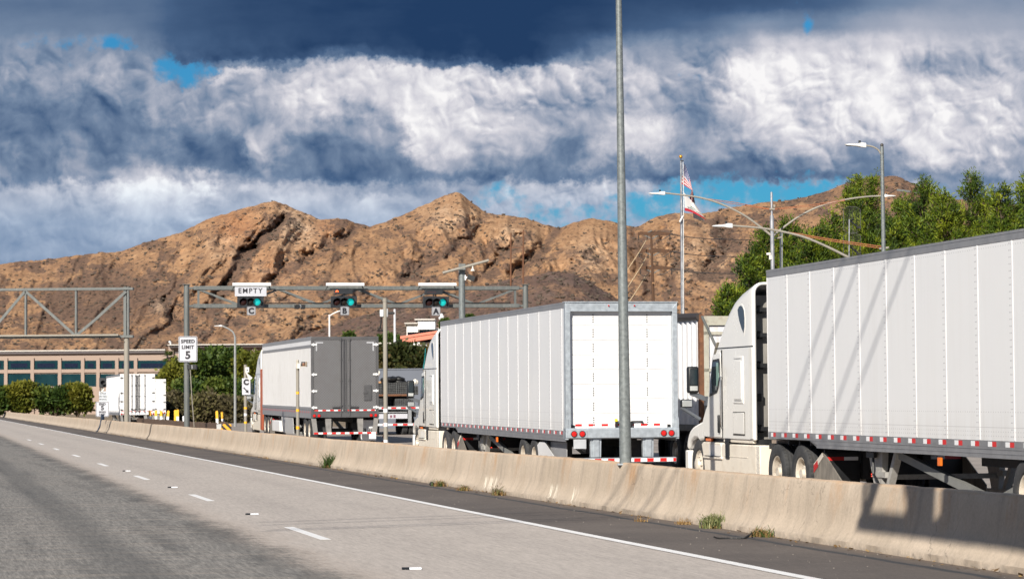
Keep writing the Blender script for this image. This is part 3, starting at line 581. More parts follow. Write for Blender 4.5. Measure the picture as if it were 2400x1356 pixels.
def wheel(root, y, side, x=1.24, dual=True, steer=False, rimmat=None, z=.505):
    w = part('wheel', root); o = (side * x, y, z); ax = (-side, 0, 0)
    t = MB().lathe(TYRE, o, ax, 40)
    if dual: t.lathe([(r, q + .34) for r, q in TYRE], o, ax, 32)
    for k in range(40):                                   # shoulder lugs
        a = 2 * math.pi * k / 40; t.obox((o[0] - side * .055, y + .505 * math.cos(a), z + .505 * math.sin(a)), (.024, 0, 0), (0, -.022 * math.sin(a), .022 * math.cos(a)), (0, .008 * math.cos(a), .008 * math.sin(a)))
    t.build('tyre', RUBBER, w)
    r = MB().lathe(STEER if steer else DISH, o, ax, 32)
    for k in range(10):
        a = 2 * math.pi * k / 10; rr = .18 if steer else .2
        p = Vector((o[0] - side * (.035 if steer else .19), y + rr * math.cos(a), z + rr * math.sin(a))); r.tube([p, p + Vector((side * .05, 0, 0))], .016, 6)
    r.build('rim', rimmat or RIMW, w); return w
def lamp_disc(root, name, x, y, z, r=.06, mat=REDL, rim=True):
    m = MB().lathe([(r, -.006), (r * .9, -.02), (r * .5, -.026), (0, -.027)], (x, y, z), (0, 1, 0), 20)
    for k in range(6):
        a = k * math.pi / 3; m.box(x + r * .5 * math.cos(a) - .006, x + r * .5 * math.cos(a) + .006, y - .03, y - .024, z + r * .5 * math.sin(a) - .006, z + r * .5 * math.sin(a) + .006)
    if rim: m.lathe([(r * 1.18, .0), (r * 1.18, -.014), (r, -.016)], (x, y, z), (0, 1, 0), 20, 1)
    return m.build(name, [mat, BLACK], root)
def tape_strip(root, fn, total, seq, name='reflective_tape'):
    """one continuous strip cut into coloured lengths; fn(u, v) -> point; seq: (length, material index) repeating"""
    mb = MB(); u, k = 0., 0
    while u < total - 1e-4:
        ln, mi = seq[k % len(seq)]; e = min(u + ln, total); mb.add([fn(u, 0), fn(e, 0), fn(e, 1), fn(u, 1)], [(0, 1, 2, 3)], mi); u = e; k += 1
    return mb.build(name, [ALU, WHT, REDT], root, smooth=0)
def panel_material(name, L, pitch=1.22, off=.1, row=True):
    m, t, b, co = nodemat(name)
    x, y, z = t.xyz(co)
    e = t.m('MULTIPLY', t.m('FRACT', t.m('DIVIDE', t.m('SUBTRACT', y, L + off), pitch)), pitch)
    dy = t.m('MINIMUM', t.m('ABSOLUTE', t.m('SUBTRACT', e, .055)), t.m('ABSOLUTE', t.m('SUBTRACT', e, .10)))
    dz = t.m('ABSOLUTE', t.m('SUBTRACT', t.m('MULTIPLY', t.m('FRACT', t.m('DIVIDE', z, .095)), .095), .0475))
    dot = t.mr(t.m('SQRT', t.m('ADD', t.m('POWER', dy, 2.), t.m('POWER', dz, 2.))), .008, .013, 1., 0.)
    dy2 = t.m('ABSOLUTE', t.m('SUBTRACT', t.m('MULTIPLY', t.m('FRACT', t.m('DIVIDE', y, .085)), .085), .0425))
    dz2 = t.m('MINIMUM', t.m('MINIMUM', t.m('ABSOLUTE', t.m('SUBTRACT', z, 1.285)), t.m('ABSOLUTE', t.m('SUBTRACT', z, 1.345))), t.m('MINIMUM', t.m('ABSOLUTE', t.m('SUBTRACT', z, 3.925)), t.m('ABSOLUTE', t.m('SUBTRACT', z, 1.62))))
    dot2 = t.mr(t.m('SQRT', t.m('ADD', t.m('POWER', dy2, 2.), t.m('POWER', dz2, 2.))), .007, .011, .8, 0.)
    d = t.m('MAXIMUM', dot, dot2)
    n = t.noise(co, .5, 5, .6); st = t.noise(t.scale(co, (1, 3., .12)), 1.6, 6, .65)
    c = t.mix(t.mr(st, .5, .75, 0., .22), (.68, .685, .70), (.54, .53, .515))
    c = t.mix(t.m('MULTIPLY', t.mr(z, 1.75, 1.25, 0., .35), t.mr(st, .35, .65)), c, (.50, .475, .44))
    line = t.mr(t.m('ABSOLUTE', t.m('SUBTRACT', z, 1.405)), .004, .008, .55, 0.)
    c = t.mix(line, c, (.4, .4, .41)); c = t.mix(t.m('MULTIPLY', d, .75), c, (.2, .2, .22))
    t.put(b.inputs['Base Color'], c); t.put(b.inputs['Roughness'], t.mr(n, .3, .7, .28, .42))
    bump(t, b, t.noise(co, 1.1, 3, .5), .10, .06)
    return m
def undercarriage(r, axles, rear_y=1.0):
    u = MB()
    for s in (-1, 1): u.box(s * .5 - .06, s * .5 + .06, rear_y, 8.2, .8, 1.0)
    for y in np.arange(.9, 15.5, .6): u.box(-1.2, 1.2, y, y + .06, 1.0, 1.1)
    u.box(-1.2, 1.2, .6, 16.0, 1.08, 1.12)
    for y in axles: u.tube([(-1., y, .5), (1., y, .5)], .07, 8); u.box(-.75, -.4, y - .3, y + .3, .45, .8); u.box(.4, .75, y - .3, y + .3, .45, .8)
    return u.build('chassis_frame', DARK, r)
def landing_gear(r):
    g = MB()
    for s in (-1, 1):
        X = s * 1.0
        g.prism([(11.75, 1.02), (11.05, 1.02), (11.1, .62), (11.15, .3), (11.42, .3), (11.5, .5)], YZ, X - .05, X + .05)
        g.beam((X, 10.45, 1.0), (X, 10.95, .3), .11, .1); g.beam((X, 11.62, 1.0), (X, 11.4, .35), .06, .06)
        g.box(X - .09, X + .09, 10.75, 11.55, .28, .34); g.box(X - .07, X + .07, 10.9, 11.5, .55, .64)
    g.beam((-1, 11.2, .55), (1, 11.2, .55), .08, .08)
    o = g.build('landing_gear', pbr('pale grey steel', (.42, .41, .39), .5, .2, var=.15, scale=6, dirt=(.2, .17, .14), dirt_amt=.5), r)
    h = MB().tube([(-1.1, 11.35, .95), (-1.12, 11.3, .6), (-1.14, 11.1, .52), (-1.14, 10.9, .36)], .022, 6, 0)
    h.box(-1.13, -1.08, 11.25, 11.6, .86, .95); h.build('crank', BLACK, o)
    b = MB()
    for s in (-1, 1): b.beam((s * .98, 10.4, .92), (s * .98, 6.9, .36), .1, .12); b.beam((s * .98, 6.6, .36), (s * .98, 5.6, .62), .08, .1); b.beam((s * .98, 10.6, .36), (s * .98, 5.4, .34), .08, .09)
    b.beam((-.98, 9.6, 1.02), (-.98, 6.4, 1.0), .05, .05)
    b.build('brace', pbr('grey brace steel', (.2, .205, .2), .6, .1, var=.15), r)
def van_trailer(name, label, pose, L=16.15):
    r = vehicle(name, label, 'trailer', pose, 'white box trailers with riveted side panels')
    pm = MATS.get('riveted panel') or panel_material('riveted panel', L)
    b = MB().box(-1.285, 1.285, .14, L - .01, 1.12, 4.07); b.build('cargo_box', WHITE, r, smooth=0)
    for s in (-1, 1):
        p = MB().box(s * 1.286, s * 1.296, .12, L, 1.222, 3.985)
        k = 0
        while L + .1 - 1.22 * (k + 1) > .2:
            y = L + .1 - 1.22 * (k + 1); k += 1
            p.prism([(-.024, 0), (-.018, .007), (.018, .007), (.024, 0)], lambda a, c, t: (s * (1.296 + c), y + a, t), 1.225, 3.98)
        p.build('side_panel', pm, r, smooth=0)
        q = MB().box(s * 1.28, s * 1.306, .1, L + .01, 3.985, 4.11).box(s * 1.30, s * 1.312, .1, L + .01, 4.075, 4.112); q.build('top_rail', ALU, r, smooth=0)
        q = MB().box(s * 1.27, s * 1.302, .1, L, 1.10, 1.222); q.box(s * 1.27, s * 1.294, .1, L - 2.6, .985, 1.10); q.box(s * 1.27, s * 1.300, .1, L - 2.6, 1.035, 1.05); q.box(s * 1.27, s * 1.298, .1, L - 2.6, .975, .99)
        q.prism([(L - 2.6, 1.1), (L - 2.6, .985), (L - 2.9, .985), (L - 2.2, 1.1)], YZ, s * 1.272, s * 1.29)
        rail = q.build('side_rail', ALU, r, smooth=0)
        tape_strip(rail, (lambda u, v: (s * 1.304, .35 + u, 1.135 + .072 * v)), L - .5, [(.15, 2), (.15, 1), (.315, 0)])
    MB().box(-1.3, 1.3, L, L + .02, 1.1, 4.1).build('front_wall', WHITE, r, smooth=0)
    fr = MB()                                             # galvanised rear frame, the shutter set back in it
    for s in (-1, 1):
        fr.box(s * 1.192, s * 1.302, -.02, .16, 1.27, 4.10); fr.box(s * 1.25, s * 1.318, -.03, .1, 1.02, 1.5)
        fr.prism([(s * 1.187, 3.98), (s * 1.3, 4.1), (s * 1.3, 3.86), (s * 1.187, 3.86)], XZ, -.028, -.02)
    fr.box(-1.192, 1.192, -.016, .16, 3.93, 4.10); fr.box(-1.318, 1.318, -.04, .2, 4.10, 4.125); fr.box(-1.192, 1.192, -.026, .0, 3.90, 3.935)
    frame = fr.build('rear_frame', GALV, r, smooth=0, bevel=.006)
    for x in (-.3, .3): lamp_disc(frame, 'marker_light', x, -.02, 4.03, .018, REDL, False)
    d = MB().box(-1.193, 1.193, .15, .17, 1.27, 3.93, 1)
    for k in range(8):
        z0 = 1.275 + k * .331; d.box(-1.191, 1.191, .118, .15, z0, z0 + .326)
    door = d.build('shutter_door', [WHITE, BLACK], r, smooth=0, bevel=.004)
    for x0 in (-.645, .612):                              # a strip of dark rivets down each side of the shutter
        rv = MB(); cuts = [(1.3, 0)]
        for k in range(8):
            for j in range(4): z = 1.335 + k * .331 + j * .052; cuts += [(z, 1), (z + .027, 0)]
        cuts.append((3.9, 0))
        for (z0, mi), (z1, _) in zip(cuts, cuts[1:]): rv.add([(x0, .113, z0), (x0 + .026, .113, z0), (x0 + .026, .113, z1), (x0, .113, z1)], [(0, 1, 2, 3)], mi)
        rv.build('rivet_strip', [WHITE, BLACK], door, smooth=0)
    tape_strip(door, lambda u, v: (-1.06 + u, .115, 1.318 + .05 * v), 2.12, [(.152, 2), (.152, 1)])
    k = MB().box(-.14, -.09, .04, .12, 1.29, 1.42).box(.18, .26, .04, .12, 1.33, 1.42).box(.2, .24, .03, .11, 1.2, 1.34).box(.24, .5, .07, .1, 1.405, 1.43).box(.24, .27, .06, .12, 1.38, 1.43).box(.47, .5, .06, .12, 1.38, 1.43)
    k.tube([(.25, .03, 1.3), (.27, .0, 1.2), (.33, -.02, 1.14), (.37, -.01, 1.17)], .02, 6); k.ball((.12, .08, 1.40), .035); k.tube([(.1, .08, 1.42), (.16, .07, 1.33), (.2, .07, 1.36)], .012, 5)
    k.box(-.1, .3, .1, .117, 1.36, 1.38); k.build('door_latch', BLACK, door); MB().box(-.15, -.10, .03, .10, 1.42, 1.48).build('latch_tag', pbr('yellow tag', (.8, .65, .02), .5), door)
    for s in (-1, 1): MB().box(min(s * 1.08, s * 1.15), max(s * 1.08, s * 1.15), .09, .118, 1.285, 1.345).build('corner_stop', BLACK, door)
    sl = MB().prism([(-.05, 1.25), (-.02, 1.28), (.2, 1.28), (.2, 1.04), (.0, 1.04), (-.05, 1.06)], lambda a, c, t: (t, a, c), -1.318, 1.318)
    for s in (-1, 1): sl.box(s * .82, s * 1.25, -.062, -.05, 1.06, 1.235)
    sill = sl.build('rear_sill', GALV, r, smooth=0, bevel=.006)
    for x in (-1.13, -.94, .95, 1.13): lamp_disc(sill, 'tail_light', x, -.062, 1.15, .062)
    MB().box(-1.14, -.85, -.05, -.03, .82, 1.03).build('plate_holder', pbr('pale grey plate', (.5, .52, .55), .4, .2), r)
    g = MB()
    for x in (-.6, .62):
        g.prism([(x - .13, 1.04), (x + .13, 1.04), (x + .12, .62), (x - .12, .62)], XZ, .06, .2); g.box(x - .07, x + .07, .03, .06, .62, 1.04)
    g.prism([(.0, .60), (.0, .5), (.1, .5), (.1, .61)], lambda a, c, t: (t, a, c), -1.26, 1.26)
    gd = g.build('underride_guard', GALV, r, smooth=0, bevel=.008)
    tape_strip(gd, lambda u, v: (-1.25 + u, -.004, .512 + .076 * v), 2.5, [(.152, 2), (.152, 1)])
    [MB().box(x, x + .6, 2.35, 2.37, .18, .95).build('mud_flap', DARK, r) for x in (-1.22, .62)]
    MB().prism([(3.40, .82), (3.12, .91), (2.62, .93), (1.2, .5), (1.2, .28), (3.4, .28)], YZ, -1.24, -1.22).build('wing_plate', WHITE, r)
    MB().prism([(3.0, .93), (.68, .95), (.68, .28), (3.0, .28)], YZ, -1.14, -1.12).build('skirt_plate', pbr('grey plastic sheet', (.27, .27, .28), .5, var=.1), r)
    q = MB(); q.box(-.02, .02, 7.6, 7.7, .8, .98); q.build('marker_bracket', BLACK, r)
    MB().box(-1.30, -1.26, 8.0, 8.1, .82, .94).build('marker_light', AMBER, r)
    undercarriage(r, (5.0, 3.72)); landing_gear(r)
    for y in (5.0, 3.72):
        for s in (-1, 1): wheel(r, y, s, 1.26)
    return r
def swing_material():
    m, t, b, co = nodemat('quilted steel door')
    x, y, z = t.xyz(co)
    a = t.m('SINE', t.m('MULTIPLY', t.m('ADD', x, z), 62.)); c2 = t.m('SINE', t.m('MULTIPLY', t.m('SUBTRACT', x, z), 62.))
    q = t.m('MULTIPLY', t.m('ADD', a, c2), .5); n = t.noise(co, 3., 6, .65)
    c = t.mix(t.mr(q, -.8, .8, .0, .8), (.115, .115, .12), (.165, .165, .175)); c = t.mix(t.mr(n, .45, .7, 0., .4), c, (.105, .10, .098))
    t.put(b.inputs['Base Color'], c); b.inputs['Metallic'].default_value = .2; b.inputs['Roughness'].default_value = .5
    bump(t, b, q, .25, .015); return m
def swing_trailer(name, label, pose, side_col, door_mat, frame_mat, banded=True, rods=(-.16, .17), L=16.15, group=None, simple=False, ribs=.25, ribd=.018):
    r = vehicle(name, label, 'trailer', pose, group)
    MB().box(-1.27, 1.27, .06, L, 1.05, 4.07).build('cargo_box', side_col, r, smooth=0)
    for s in (-1, 1):
        rows = []
        y = .1
        while y < L:
            for dy, dx in ((0, 0), (.02, ribd), (ribs * .4, ribd), (ribs * .4 + .02, 0)): rows.append([(s * (1.272 + dx), y + dy, 1.3), (s * (1.272 + dx), y + dy, 4.0)])
            y += ribs
        MB().sheet(rows, flip=s < 0).build('side_panel', side_col, r, smooth=0)
        q = MB().box(s * 1.26, s * 1.3, .08, L, .99, 1.3).box(s * 1.26, s * 1.31, .1, L, 1.32, 1.42) if banded else MB().box(s * 1.26, s * 1.3, .08, L, 1.0, 1.2)
        rail = q.build('side_rail', ALU, r, smooth=0)
        if banded: tape_strip(rail, (lambda u, v: (s * 1.303, .2 + u, 1.19 + .07 * v)), L - .4, [(.16, 2), (.42, 0)])
        q = MB().box(s * 1.25, s * 1.305, .06, L, 3.96, 4.11)
        if banded: q.box(s * 1.26, s * 1.30, .1, L, 3.70, 3.80)
        q.build('top_rail', ALU, r, smooth=0)
        if banded: MB().box(s * 1.26, s * 1.302, .1, L, 3.80, 3.96).build('white_band', WHITE, r, smooth=0)
    fr = MB()
    for s in (-1, 1): fr.box(s * 1.21, s * 1.30, -.02, .1, 1.0, 4.1)
    fr.box(-1.21, 1.21, -.018, .1, 3.99, 4.1); fr.box(-1.31, 1.31, -.03, .1, 1.02, 1.2); fr.box(-1.21, 1.21, -.015, .09, 1.2, 1.23)
    frame = fr.build('rear_frame', frame_mat, r, smooth=0, bevel=.006)
    for x in (-1.19, -1.01, 1.0, 1.18): lamp_disc(frame, 'tail_light', x, -.03, 1.02 + .07, .06)
    for s in (-1, 1):
        d = MB().box(min(s * .012, s * 1.205), max(s * .012, s * 1.205), .0, .05, 1.235, 3.985)
        door = d.build('swing_door', door_mat, r, smooth=0, bevel=.008)
        rr = MB()
        for x in (q for q in rods if q * s > 0): rr.tube([(x, -.035, 1.08), (x, -.035, 4.06)], .022, 8); [rr.box(x - .05, x + .05, -.04, .0, z, z + .05) for z in (1.2, 1.45, 2.4, 3.2, 3.95)]
        rr.box(min(s * .02, s * .08), max(s * .02, s * .08), -.012, .0, 1.24, 3.98); rr.beam((s * .17, -.05, 1.42), (s * .5, -.05, 1.42), .03, .05)
        rr.build('lock_rod', DARK if simple else pbr('dull rod steel', (.12, .12, .125), .4, .6), door)
        for z in (3.8, 2.66, 2.03, 1.4):
            MB().box(min(s * 1.08, s * 1.29), max(s * 1.08, s * 1.29), -.03, -.012, z - .035, z + .035).tube([(s * 1.21, -.03, z - .06), (s * 1.21, -.03, z + .06)], .022, 6).build('hinge', WHITE if not simple else DARK, door)
        if not simple:
            MB().box(min(s * .84, s * 1.12), max(s * .84, s * 1.12), -.006, -.002, 3.85, 3.9).box(min(s * 1.07, s * 1.12), max(s * 1.07, s * 1.12), -.006, -.002, 3.56, 3.85).build('corner_mark', pbr('pale tape', (.42, .43, .46), .4), door)
        tape_strip(door, (lambda u, v, s=s: (s * (.1 + u) if s > 0 else -1.18 + u, -.003, 1.265 + .05 * v)), 1.08, [(.15, 2), (.15, 1)])
        if s > 0 and not simple:
            v = MB().box(.73, 1.03, -.03, -.012, 1.66, 2.25).box(.76, 1.0, -.038, -.03, 1.69, 2.22).box(.7, .86, -.06, -.03, 1.93, 1.97); v.build('vent_hatch', pbr('grey hatch steel', (.12, .12, .125), .4, .5, dirt=(.05, .05, .05)), door)
    g = MB()
    for x in (-.63, .6): g.prism([(x - .13, 1.0), (x + .1, 1.0), (x + .1, .42), (x - .08, .42)], XZ, .05, .2)
    for s in (-1, 1): g.prism([(s * 1.3, 1.0), (s * 1.12, 1.0), (s * 1.05, .42), (s * 1.22, .42)], XZ, .02, .12)
    g.box(-1.23, 1.23, .0, .1, .38, .46)
    gd = g.build('underride_guard', pbr('worn grey steel', (.26, .25, .24), .5, .2, var=.2, scale=6), r, smooth=0)
    tape_strip(gd, lambda u, v: (-1.2 + u, -.004, .385 + .07 * v), 2.4, [(.17, 2), (.17, 1)])
    for s in (-1, 1): MB().box(min(s * .68, s * 1.27), max(s * .68, s * 1.27), .5, .52, .12, .9).build('mud_flap', WHITE if s > 0 else DARK, r)
    undercarriage(r, (1.0, 2.3))
    for y in (1.0, 2.3):
        for s in (-1, 1): wheel(r, y, s, 1.26)
    if not simple:
        MB().prism([(9.75, .97), (5.9, .97), (5.6, .3), (9.0, .3)], YZ, -1.26, -1.24).build('side_skirt', pbr('dull aluminium sheet', (.5, .5, .5), .45, .4, var=.08), r)
        MB().box(-1.25, -.8, 10.4, 13.0, .32, .78).build('tool_box', WHITE, r, bevel=.02)
    landing_gear(r); return r

def tractor(name, label, pose):
    r = vehicle(name, label, 'truck tractor', pose, 'white highway tractors with sleeper cabs', along=17.5)
    def B(mb, nm, mat, par=r, **k):
        mb.v = [(x, y - 17.5, z) for x, y, z in mb.v]; return mb.build(nm, mat, par, **k)
    def loft(st, n=7):
        rows = []
        for y, zb, zt, w, rad in st:
            ring = [(-w, zb), (-w, zb + .02), (-w, zt - rad - .03)] + [(-w + rad - rad * math.cos(a), zt - rad + rad * math.sin(a)) for a in np.linspace(0, math.pi / 2, n)]
            ring += [(-x, z) for x, z in ring[::-1]]
            rows.append([(x, y, z) for x, z in ring])
        return rows
    cabst = [(17.22,1.05,3.95,1.22,.2),(17.3,1.05,3.95,1.23,.2),(17.6,1.05,3.905,1.23,.22),(18.04,1.05,3.83,1.23,.24),(18.43,1.05,3.73,1.23,.26),(18.77,1.05,3.56,1.23,.26),(19.08,1.05,3.34,1.23,.26),(19.31,1.05,3.13,1.23,.25),(19.49,1.05,2.95,1.23,.22),(19.64,1.05,2.81,1.23,.2),(19.72,1.05,2.7,1.22,.18),(19.86,1.05,2.48,1.21,.18),(19.98,1.05,2.14,1.2,.18),(20.1,1.05,1.78,1.2,.18),(20.28,1.05,1.59,1.19,.18),(20.45,1.05,1.5,1.18,.18)]
    rows = loft(cabst); c = MB().sheet(rows); n = len(rows[0])
    c.f.append(tuple(range(len(c.v) - n, len(c.v)))); c.m.append(0)
    cab = B(c, 'cab', CABW, smooth=50)
    sol = cab.modifiers.new('solid', 'SOLIDIFY'); sol.thickness = .05; sol.offset = -1
    B(MB().box(-1.17, 1.17, 17.62, 17.64, 1.05, 3.72), 'rear_wall', DOORG)
    for z in (3.45, 2.98, 2.42, 1.25): B(MB().box(-1.1, -.86, 17.45, 17.6, z - .035, z + .04).box(-1.03, -.96, 17.5, 17.62, z - .07, z + .08), 'fairing_bracket', BLACK)
    B(MB().box(-1.06, -.96, 17.5, 17.62, 1.76, 1.9), 'fairing_clip', BLACK); B(MB().tube([(-.62, 17.45, 1.0), (-.66, 17.45, 2.1), (-.6, 17.5, 2.2)], .03, 6), 'air_line', BLACK)
    B(MB().box(-1.236, -1.225, 17.24, 19.62, 2.765, 2.785).box(-1.0, 1.0, 19.66, 19.67, 2.77, 2.79), 'roof_seam', BLACK)
    def plate(poly, x0, x1, nm, mat, par=r, bv=0): return B(MB().prism(poly, YZ, x0, x1), nm, mat, par, smooth=40, bevel=bv)
    def inset(poly, k):
        cy = sum(p[0] for p in poly) / len(poly); cz = sum(p[1] for p in poly) / len(poly); return [(cy + (y - cy) * k, cz + (z - cz) * k) for y, z in poly]
    tear = [(18.13,3.47),(18.04,3.53),(17.94,3.545),(17.84,3.52),(17.75,3.44),(17.72,3.3),(17.73,3.15),(17.78,3.03),(17.9,3.12),(18.03,3.26),(18.1,3.38)]
    w = plate(inset(tear, 1.0), -1.24, -1.2, 'sleeper_window', GLASS); plate(inset(tear, 1.22), -1.235, -1.21, 'window_frame', CABW, w, .01)
    dr = plate([(19.2,1.07),(20.38,1.07),(20.47,1.38),(20.36,1.5),(20.14,1.70),(20.02,2.0),(19.9,2.3),(19.74,2.66),(19.24,2.7),(19.2,2.3)], -1.25, -1.18, 'door', CABW, bv=.012)
    plate([(19.225,1.06),(19.175,1.06),(19.175,2.74),(19.225,2.74)], -1.243, -1.2, 'door_gap', BLACK, dr)
    win = [(19.71,2.56),(19.31,2.58),(19.27,2.5),(19.29,2.2),(19.36,2.02),(19.46,1.93),(19.97,1.85)]
    gm = MB().prism(win, YZ, -1.262, -1.2, 0).prism(inset(win, .86), YZ, -1.268, -1.21, 1).prism([(19.33,2.5),(19.30,2.22),(19.40,2.05),(19.45,2.05),(19.45,2.5)], YZ, -1.272, -1.25, 2)  # the pale third outline is a reflection painted onto the door glass
    B(gm, 'door_window', [BLACK, GLASS, pbr('painted glass reflection', (.22, .34, .30), .15)], dr, smooth=0)
    B(MB().box(-1.29, -1.24, 19.28, 19.36, 1.16, 1.5), 'handle', BLACK, dr, bevel=.015)
    plate([(20.44,.98),(20.41,1.05),(20.48,1.4),(20.52,1.41),(20.45,1.05),(20.47,.98)], -1.225, -1.15, 'hood_gap', BLACK)
    pl = B(MB().box(-1.246, -1.22, 17.84, 18.46, 1.72, 2.6), 'side_pod', CABW, bevel=.02); B(MB().box(-1.254, -1.24, 17.92, 18.38, 1.8, 2.52), 'side_pod_panel', CABW, pl, bevel=.012)
    B(MB().box(-1.2565, -1.25, 17.95, 18.36, 1.775, 1.785).box(-1.2565, -1.24, 17.95, 18.36, 2.56, 2.566), 'pod_vent', pbr('soft grey slot', (.2, .19, .18), .6), pl)
    B(MB().box(-1.2365, -1.215, 17.775, 18.505, 1.125, 1.565), 'bunk_door_gap', pbr('dark gap outline', (.05, .047, .043), .8)); B(MB().box(-1.243, -1.22, 17.795, 18.49, 1.15, 1.55), 'bunk_door', CABW, bevel=.02)  # dark plate behind the bunk door, seen as its outline
    B(MB().prism([(19.62,2.9),(19.72,2.87),(19.93,2.58),(19.85,2.56)], YZ, -1.2, 1.2), 'sun_visor', pbr('tan visor plastic', (.2, .18, .14), .4), bevel=.008)
    B(MB().add([(-1.05,19.80,2.62),(1.05,19.80,2.62),(1.08,20.16,1.76),(-1.08,20.16,1.76)], [(0,1,2,3)]), 'windscreen', GLASS, smooth=0)
    hood = [(20.42,.95,1.5,1.15,.2),(20.8,.95,1.43,1.1,.22),(21.2,.95,1.34,1.04,.25),(21.5,.9,1.2,.98,.25),(21.72,.8,1.02,.94,.22),(21.84,.7,.86,.9,.15)]
    rows = loft(hood); c = MB().sheet(rows); c.f.append(tuple(range(len(c.v) - n, len(c.v)))); c.m.append(0); B(c, 'hood', CABW, smooth=50)
    fend = [(20.45,1.02),(20.49,1.40),(20.7,1.365),(20.95,1.32),(21.2,1.275),(21.36,1.235),(21.5,1.18),(21.6,1.12),(21.68,1.04),(21.73,.95),(21.75,.8),(21.64,.8),(21.58,.88),(21.45,.97),(21.2,1.03),(20.98,1.02),(20.82,.96),(20.74,.99)]
    for s in (-1, 1): B(MB().prism(fend, YZ, min(s * 1.21, s * .9), max(s * 1.21, s * .9)), 'fender', CABW, smooth=40, bevel=.05 if s < 0 else 0)
    B(MB().prism([(20.45,1.04),(20.28,1.05),(19.0,1.04),(19.0,.9),(20.3,.96),(20.45,.95)], YZ, -1.14, -.9).box(-1.15, 1.15, 17.3, 20.5, .92, 1.06), 'under_cab', BLACK)
    B(MB().box(-1.215, -1.17, 20.02, 20.4, .985, 1.045), 'turn_signal', AMBER, bevel=.008)
    B(MB().box(-1.1, 1.1, 20.3, 21.7, .3, .9), 'engine_bay', DARK)
    B(MB().box(-1.2, 1.2, 21.66, 21.9, .3, .78), 'bumper', CABW, bevel=.03)
    B(MB().box(-1.215, -1.12, 17.34, 19.2, .985, 1.07), 'sill_panel', SKIRTW, bevel=.012)
    for s in (-1, 1):
        f = B(MB().prism([(20.62,.93),(20.5,.97),(19.35,.97),(19.3,.9),(19.22,.95),(16.88,.96),(16.88,.25),(20.38,.25),(20.47,.6)], YZ, min(s * 1.235, s * 1.0), max(s * 1.235, s * 1.0)), 'chassis_fairing', SKIRTW, bevel=.02)
        if s < 0:
            B(MB().box(-1.24, -1.14, 19.28, 20.1, .68, .92), 'step_recess', pbr('bright step recess', (.74, .71, .66), .4), f); B(MB().box(-1.27, -1.1, 19.2, 20.42, .655, .70), 'step', SKIRTW, f, bevel=.01); B(MB().box(-1.275, -1.18, 19.3, 20.3, .70, .712), 'step_tread', BLACK, f)
            B(MB().box(-1.242, -1.236, 17.6, 19.1, .715, .73).box(-1.242, -1.236, 17.1, 17.45, .3, .93), 'fairing_crease', SKIRTW, f)
            B(MB().box(-1.26, -1.22, 18.74, 18.95, .68, 1.0).box(-1.25, -1.2, 18.74, 19.0, .98, 1.06), 'strap', BLACK, f)
            B(MB().box(-1.237, -1.2, 16.9, 17.14, .28, .94), 'speckled_end_panel', pbr('stone chipped panel', (.6, .56, .5), .7, var=.5, scale=30), f)
    m = MB().box(-1.63, -1.41, 20.14, 20.3, 1.92, 2.44)
    mir = B(m, 'mirror', BLACK, bevel=.04); B(MB().box(-1.6, -1.445, 20.13, 20.142, 1.97, 2.06), 'mirror_glass', MIRROR, mir); B(MB().box(-1.595, -1.45, 20.128, 20.141, 2.08, 2.38), 'flat_glass', GLASS, mir)
    B(MB().beam((-1.56, 20.25, 1.93), (-1.2, 20.22, 1.78), .09, .09).box(-1.27, -1.16, 20.12, 20.3, 1.68, 1.86), 'mirror_arm', pbr('grey mirror arm', (.09, .1, .115), .4), mir)
    B(MB().tube([(-1.27, 19.12, 1.25), (-1.29, 19.12, 1.3), (-1.29, 19.12, 2.2), (-1.27, 19.12, 2.25)], .016, 6), 'grab_rail', CHROME)
    B(MB().box(-1.246, -1.22, 17.26, 17.44, 1.07, 2.75), 'side_extender', pbr('ivory extender trim', (.66, .645, .61), .35, var=.04), bevel=.006)
    h = B(MB().box(-1.45, -1.215, 21.26, 21.4, 1.635, 1.80), 'hood_mirror', BLACK, bevel=.035); B(MB().box(-1.435, -1.235, 21.248, 21.262, 1.655, 1.78), 'mirror_glass', MIRROR, h, bevel=.02)
    B(MB().tube([(-1.44, 21.32, 1.64), (-1.25, 21.28, 1.52), (-1.08, 21.2, 1.4)], .035, 8), 'mirror_arm', pbr('grey mirror arm', (.09, .1, .115)), h)
    B(MB().tube([(-1.16, 20.35, 1.75), (-1.13, 20.5, 1.6), (-1.12, 20.62, 1.42)], [.07, .06, .05], 8), 'snorkel', pbr('grey mirror arm', (.3, .3, .3)))
    fr = MB()
    for s in (-1, 1): fr.box(s * .42 - .05, s * .42 + .05, 13.2, 20.5, .7, .95)
    fr.box(-.6, .6, 13.2, 13.3, .45, .95); fr.box(-.5, .5, 15.0, 15.7, .95, 1.1); fr.tube([(-.95, 16.3, .55), (-.95, 15.3, .55)], .0001, 4)
    for y in (15.94, 14.63): fr.tube([(-1, y, .5), (1, y, .5)], .09, 8)
    for y in (14.3, 15.3): fr.box(-1.0, 1.0, y - .1, y + .1, .55, .75)
    fr.box(-1.0, -.5, 16.3, 17.6, .4, .9); fr.box(.5, 1.0, 16.3, 17.6, .4, .9); fr.box(-1.1, 1.1, 16.4, 16.75, .9, 1.0)
    B(fr, 'frame_rail', DARK)
    for x in (-.42, -.18): 
        l = MB()
        for k in range(6):
            a = k * math.pi / 3 + .5; l.box(x + .035 * math.cos(a) - .014, x + .035 * math.cos(a) + .014, 13.17, 13.18, .52 + .035 * math.sin(a) - .009, .52 + .035 * math.sin(a) + .009)
        l.box(x - .014, x + .014, 13.17, 13.18, .511, .529)
        q = B(MB().lathe([(.075, 0), (.075, -.02), (0, -.021)], (x, 13.2, .52), (0, 1, 0), 16), 'tail_light', BLACK); B(l, 'lit_segment', LEDR, q)
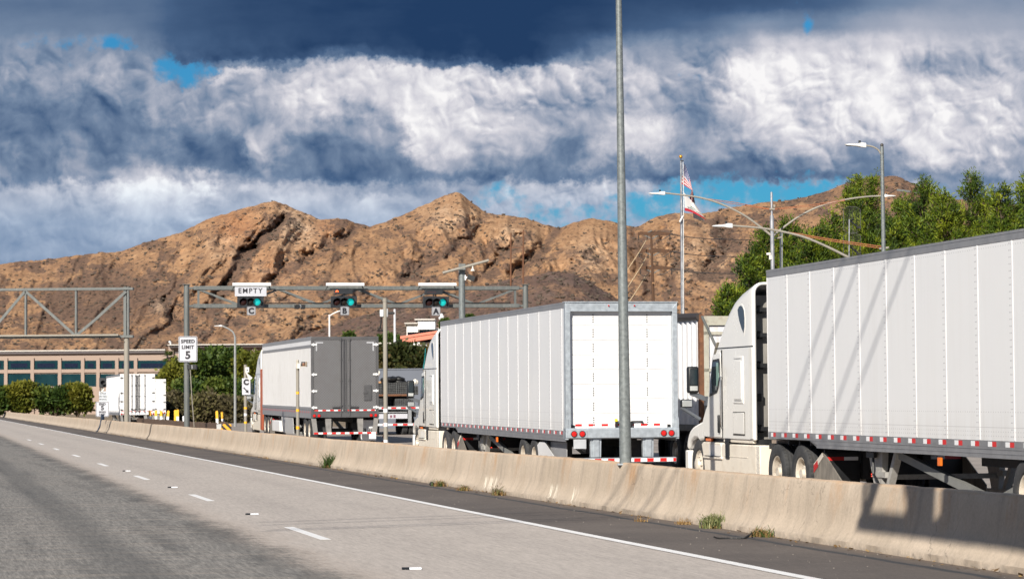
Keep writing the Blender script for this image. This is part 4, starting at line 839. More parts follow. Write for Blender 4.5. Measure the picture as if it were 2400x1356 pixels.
    lamp = MB().lathe([(.035, 0), (.03, -.02), (0, -.022)], (-.05, 13.2, .79), (0, 1, 0), 12); B(lamp, 'reflector', pbr('dim red reflector', (.25, .01, .012), .3))
    for s in (-1, 1):
        q = B(MB().prism([(13.86,.70),(13.42,.9),(13.2,.82),(12.3,.36),(12.3,.2),(13.86,.2)], YZ, min(s * 1.24, s * 1.22), max(s * 1.24, s * 1.22)), 'quarter_fender', pbr('dirty grey flap', (.2, .18, .155), .8, var=.35, scale=9, dirt=(.08, .07, .06), streak=True))
        if s < 0:
            B(MB().prism([(13.86,.57),(13.86,.70),(13.42,.9),(13.36,.84)], YZ, -1.245, -1.242), 'fender_trim', SKIRTW, q); B(MB().prism([(13.86,.55),(13.86,.68),(13.66,.77),(13.64,.66)], YZ, -1.2465, -1.244), 'reflective_tape', REDT, q)
        B(MB().box(min(s * 1.22, s * .62), max(s * 1.22, s * .62), 13.36, 13.40, .9, .95).box(min(s * 1.22, s * .62), max(s * 1.22, s * .62), 13.3, 13.32, .15, .9), 'mud_flap', BLACK)
        tp = MB(); x0 = s * 1.2; tp.add([(x0, 13.295, .83), (x0 - s * .3, 13.295, .83), (x0 - s * .3, 13.295, .77), (x0, 13.295, .77)], [(0, 1, 2, 3)], 0); tp.add([(x0 - s * .3, 13.295, .83), (x0 - s * .55, 13.295, .83), (x0 - s * .55, 13.295, .77), (x0 - s * .3, 13.295, .77)], [(0, 1, 2, 3)], 1)
        B(tp, 'reflective_tape', [REDT, WHT], smooth=0)
    B(MB().tube([(-.7, 16.6, 1.3), (-.8, 16.3, 1.0), (-.6, 15.9, 1.05), (-.3, 15.6, 1.15)], .03, 6).tube([(-.5, 17.2, 1.4), (-.62, 16.5, .98), (-.4, 16.0, 1.02)], .025, 6).box(-1.0, -.75, 16.55, 16.9, .98, 1.06), 'air_hose', pbr('pale hose', (.32, .25, .2), .6, var=.4, scale=12))
    for y in (15.94, 14.63):
        for s in (-1, 1):
            w = wheel(r, y - 17.5, s, 1.235)
    for s in (-1, 1): wheel(r, 20.97 - 17.5, s, 1.2, dual=False, steer=True)
    return r
van_trailer('box_trailer', 'white riveted box trailer cut off by the edge of the view, nearest of all', POSE1)
tractor('semi_tractor', 'white sleeper cab tractor with teardrop side window, closest to the camera', POSE1)
van_trailer('box_trailer', 'white box trailer with closed roll-up rear door behind the tall foreground pole', POSE2)
t2 = copy_tree(bpy.data.objects['semi_tractor'])
def place(o, pose, along):
    x, y, z, yaw, pit = pose
    o.location = Matrix.Translation((x, y, z)) @ Matrix.Rotation(yaw, 4, 'Z') @ Matrix.Rotation(pit, 4, 'X') @ Vector((0, along, 0)); o.rotation_euler = (pit, 0, yaw)
place(t2, POSE2, 17.5); t2['label'] = 'white tractor with teal decals ahead of the trailer with the roll-up door'
q = MB().prism([(19.62, 2.79), (19.5, 2.79), (19.38, 2.95), (19.25, 3.15), (19.15, 3.4), (19.3, 3.1), (19.5, 2.9)], YZ, -1.242, -1.225); q.v = [(x, y - 17.5, z) for x, y, z in q.v]; q.build('teal_decal', TEAL, t2)
swing_trailer('box_trailer', 'grimy trailer with grey quilted swing doors and white corrugated sides', POSE3, pbr('greyish white sheet', (.53, .53, .54), .45, .1, var=.06, dirt=(.40, .385, .37), streak=True), swing_material(), pbr('dark door frame', (.1, .1, .105), .5, .3))
t3 = copy_tree(bpy.data.objects['semi_tractor']); place(t3, POSE3, 17.5); t3['label'] = 'white tractor with rust red cab corner, hidden behind the grey-doored trailer'
MB().box(-1.26, -1.2, -1.0, -.16, .3, 3.0).build('red_corner_panel', REDC, t3)
swing_trailer('box_trailer', 'small distant white trailer with four dark lock rods, left of all the trucks', POSE6, WHITE, WHITE, WHITE, False, (-.42, -.14, .14, .55), simple=True)
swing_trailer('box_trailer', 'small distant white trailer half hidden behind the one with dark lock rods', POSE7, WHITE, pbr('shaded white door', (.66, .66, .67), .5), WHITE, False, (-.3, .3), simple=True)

def container_trailer():
    r = vehicle('open_top_trailer', 'white ribbed open-top trailer with rolled tarp and rusty rear frame between two trucks', 'trailer', POSE5)
    L = 13.5; MB().box(-1.24, 1.24, .1, L, 1.2, 3.9).build('cargo_box', WHITE, r, smooth=0)
    for s in (-1, 1):
        rows = []; y = .12
        while y < L:
            for dy, dx in ((0, .0), (.05, .05), (.17, .05), (.22, .0)): rows.append([(s * (1.245 + dx), y + dy, 1.22), (s * (1.245 + dx), y + dy, 3.86)])
            y += .43
        MB().sheet(rows, flip=s < 0).build('side_panel', pbr('white ribbed sheet', (.76, .76, .78), .4, var=.06, dirt=(.5, .47, .45), dirt_amt=.35, streak=True), r, smooth=0)
        MB().box(s * 1.22, s * 1.3, .1, L, 1.08, 1.24).build('side_rail', GREYP, r)
    MB().tube([(-1.27, .0, 3.93), (-1.29, 2, 3.98), (-1.27, 5, 3.95), (-1.28, L, 3.96)], .1, 8).build('tarp_roll', pbr('brown black tarp', (.04, .034, .032), .6, var=.3), r)
    f = MB()
    for s in (-1, 1): f.box(s * 1.19, s * 1.3, -.03, .12, 1.1, 4.0)
    f.build('corner_post', RUST, r)
    h = MB().box(-1.19, 1.19, -.06, .08, 3.72, 3.95).box(-1.19, 1.19, -.05, .08, 3.48, 3.56).box(-1.19, 1.19, -.05, .08, 2.56, 2.64).box(-1.19, -1.06, -.05, .08, 1.1, 3.9).box(-1.19, 1.19, -.03, .1, 1.1, 1.3)
    h.build('rear_frame', pbr('khaki grey steel', (.4, .39, .33), .6, var=.15, dirt=(.16, .09, .05), dirt_amt=.5), r)
    d = MB().box(-1.06, 1.06, .0, .05, 1.2, 3.7); d.build('tailgate', pbr('pale lilac grey gate', (.62, .62, .66), .5, var=.06, dirt=(.4, .26, .15), dirt_amt=.35, streak=True), r)
    MB().tube([(-1.25, -.08, 3.95), (-.92, -.1, 3.24)], .035, 8).build('gate_strut', GREYP, r)
    MB().box(-1.0, 1.0, .6, L, .85, 1.1).build('chassis_frame', DARK, r)
    for y in (1.3, 2.6, 10.5):
        for s in (-1, 1): wheel(r, y, s, 1.24)
container_trailer()
def flatbed():
    r = vehicle('flatbed_trailer', 'flatbed trailer stacked with black crates, seen between two white trucks', 'trailer', POSE4)
    L = 14; d = MB().box(-1.3, 1.3, .02, L, 1.3, 1.48); d.build('deck', pbr('deck grey', (.3, .3, .31), .6), r)
    rs = MB().box(-1.3, 1.3, -.03, .02, 1.33, 1.47).box(-1.3, .7, -.04, .02, 1.17, 1.22).box(-1.3, 1.3, -.03, .03, .52, .66); rs.build('rear_beam', SIGNB, r)
    tape_strip(r, lambda u, v: (-1.28 + u, -.035, 1.36 + .08 * v), 2.56, [(.22, 1), (.26, 2)]); tape_strip(r, lambda u, v: (-1.28 + u, -.035, .54 + .09 * v), 2.56, [(.26, 1), (.24, 2)])
    MB().box(-.9, .72, .0, .03, .88, 1.12).build('rear_plate', SIGNW, r)
    MB().box(-.15, -.05, -.008, .0, .93, 1.05).box(.02, .12, -.008, .0, .92, 1.07).build('plate_mark', pbr('faded plum ink', (.2, .08, .12), .6), r)
    [MB().box(x, x + .17, .0, .08, .6, 1.33).build('guard_post', SIGNB, r) for x in (.75, -1.1)]
    MB().box(-1.2, 1.2, .3, L, .95, 1.28).build('chassis_frame', DARK, r); MB().box(-1.15, 1.1, 1.4, L - 2, 1.48, 2.72).build('dark_backing', TARP, r)  # black block added as a dark backing between the crates
    for y in (1.2, 2.5):
        for s in (-1, 1): wheel(r, y, s, 1.2)
    M = r.matrix_basis.copy()
    def on(x, y, z): x0, y0, z0, yaw, pit = POSE4; return Matrix.Translation((x0, y0, z0)) @ Matrix.Rotation(yaw, 4, 'Z') @ Vector((x, y, z))
    def crate(x, z, w, h, label, rows=6):
        t = thing('lattice_crate', label, 'crate', on(x, .25, z), POSE4[3], 'black lattice crates on the flatbed')
        MB().box(0, w, .03, 1.0, 0, h).build('crate_wall', pbr('deep black plastic', (.008, .008, .009), .6), t)
        g = MB(); nx = max(3, int(w / .09))
        for i in range(nx + 1): g.box(i * w / nx - .011, i * w / nx + .011, -.01, .03, 0, h)
        for j in range(rows + 1): g.box(0, w, -.008, .028, j * h / rows - .011, j * h / rows + .011)
        g.build('lattice', pbr('dark grey plastic grid', (.085, .088, .09), .55, var=.5, scale=7), t)
    crate(-1.25, 2.1, .75, .5, 'black lattice crate on the upper tier, behind the slim pole'); crate(-.42, 2.1, .62, .52, 'black lattice crate in the middle of the upper tier'); crate(.22, 2.1, .66, .55, 'black lattice crate of wider mesh beside the truck mirror'); crate(.95, 2.05, .34, .42, 'short black crate at the end of the upper tier under the white sack')
    crate(-1.0, 1.48, .5, .38, 'low dark crate on the flatbed deck, seen beside the slim pole'); crate(.15, 1.48, .9, .36, 'low dark crate on the deck above the striped rear beam')
    for x, z, w, lab in ((-1.3, 1.98, 2.1, 'rusty brown timber bearer between the two tiers of crates'), (-1.3, 2.62, .75, 'short pale timber on top of the far crate')):
        o = MB().box(0, w, 0, 1.1, 0, .1).build('timber_bearer', HAY if z > 2.3 else RUST, None, bevel=.01); o.location = on(x, .2, z); o.rotation_euler.z = POSE4[3]; tag(o, lab, 'timber')
    def lump(name, x, z, r_, sq, mat, lab, cat):
        m = MB()
        for q in range(9 if name == 'tarpaulin' else 3): m.ball((RNG.uniform(-.6, .6) * r_ * sq[0], RNG.uniform(-.3, .3) * r_, RNG.uniform(-.45, .3) * r_ * sq[2]), r_ * RNG.uniform(.4, .62), n=10, sq=sq)
        m.v = [(a * (1 + RNG.normal(0, .07)), b * (1 + RNG.normal(0, .05)), c * (1 + RNG.normal(0, .08))) for a, b, c in m.v]
        o = m.build(name, mat, None, smooth=60); o.location = on(x, .7, z); o.rotation_euler.z = POSE4[3]; tag(o, lab, cat)
    lump('tarpaulin', .1, 2.78, .5, (1.15, .8, .5), TARP, 'crumpled black tarpaulin heaped over the crates', 'tarpaulin'); lump('tarpaulin', -.95, 2.9, .3, (1., .8, .5), TARP, 'small black wrap on the crates beside the slim pole', 'tarpaulin')
    lump('sack', 1.2, 2.72, .2, (1, .8, 1.1), BAG, 'cream sack tied at the neck above the truck mirror', 'sack'); lump('sack', -.63, 3.1, .17, (.9, .8, 1.3), BAG, 'white bundle at the edge of the grey trailer doors', 'sack'); lump('sack', .37, 2.87, .12, (1., .8, 1.1), WHITE, 'bright white bag on top of the black tarpaulin', 'sack'); lump('sack', -.33, 2.73, .13, (.7, .8, 1.2), WHITE, 'white bag pressed against the slim pole', 'sack'); lump('sack', .42, 1.72, .11, (.7, .6, 1.4), WHITE, 'white scrap of sheeting hanging in front of the low crate', 'sheeting')
flatbed()

# ------------------------------------------------------------------ gantry with lane signals
def px_per_m(p): return FPX / p.y
def plate_sign(name, label, cat, cx, cy, wpx, hpx, depth, texts, group=None, border=True, face=SIGNW, ink=INK, yaw=0., corner=.12, post=None):
    """flat sign seen around that direction; texts: (string, height share, x share, y share, fatness, spacing)"""
    p = at(cx, cy, depth); k = depth / FPX; w, h = wpx * k, hpx * k
    r = thing(name, label, cat, p, yaw, group)
    def rr(w, h, rad, y):
        pts = []
        for qx, qz, a0 in ((1, 1, 0), (-1, 1, 90), (-1, -1, 180), (1, -1, 270)):
            for a in (0, 30, 60, 90): t = math.radians(a0 + a); pts.append((qx * (w / 2 - rad) + rad * math.cos(t), qz * (h / 2 - rad) + rad * math.sin(t)))
        return pts
    rad = min(w, h) * corner
    MB().prism(rr(w, h, rad, 0), XZ, 0, .012).build('sign_plate', [face], r, smooth=0)
    if border:
        a, b = rr(w * .955, h - w * .045, rad * .85, 0), rr(w * .90, h - w * .10, rad * .7, 0); n = len(a)
        MB().add([(x, -.003, z) for x, z in a] + [(x, -.003, z) for x, z in b], [(i, (i + 1) % n, n + (i + 1) % n, n + i) for i in range(n)]).build('border', ink, r, smooth=0)
    for s, hh, dx, dz, fat, sp in texts:
        vs, fs = text_mesh(s, hh * h / .73, fat=fat, spacing=sp)
        MB().add([(v.x + dx * w, -.004, v.y + dz * h) for v in vs], fs).build('lettering', ink, r, smooth=0)
    return r, w, h, p
GD = 122.
def build_gantry():
    base = on_lane(438, 1000, 12.45); base.z = ramp_z(base.y)
    A = at(438, 672, base.y); yaw = HEAD * .0 + math.atan(.20)
    far = at(1232, 676, base.y + 3.0)
    d = (far - A); d.z = 0; W = d.length; yaw = math.atan2(d.y, d.x)
    r = thing('signal_gantry', 'grey steel truss gantry carrying three lane signals across the truck lanes', 'gantry', base, yaw)
    z0 = base.z; zt = A.z - z0; zb = at(438, 717, base.y).z - z0; r_ = .135
    for x, lab in ((0, None), (W, None)):
        m = MB().tube([(x, 0, -.2), (x, 0, zt + .12)], r_, 16); m.box(x - .18, x + .18, -.18, .18, zt + .1, zt + .13); m.build('post', GREYP, r)
    for z, nm in ((zt - .06, 'top_chord'), (zb, 'bottom_chord')):
        m = MB().box(.32, W - .35, -.3, -.15, z - .09, z + .09).box(.32, W - .35, .15, .3, z - .09, z + .09).box(.1, .34, -.06, .06, z - .05, z + .05).box(W - .36, W - .1, -.06, .06, z - .05, z + .05)
        m.build(nm, GREYP, r, bevel=.01)
    g = MB(); n = 8; xs = [.55 + (W - 1.1) * i / n for i in range(n + 1)]
    for i in range(n):
        a, b = (zt - .12, zb + .06) if i % 2 == 0 else (zb + .06, zt - .12); g.beam((xs[i], -.22, a), (xs[i + 1], -.22, b), .06, .09); g.beam((xs[i], .22, a), (xs[i + 1], .22, b), .06, .09)
    g.build('truss_brace', GREYP, r)
    g = MB()
    for x in (.55, W - .55): g.box(x - .05, x + .05, -.24, -.14, zb, zt)
    g.build('end_strut', GREYP, r)
    c = MB().tube([(xs[3] * .6, -.33, zb + .13), (W * .62, -.33, zb + .14), (W - .8, -.33, zb + .13)], .025, 6); c.build('conduit', BLACK, r)
    return base.y, yaw
GY, GYAW = build_gantry()
def gdepth(px): return GY + (px - 438) / (1232 - 438) * 3.0 - .75
def signal(px, py, letter, label):
    D = gdepth(px); k = D / FPX; p = at(px, py, D)
    r = thing('lane_signal', label, 'traffic light', p, GYAW, 'lane signals on the gantry')
    w, h = 62 * k, 27 * k
    b = MB().box(-w / 2, w / 2, .0, .03, -h / 2, h / 2); b.box(-w * .42, w * .42, .03, .3, -h * .4, h * .4); b.build('housing', HOUSE, r, bevel=.012)
    v = MB()
    for i, x in enumerate((-w * .27, 0, w * .25)):
        rad = h * .30
        m = MB().lathe([(rad, .0), (rad * .8, -.035), (rad * .4, -.055), (0, -.06)], (x, .0, -h * .02), (0, 1, 0), 20)
        lens = ['dim red lens', 'dim amber lens', 'lit green lens'][i]; cols = [(.022, .005, .004), (.014, .011, .008), (.005, .26, .24)][i]
        m.build('lens', pbr(lens, cols, .25, var=.1, emis=((.01, .55, .55), .42) if i == 2 else None), r)
        o = MB(); n = 20; a0, a1 = math.radians(-35), math.radians(215); rows = []
        for q in range(n + 1):
            a = a0 + (a1 - a0) * q / n; ca, sa = math.cos(a), math.sin(a)
            rows.append([(x + rad * 1.12 * ca, .0, -h * .02 + rad * 1.12 * sa), (x + rad * 1.16 * ca, -.24 * (.55 + .45 * max(sa, 0)), -h * .02 + rad * 1.16 * sa)])
        o.sheet(rows); vo = o.build('visor', HOUSE, r); so = vo.modifiers.new('solid', 'SOLIDIFY'); so.thickness = .012
    m = MB().box(-w * .45, w * .45, .2, .26, h * .35, h * .5).tube([(0, .15, h * .5), (0, .15, h * .5 + .22)], .03, 6); m.build('hanger', BLACK, r)
    return r
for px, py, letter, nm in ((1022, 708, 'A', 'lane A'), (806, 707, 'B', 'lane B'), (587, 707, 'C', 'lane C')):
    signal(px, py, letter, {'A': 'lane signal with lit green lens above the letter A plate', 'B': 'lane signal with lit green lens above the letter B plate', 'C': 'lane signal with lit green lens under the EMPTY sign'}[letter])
    plate_sign('letter_sign', 'small square sign with letter %s hanging under a lane signal' % letter, 'sign', px + (2 if letter != 'A' else 0), py + 21, 21, 20.5, gdepth(px) - .02, [(letter, .64, 0, 0, .022, 1)], 'letter plates under the lane signals', yaw=GYAW, face=pbr('shade toned letter plate', (.32, .325, .35), .45, var=.05))  # plate face greyed in its colour to stand for the shade on it
    D = gdepth(px) + .02; k = D / FPX; p = at(px + 3, 666.2, D)
    t = thing('sign_light', {'A': 'long white lamp tube on the gantry above signal A', 'B': 'long white lamp tube on the gantry above signal B', 'C': 'long white lamp tube on the gantry above the EMPTY sign'}[letter], 'lamp', p, GYAW, 'lamp tubes along the top of the gantry')
    MB().prism([(-.09, -.07), (.09, -.07), (.09, .02), (.05, .075), (-.05, .075), (-.09, .02)], lambda a, c, q: (q, a, c), -45 * k, 45 * k).build('lamp_case', WHITE, t, smooth=0, bevel=.01)
    MB().beam((-40 * k, .1, -.05), (-46 * k, .12, -.3), .04, .04).beam((40 * k, .1, -.05), (46 * k, .12, -.3), .04, .04).build('bracket', BLACK, t)
plate_sign('lane_sign', 'white rectangular sign reading EMPTY over the lane C signal', 'sign', 587.5, 683, 74, 22, gdepth(587) - .06, [('EMPTY', .54, 0, .10, .008, 1.25)], yaw=GYAW, border=False, corner=.06)
for px, w_ in ((806, 42), (1017, 42)):
    D = gdepth(px) - .03; k = D / FPX; p = at(px, 683 if px < 900 else 684, D)
    t = thing('display_board', 'black display board above signal %s' % ('B with one glowing orange arc' if px < 900 else 'A with faint unlit dots'), 'display', p, GYAW, 'display boards on the gantry')
    MB().box(-w_ / 2 * k, w_ / 2 * k, 0, .2, -5.5 * k, 5.5 * k).build('case', HOUSE, t, bevel=.01); MB().box(-.03, .03, .05, .1, -12 * k, -5.5 * k).build('hanger', BLACK, t)
    if px < 900:
        a = MB().tube([(-16 * k + 2.2 * k * math.cos(q), -.012, -.6 * k + 2.6 * k * math.sin(q)) for q in np.linspace(-.2, 3.4, 9)], .022, 6); a.build('lit_arc', pbr('lit orange display', (.8, .1, .02), .4, emis=((1, .13, .03), 2.2)), t)
    else:
        a = MB(); [a.box((-15 + 3 * i) * k, (-14 + 3 * i) * k, -.004, 0, -1 * k, .2 * k) for i in range(7)]; a.build('dim_dot_pattern', pbr('dim red dots', (.16, .012, .01), .5), t)
D = gdepth(703) - .05; k = D / FPX
t = thing('gantry_camera', 'twin black camera boxes on the lower chord between the EMPTY sign and signal B', 'camera', at(703, 718, D), GYAW)
MB().box(-12 * k, -1.5 * k, -.1, .25, -5.5 * k, 4.5 * k).box(2.5 * k, 12 * k, -.1, .25, -6 * k, 4.5 * k).build('camera_box', BLACK, t, bevel=.012); MB().box(-1.5 * k, 2.5 * k, 0, .2, -3 * k, 4 * k).build('bracket', SIGNB, t)
plate_sign('speed_sign', 'white SPEED LIMIT 5 sign on the left post of the gantry', 'sign', 440.5, 817.5, 44, 60, GY - .2, [('SPEED', .135, 0, .30, .012, 1.1), ('LIMIT', .135, 0, .075, .012, 1.1), ('5', .30, -.005, -.235, .022, 1)], corner=.08)
D = GY - .2; k = D / FPX
t = thing('sensor_box', 'pair of small black boxes on the gantry post just under the SPEED LIMIT sign', 'sensor', at(449, 859, D))
MB().box(-10 * k, -1 * k, -.1, .2, -6 * k, 5 * k).box(2.5 * k, 12 * k, -.12, .2, -6 * k, 5 * k).build('sensor_case', BLACK, t, bevel=.01); MB().box(-1 * k, 2.5 * k, -.02, .2, -5 * k, 4 * k).build('bracket', SIGNB, t)
t = thing('guy_cable', 'thin slack cable hanging down beside the gantry post with the speed sign', 'cable', at(455, 1000, GY - .3)); P0 = t.location
MB().tube([at(446, 866, GY - .3) - P0, at(449, 920, GY - .3) - P0, at(455, 1000, GY - .3) - P0], .022, 5).build('cable_run', POLET, t)

# sign truss over the freeway at the far left
def far_truss():
    p = on_lane(297, 985, 12.4); D = p.y; k = D / FPX; base = Vector((p.x, p.y, 0))
    r = thing('sign_truss', 'weathered grey cantilever truss reaching over the freeway at the far left', 'gantry', base, 0)
    z = lambda py: at(297, py, D).z
    MB().tube([(0, 0, -.2), (0, 0, z(790))], 6.2 * k, 18).build('post', POLET, r)
    MB().box(-6.5 * k, 0, -.15, .15, z(790), z(672)).box(2 * k, 6 * k, -.18, .18, z(790), z(672)).build('upright', GREYP, r)
    for py, nm, hh in ((676.5, 'top_chord', 3), (788, 'bottom_chord', 3)): MB().box(-330 * k, 16 * k, -.25, .25, z(py + hh), z(py - hh)).build(nm, GREYP, r, bevel=.01)
    b = MB(); b.beam((-.0, -.2, z(683)), (-72 * k, -.2, z(748)), .1, .16); b.beam((-72 * k, -.2, z(748)), (-118 * k, -.2, z(786)), .1, .16); b.beam((-118 * k, -.2, z(786)), (-236 * k, -.2, z(680)), .1, .16); b.box(-120 * k, -116 * k, -.2, .2, z(785), z(680)); b.box(-238 * k, -234 * k, -.2, .2, z(785), z(680)); b.beam((-236 * k, -.2, z(680)), (-326 * k, -.2, z(786)), .1, .16)
    b.build('truss_brace', GREYP, r)
    MB().box(-300 * k, -17 * k, -.4, -.1, z(785), z(783)).box(-300 * k, -17 * k, -.42, -.38, z(786.5), z(782.5)).build('walkway', POLET, r)
    w = MB().tube([(-62 * k, -.3, z(790)), (-60 * k, -.3, z(796)), (-56 * k, -.3, z(791))], .03, 5).tube([(-14 * k, -.3, z(788)), (-11 * k, -.3, z(797)), (-5 * k, -.3, z(797))], .03, 5); w.build('cable', BLACK, r)
far_truss()
def post_sign_group():
    p = on_lane(240, 985, 12.16); D = p.y; k = D / FPX
    r, w, h, q = plate_sign('speed_sign', 'white END 5 SPEED LIMIT sign clamped on the far barrier', 'sign', 240, 958, 31, 35.5, D, [('END', .15, 0, .335, .012, 1.1), ('5', .30, 0, .085, .02, 1), ('SPEED', .115, 0, -.19, .009, 1.1), ('LIMIT', .115, 0, -.35, .009, 1.1)], corner=.09)
    m = MB(); zb = .84 - q.z
    m.tube([(0, .05, -h * .35), (0, .05, zb - .02)], .13, 10); m.build('post', pbr('blue black post', (.03, .045, .075), .3, .3), r)
    lx = Vector((math.cos(HEAD), math.sin(HEAD), 0)); a = []
    for l, z in ((.0, .86), (-.1, .86), (-.12, .62), (-.2, .36), (-.33, .10), (-.42, .02)): a.append(Vector((0, 0, z - q.z)) + lx * l)
    s = MB()
    for u, v in zip(a, a[1:]): s.beam(u, v, .55, .05)
    s.build('saddle_bracket', pbr('blue black post', (.03, .045, .075)), r)
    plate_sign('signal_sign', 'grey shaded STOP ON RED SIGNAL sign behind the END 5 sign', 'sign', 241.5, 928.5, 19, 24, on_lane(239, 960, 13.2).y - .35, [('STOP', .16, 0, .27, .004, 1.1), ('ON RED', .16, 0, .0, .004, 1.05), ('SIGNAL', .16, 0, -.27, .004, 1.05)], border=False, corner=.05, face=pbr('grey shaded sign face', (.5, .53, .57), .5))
    p2 = on_lane(239, 960, 13.2); k2 = p2.y / FPX
    t = thing('signal_post', 'short post with a black signal head and pale horn behind the END 5 sign', 'traffic light', Vector((p2.x, p2.y, 0))); z = lambda py: at(239, py, p2.y).z
    MB().tube([(0, .1, -.1), (0, .1, z(886))], 3.2 * k2, 8).build('post', POLET, t)
    MB().box(-6 * k2, 9 * k2, -.1, .35, z(907), z(885)).build('housing', HOUSE, t, bevel=.02); MB().lathe([(5.5 * k2, 0), (5.5 * k2, -.3), (5.2 * k2, -.3), (5. * k2, -.02), (0, -.02)], (4 * k2, -.1, z(896)), (0, 1, 0), 16).build('visor', BLACK, t)
    MB().lathe([(1.6 * k2, .2), (2. * k2, .0), (3.4 * k2, -.25)], (3 * k2, -.2, z(915)), (.25, .6, .6), 12).build('horn', BAG, t)
post_sign_group()

# ------------------------------------------------------------------ slim posts beside the lanes
def slim_post(px, ytop, L, rpx, name, label, cat, bands, mat=POLET, base_z=None):
    p = on_lane(px, 1000, L); D = p.y; k = D / FPX; b = Vector((p.x, D, ramp_z(D) if base_z is None else base_z))
    t = thing(name, label, cat, b); zt = at(px, ytop, D).z - b.z
    MB().tube([(0, 0, -.1), (0, 0, zt)], rpx * k, 14).build('post', mat, t)
    for y0, y1, mt in bands:
        a, c = at(px, y1, D).z - b.z, at(px, y0, D).z - b.z; MB().tube([(0, 0, a), (0, 0, c)], rpx * k * 1.05, 14, caps=False).build('band', mt, t)
    return t, D, k, (lambda py: at(px, py, D).z - b.z), zt
t, D, k, z, zt = slim_post(698, 862, 12.95, 4., 'camera_post', 'tan post with yellow bands and a small camera in front of the grey-doored trailer', 'post', [(917, 923, YEL), (958, 964, YEL), (998, 1005, YEL)])
MB().tube([(0, 0, zt), (0, 0, z(846))], 3. * k, 12).box(-2.5 * k, 4 * k, -.12, .05, z(864), z(850)).ball((0, 0, z(845)), 3.4 * k).build('cap', pbr('tan grey fitting', (.42, .39, .33), .6), t)
MB().box(1 * k, 8 * k, -.2, .0, z(863), z(852)).tube([(4 * k, -.1, z(858)), (10 * k, -.05, z(853))], .03, 6).build('bracket', BAG, t)
c = MB().box(9.5 * k, 21 * k, -.18, .3, z(858.5), z(847.5)); c.build('camera_hood', BLACK, t, bevel=.01); MB().box(10 * k, 22 * k, -.22, -.18, z(859), z(857.5)).box(20 * k, 22 * k, -.22, -.1, z(859), z(847)).build('hood_edge', pbr('tan fitting', (.45, .36, .26), .6), t); MB().lathe([(.05, 0), (.0, -.01)], (15 * k, -.185, z(853)), (0, 1, 0), 10).build('camera_lens', pbr('brown lens', (.2, .09, .05), .3), t)
t, D, k, z, zt = slim_post(575.5, 854, 12.9, 3.6, 'lane_post', 'tan post with horn, letter C arrow sign and coloured bands', 'post', [(953, 958, YEL), (968, 974, WHT), (987, 992, YEL)])
MB().box(1 * k, 9 * k, -.12, .02, z(872), z(860)).build('switch_box', WHITE, t, bevel=.01); MB().box(3.5 * k, 6.5 * k, -.125, -.11, z(868), z(865)).build('black_dot', BLACK, t)
MB().lathe([(1.8 * k, .2), (2.2 * k, .05), (5.5 * k, -.14), (5.6 * k, -.16)], (7.5 * k, -.1, z(880)), (-.5, -.25, .8), 14).build('horn', BAG, t)
MB().box(8 * k, 15 * k, -.02, .2, z(920), z(897)).tube([(9 * k, .0, z(921)), (15 * k, 0, z(919)), (15 * k, 0, z(912))], .03, 6).build('signal_back', pbr('dark teal case', (.02, .05, .06), .4), t)
plate_sign('lane_sign', 'white sign with letter C over a slanting arrow on the tan post', 'sign', 577, 905, 19.5, 39, D - .12, [('C', .32, 0, .26, .022, 1)], border=False, corner=.08)
kk = (D - .14) / FPX; ar = thing('arrow_mark', 'x', 'x', at(577, 914, D - .14)); bpy.data.objects.remove(ar)
sg = [o for o in bpy.data.objects if o.name.startswith('lane_sign') and 'arrow' in o.get('label', '')][0]
m = MB(); c0 = Vector((0, -.006, -9 * k)); a, b = Vector((-6 * k, -.006, -2.5 * k)), Vector((6 * k, -.006, -15.5 * k)); d = (b - a).normalized(); n = Vector((d.z, 0, -d.x))
m.add([a + n * 1.5 * k, a - n * 1.5 * k, b - d * 5 * k - n * 1.5 * k, b - d * 5 * k + n * 1.5 * k], [(0, 1, 2, 3)]); m.add([b, b - d * 7 * k + n * 4.6 * k, b - d * 7 * k - n * 4.6 * k], [(0, 1, 2)]); m.build('arrow', INK, sg, smooth=0)
t, D, k, z, zt = slim_post(904, 706, 17.1, 5.2, 'camera_post', 'tall tan pipe post with white bands and side box, beside the grey doors', 'post', [(957, 966, WHT), (990, 999, WHT), (1030, 1039, WHT)])
MB().lathe([(6.3 * k, 0), (6.3 * k, 1.5 * k), (5.6 * k, 2 * k), (5.6 * k, 7 * k), (6.2 * k, 8 * k), (0, 9 * k)], (0, 0, zt), (0, 0, 1), 14).build('cap', POLET, t)
MB().box(-12 * k, -3 * k, -.1, .2, z(742), z(725)).build('side_box', pbr('pale blue grey box', (.55, .58, .6), .5), t, bevel=.02); MB().box(4 * k, 7 * k, -.1, .15, z(742), z(723)).build('back_box', SIGNB, t); MB().box(7 * k, 22 * k, -.1, .2, z(736), z(730.5)).build('camera_arm', BLACK, t, bevel=.01)
MB().tube([(-9 * k, 0, z(742)), (-9.2 * k, 0, z(755)), (-12 * k, 0, z(768)), (-19 * k, 0, z(775)), (-12 * k, 0, z(774)), (-3 * k, 0, z(774))], .03, 6).build('cable', BLACK, t)
def cone(px, py, hpx, L, label):
    p = on_lane(px, py, L); k = p.y / FPX; h = hpx * k
    t = thing('traffic_cone', label, 'traffic cone', Vector((p.x, p.y, p.z)))
    MB().lathe([(h * .24, 0), (h * .2, h * .3)], (0, 0, 0), (0, 0, 1), 14).lathe([(h * .11, h * .62), (h * .05, h), (0, h)], (0, 0, 0), (0, 0, 1), 14).box(-h * .3, h * .3, -h * .3, h * .3, -.03, .01).build('cone_body', ORANGE, t); MB().lathe([(h * .2, h * .3), (h * .11, h * .62)], (0, 0, 0), (0, 0, 1), 14).build('collar', WHT, t)
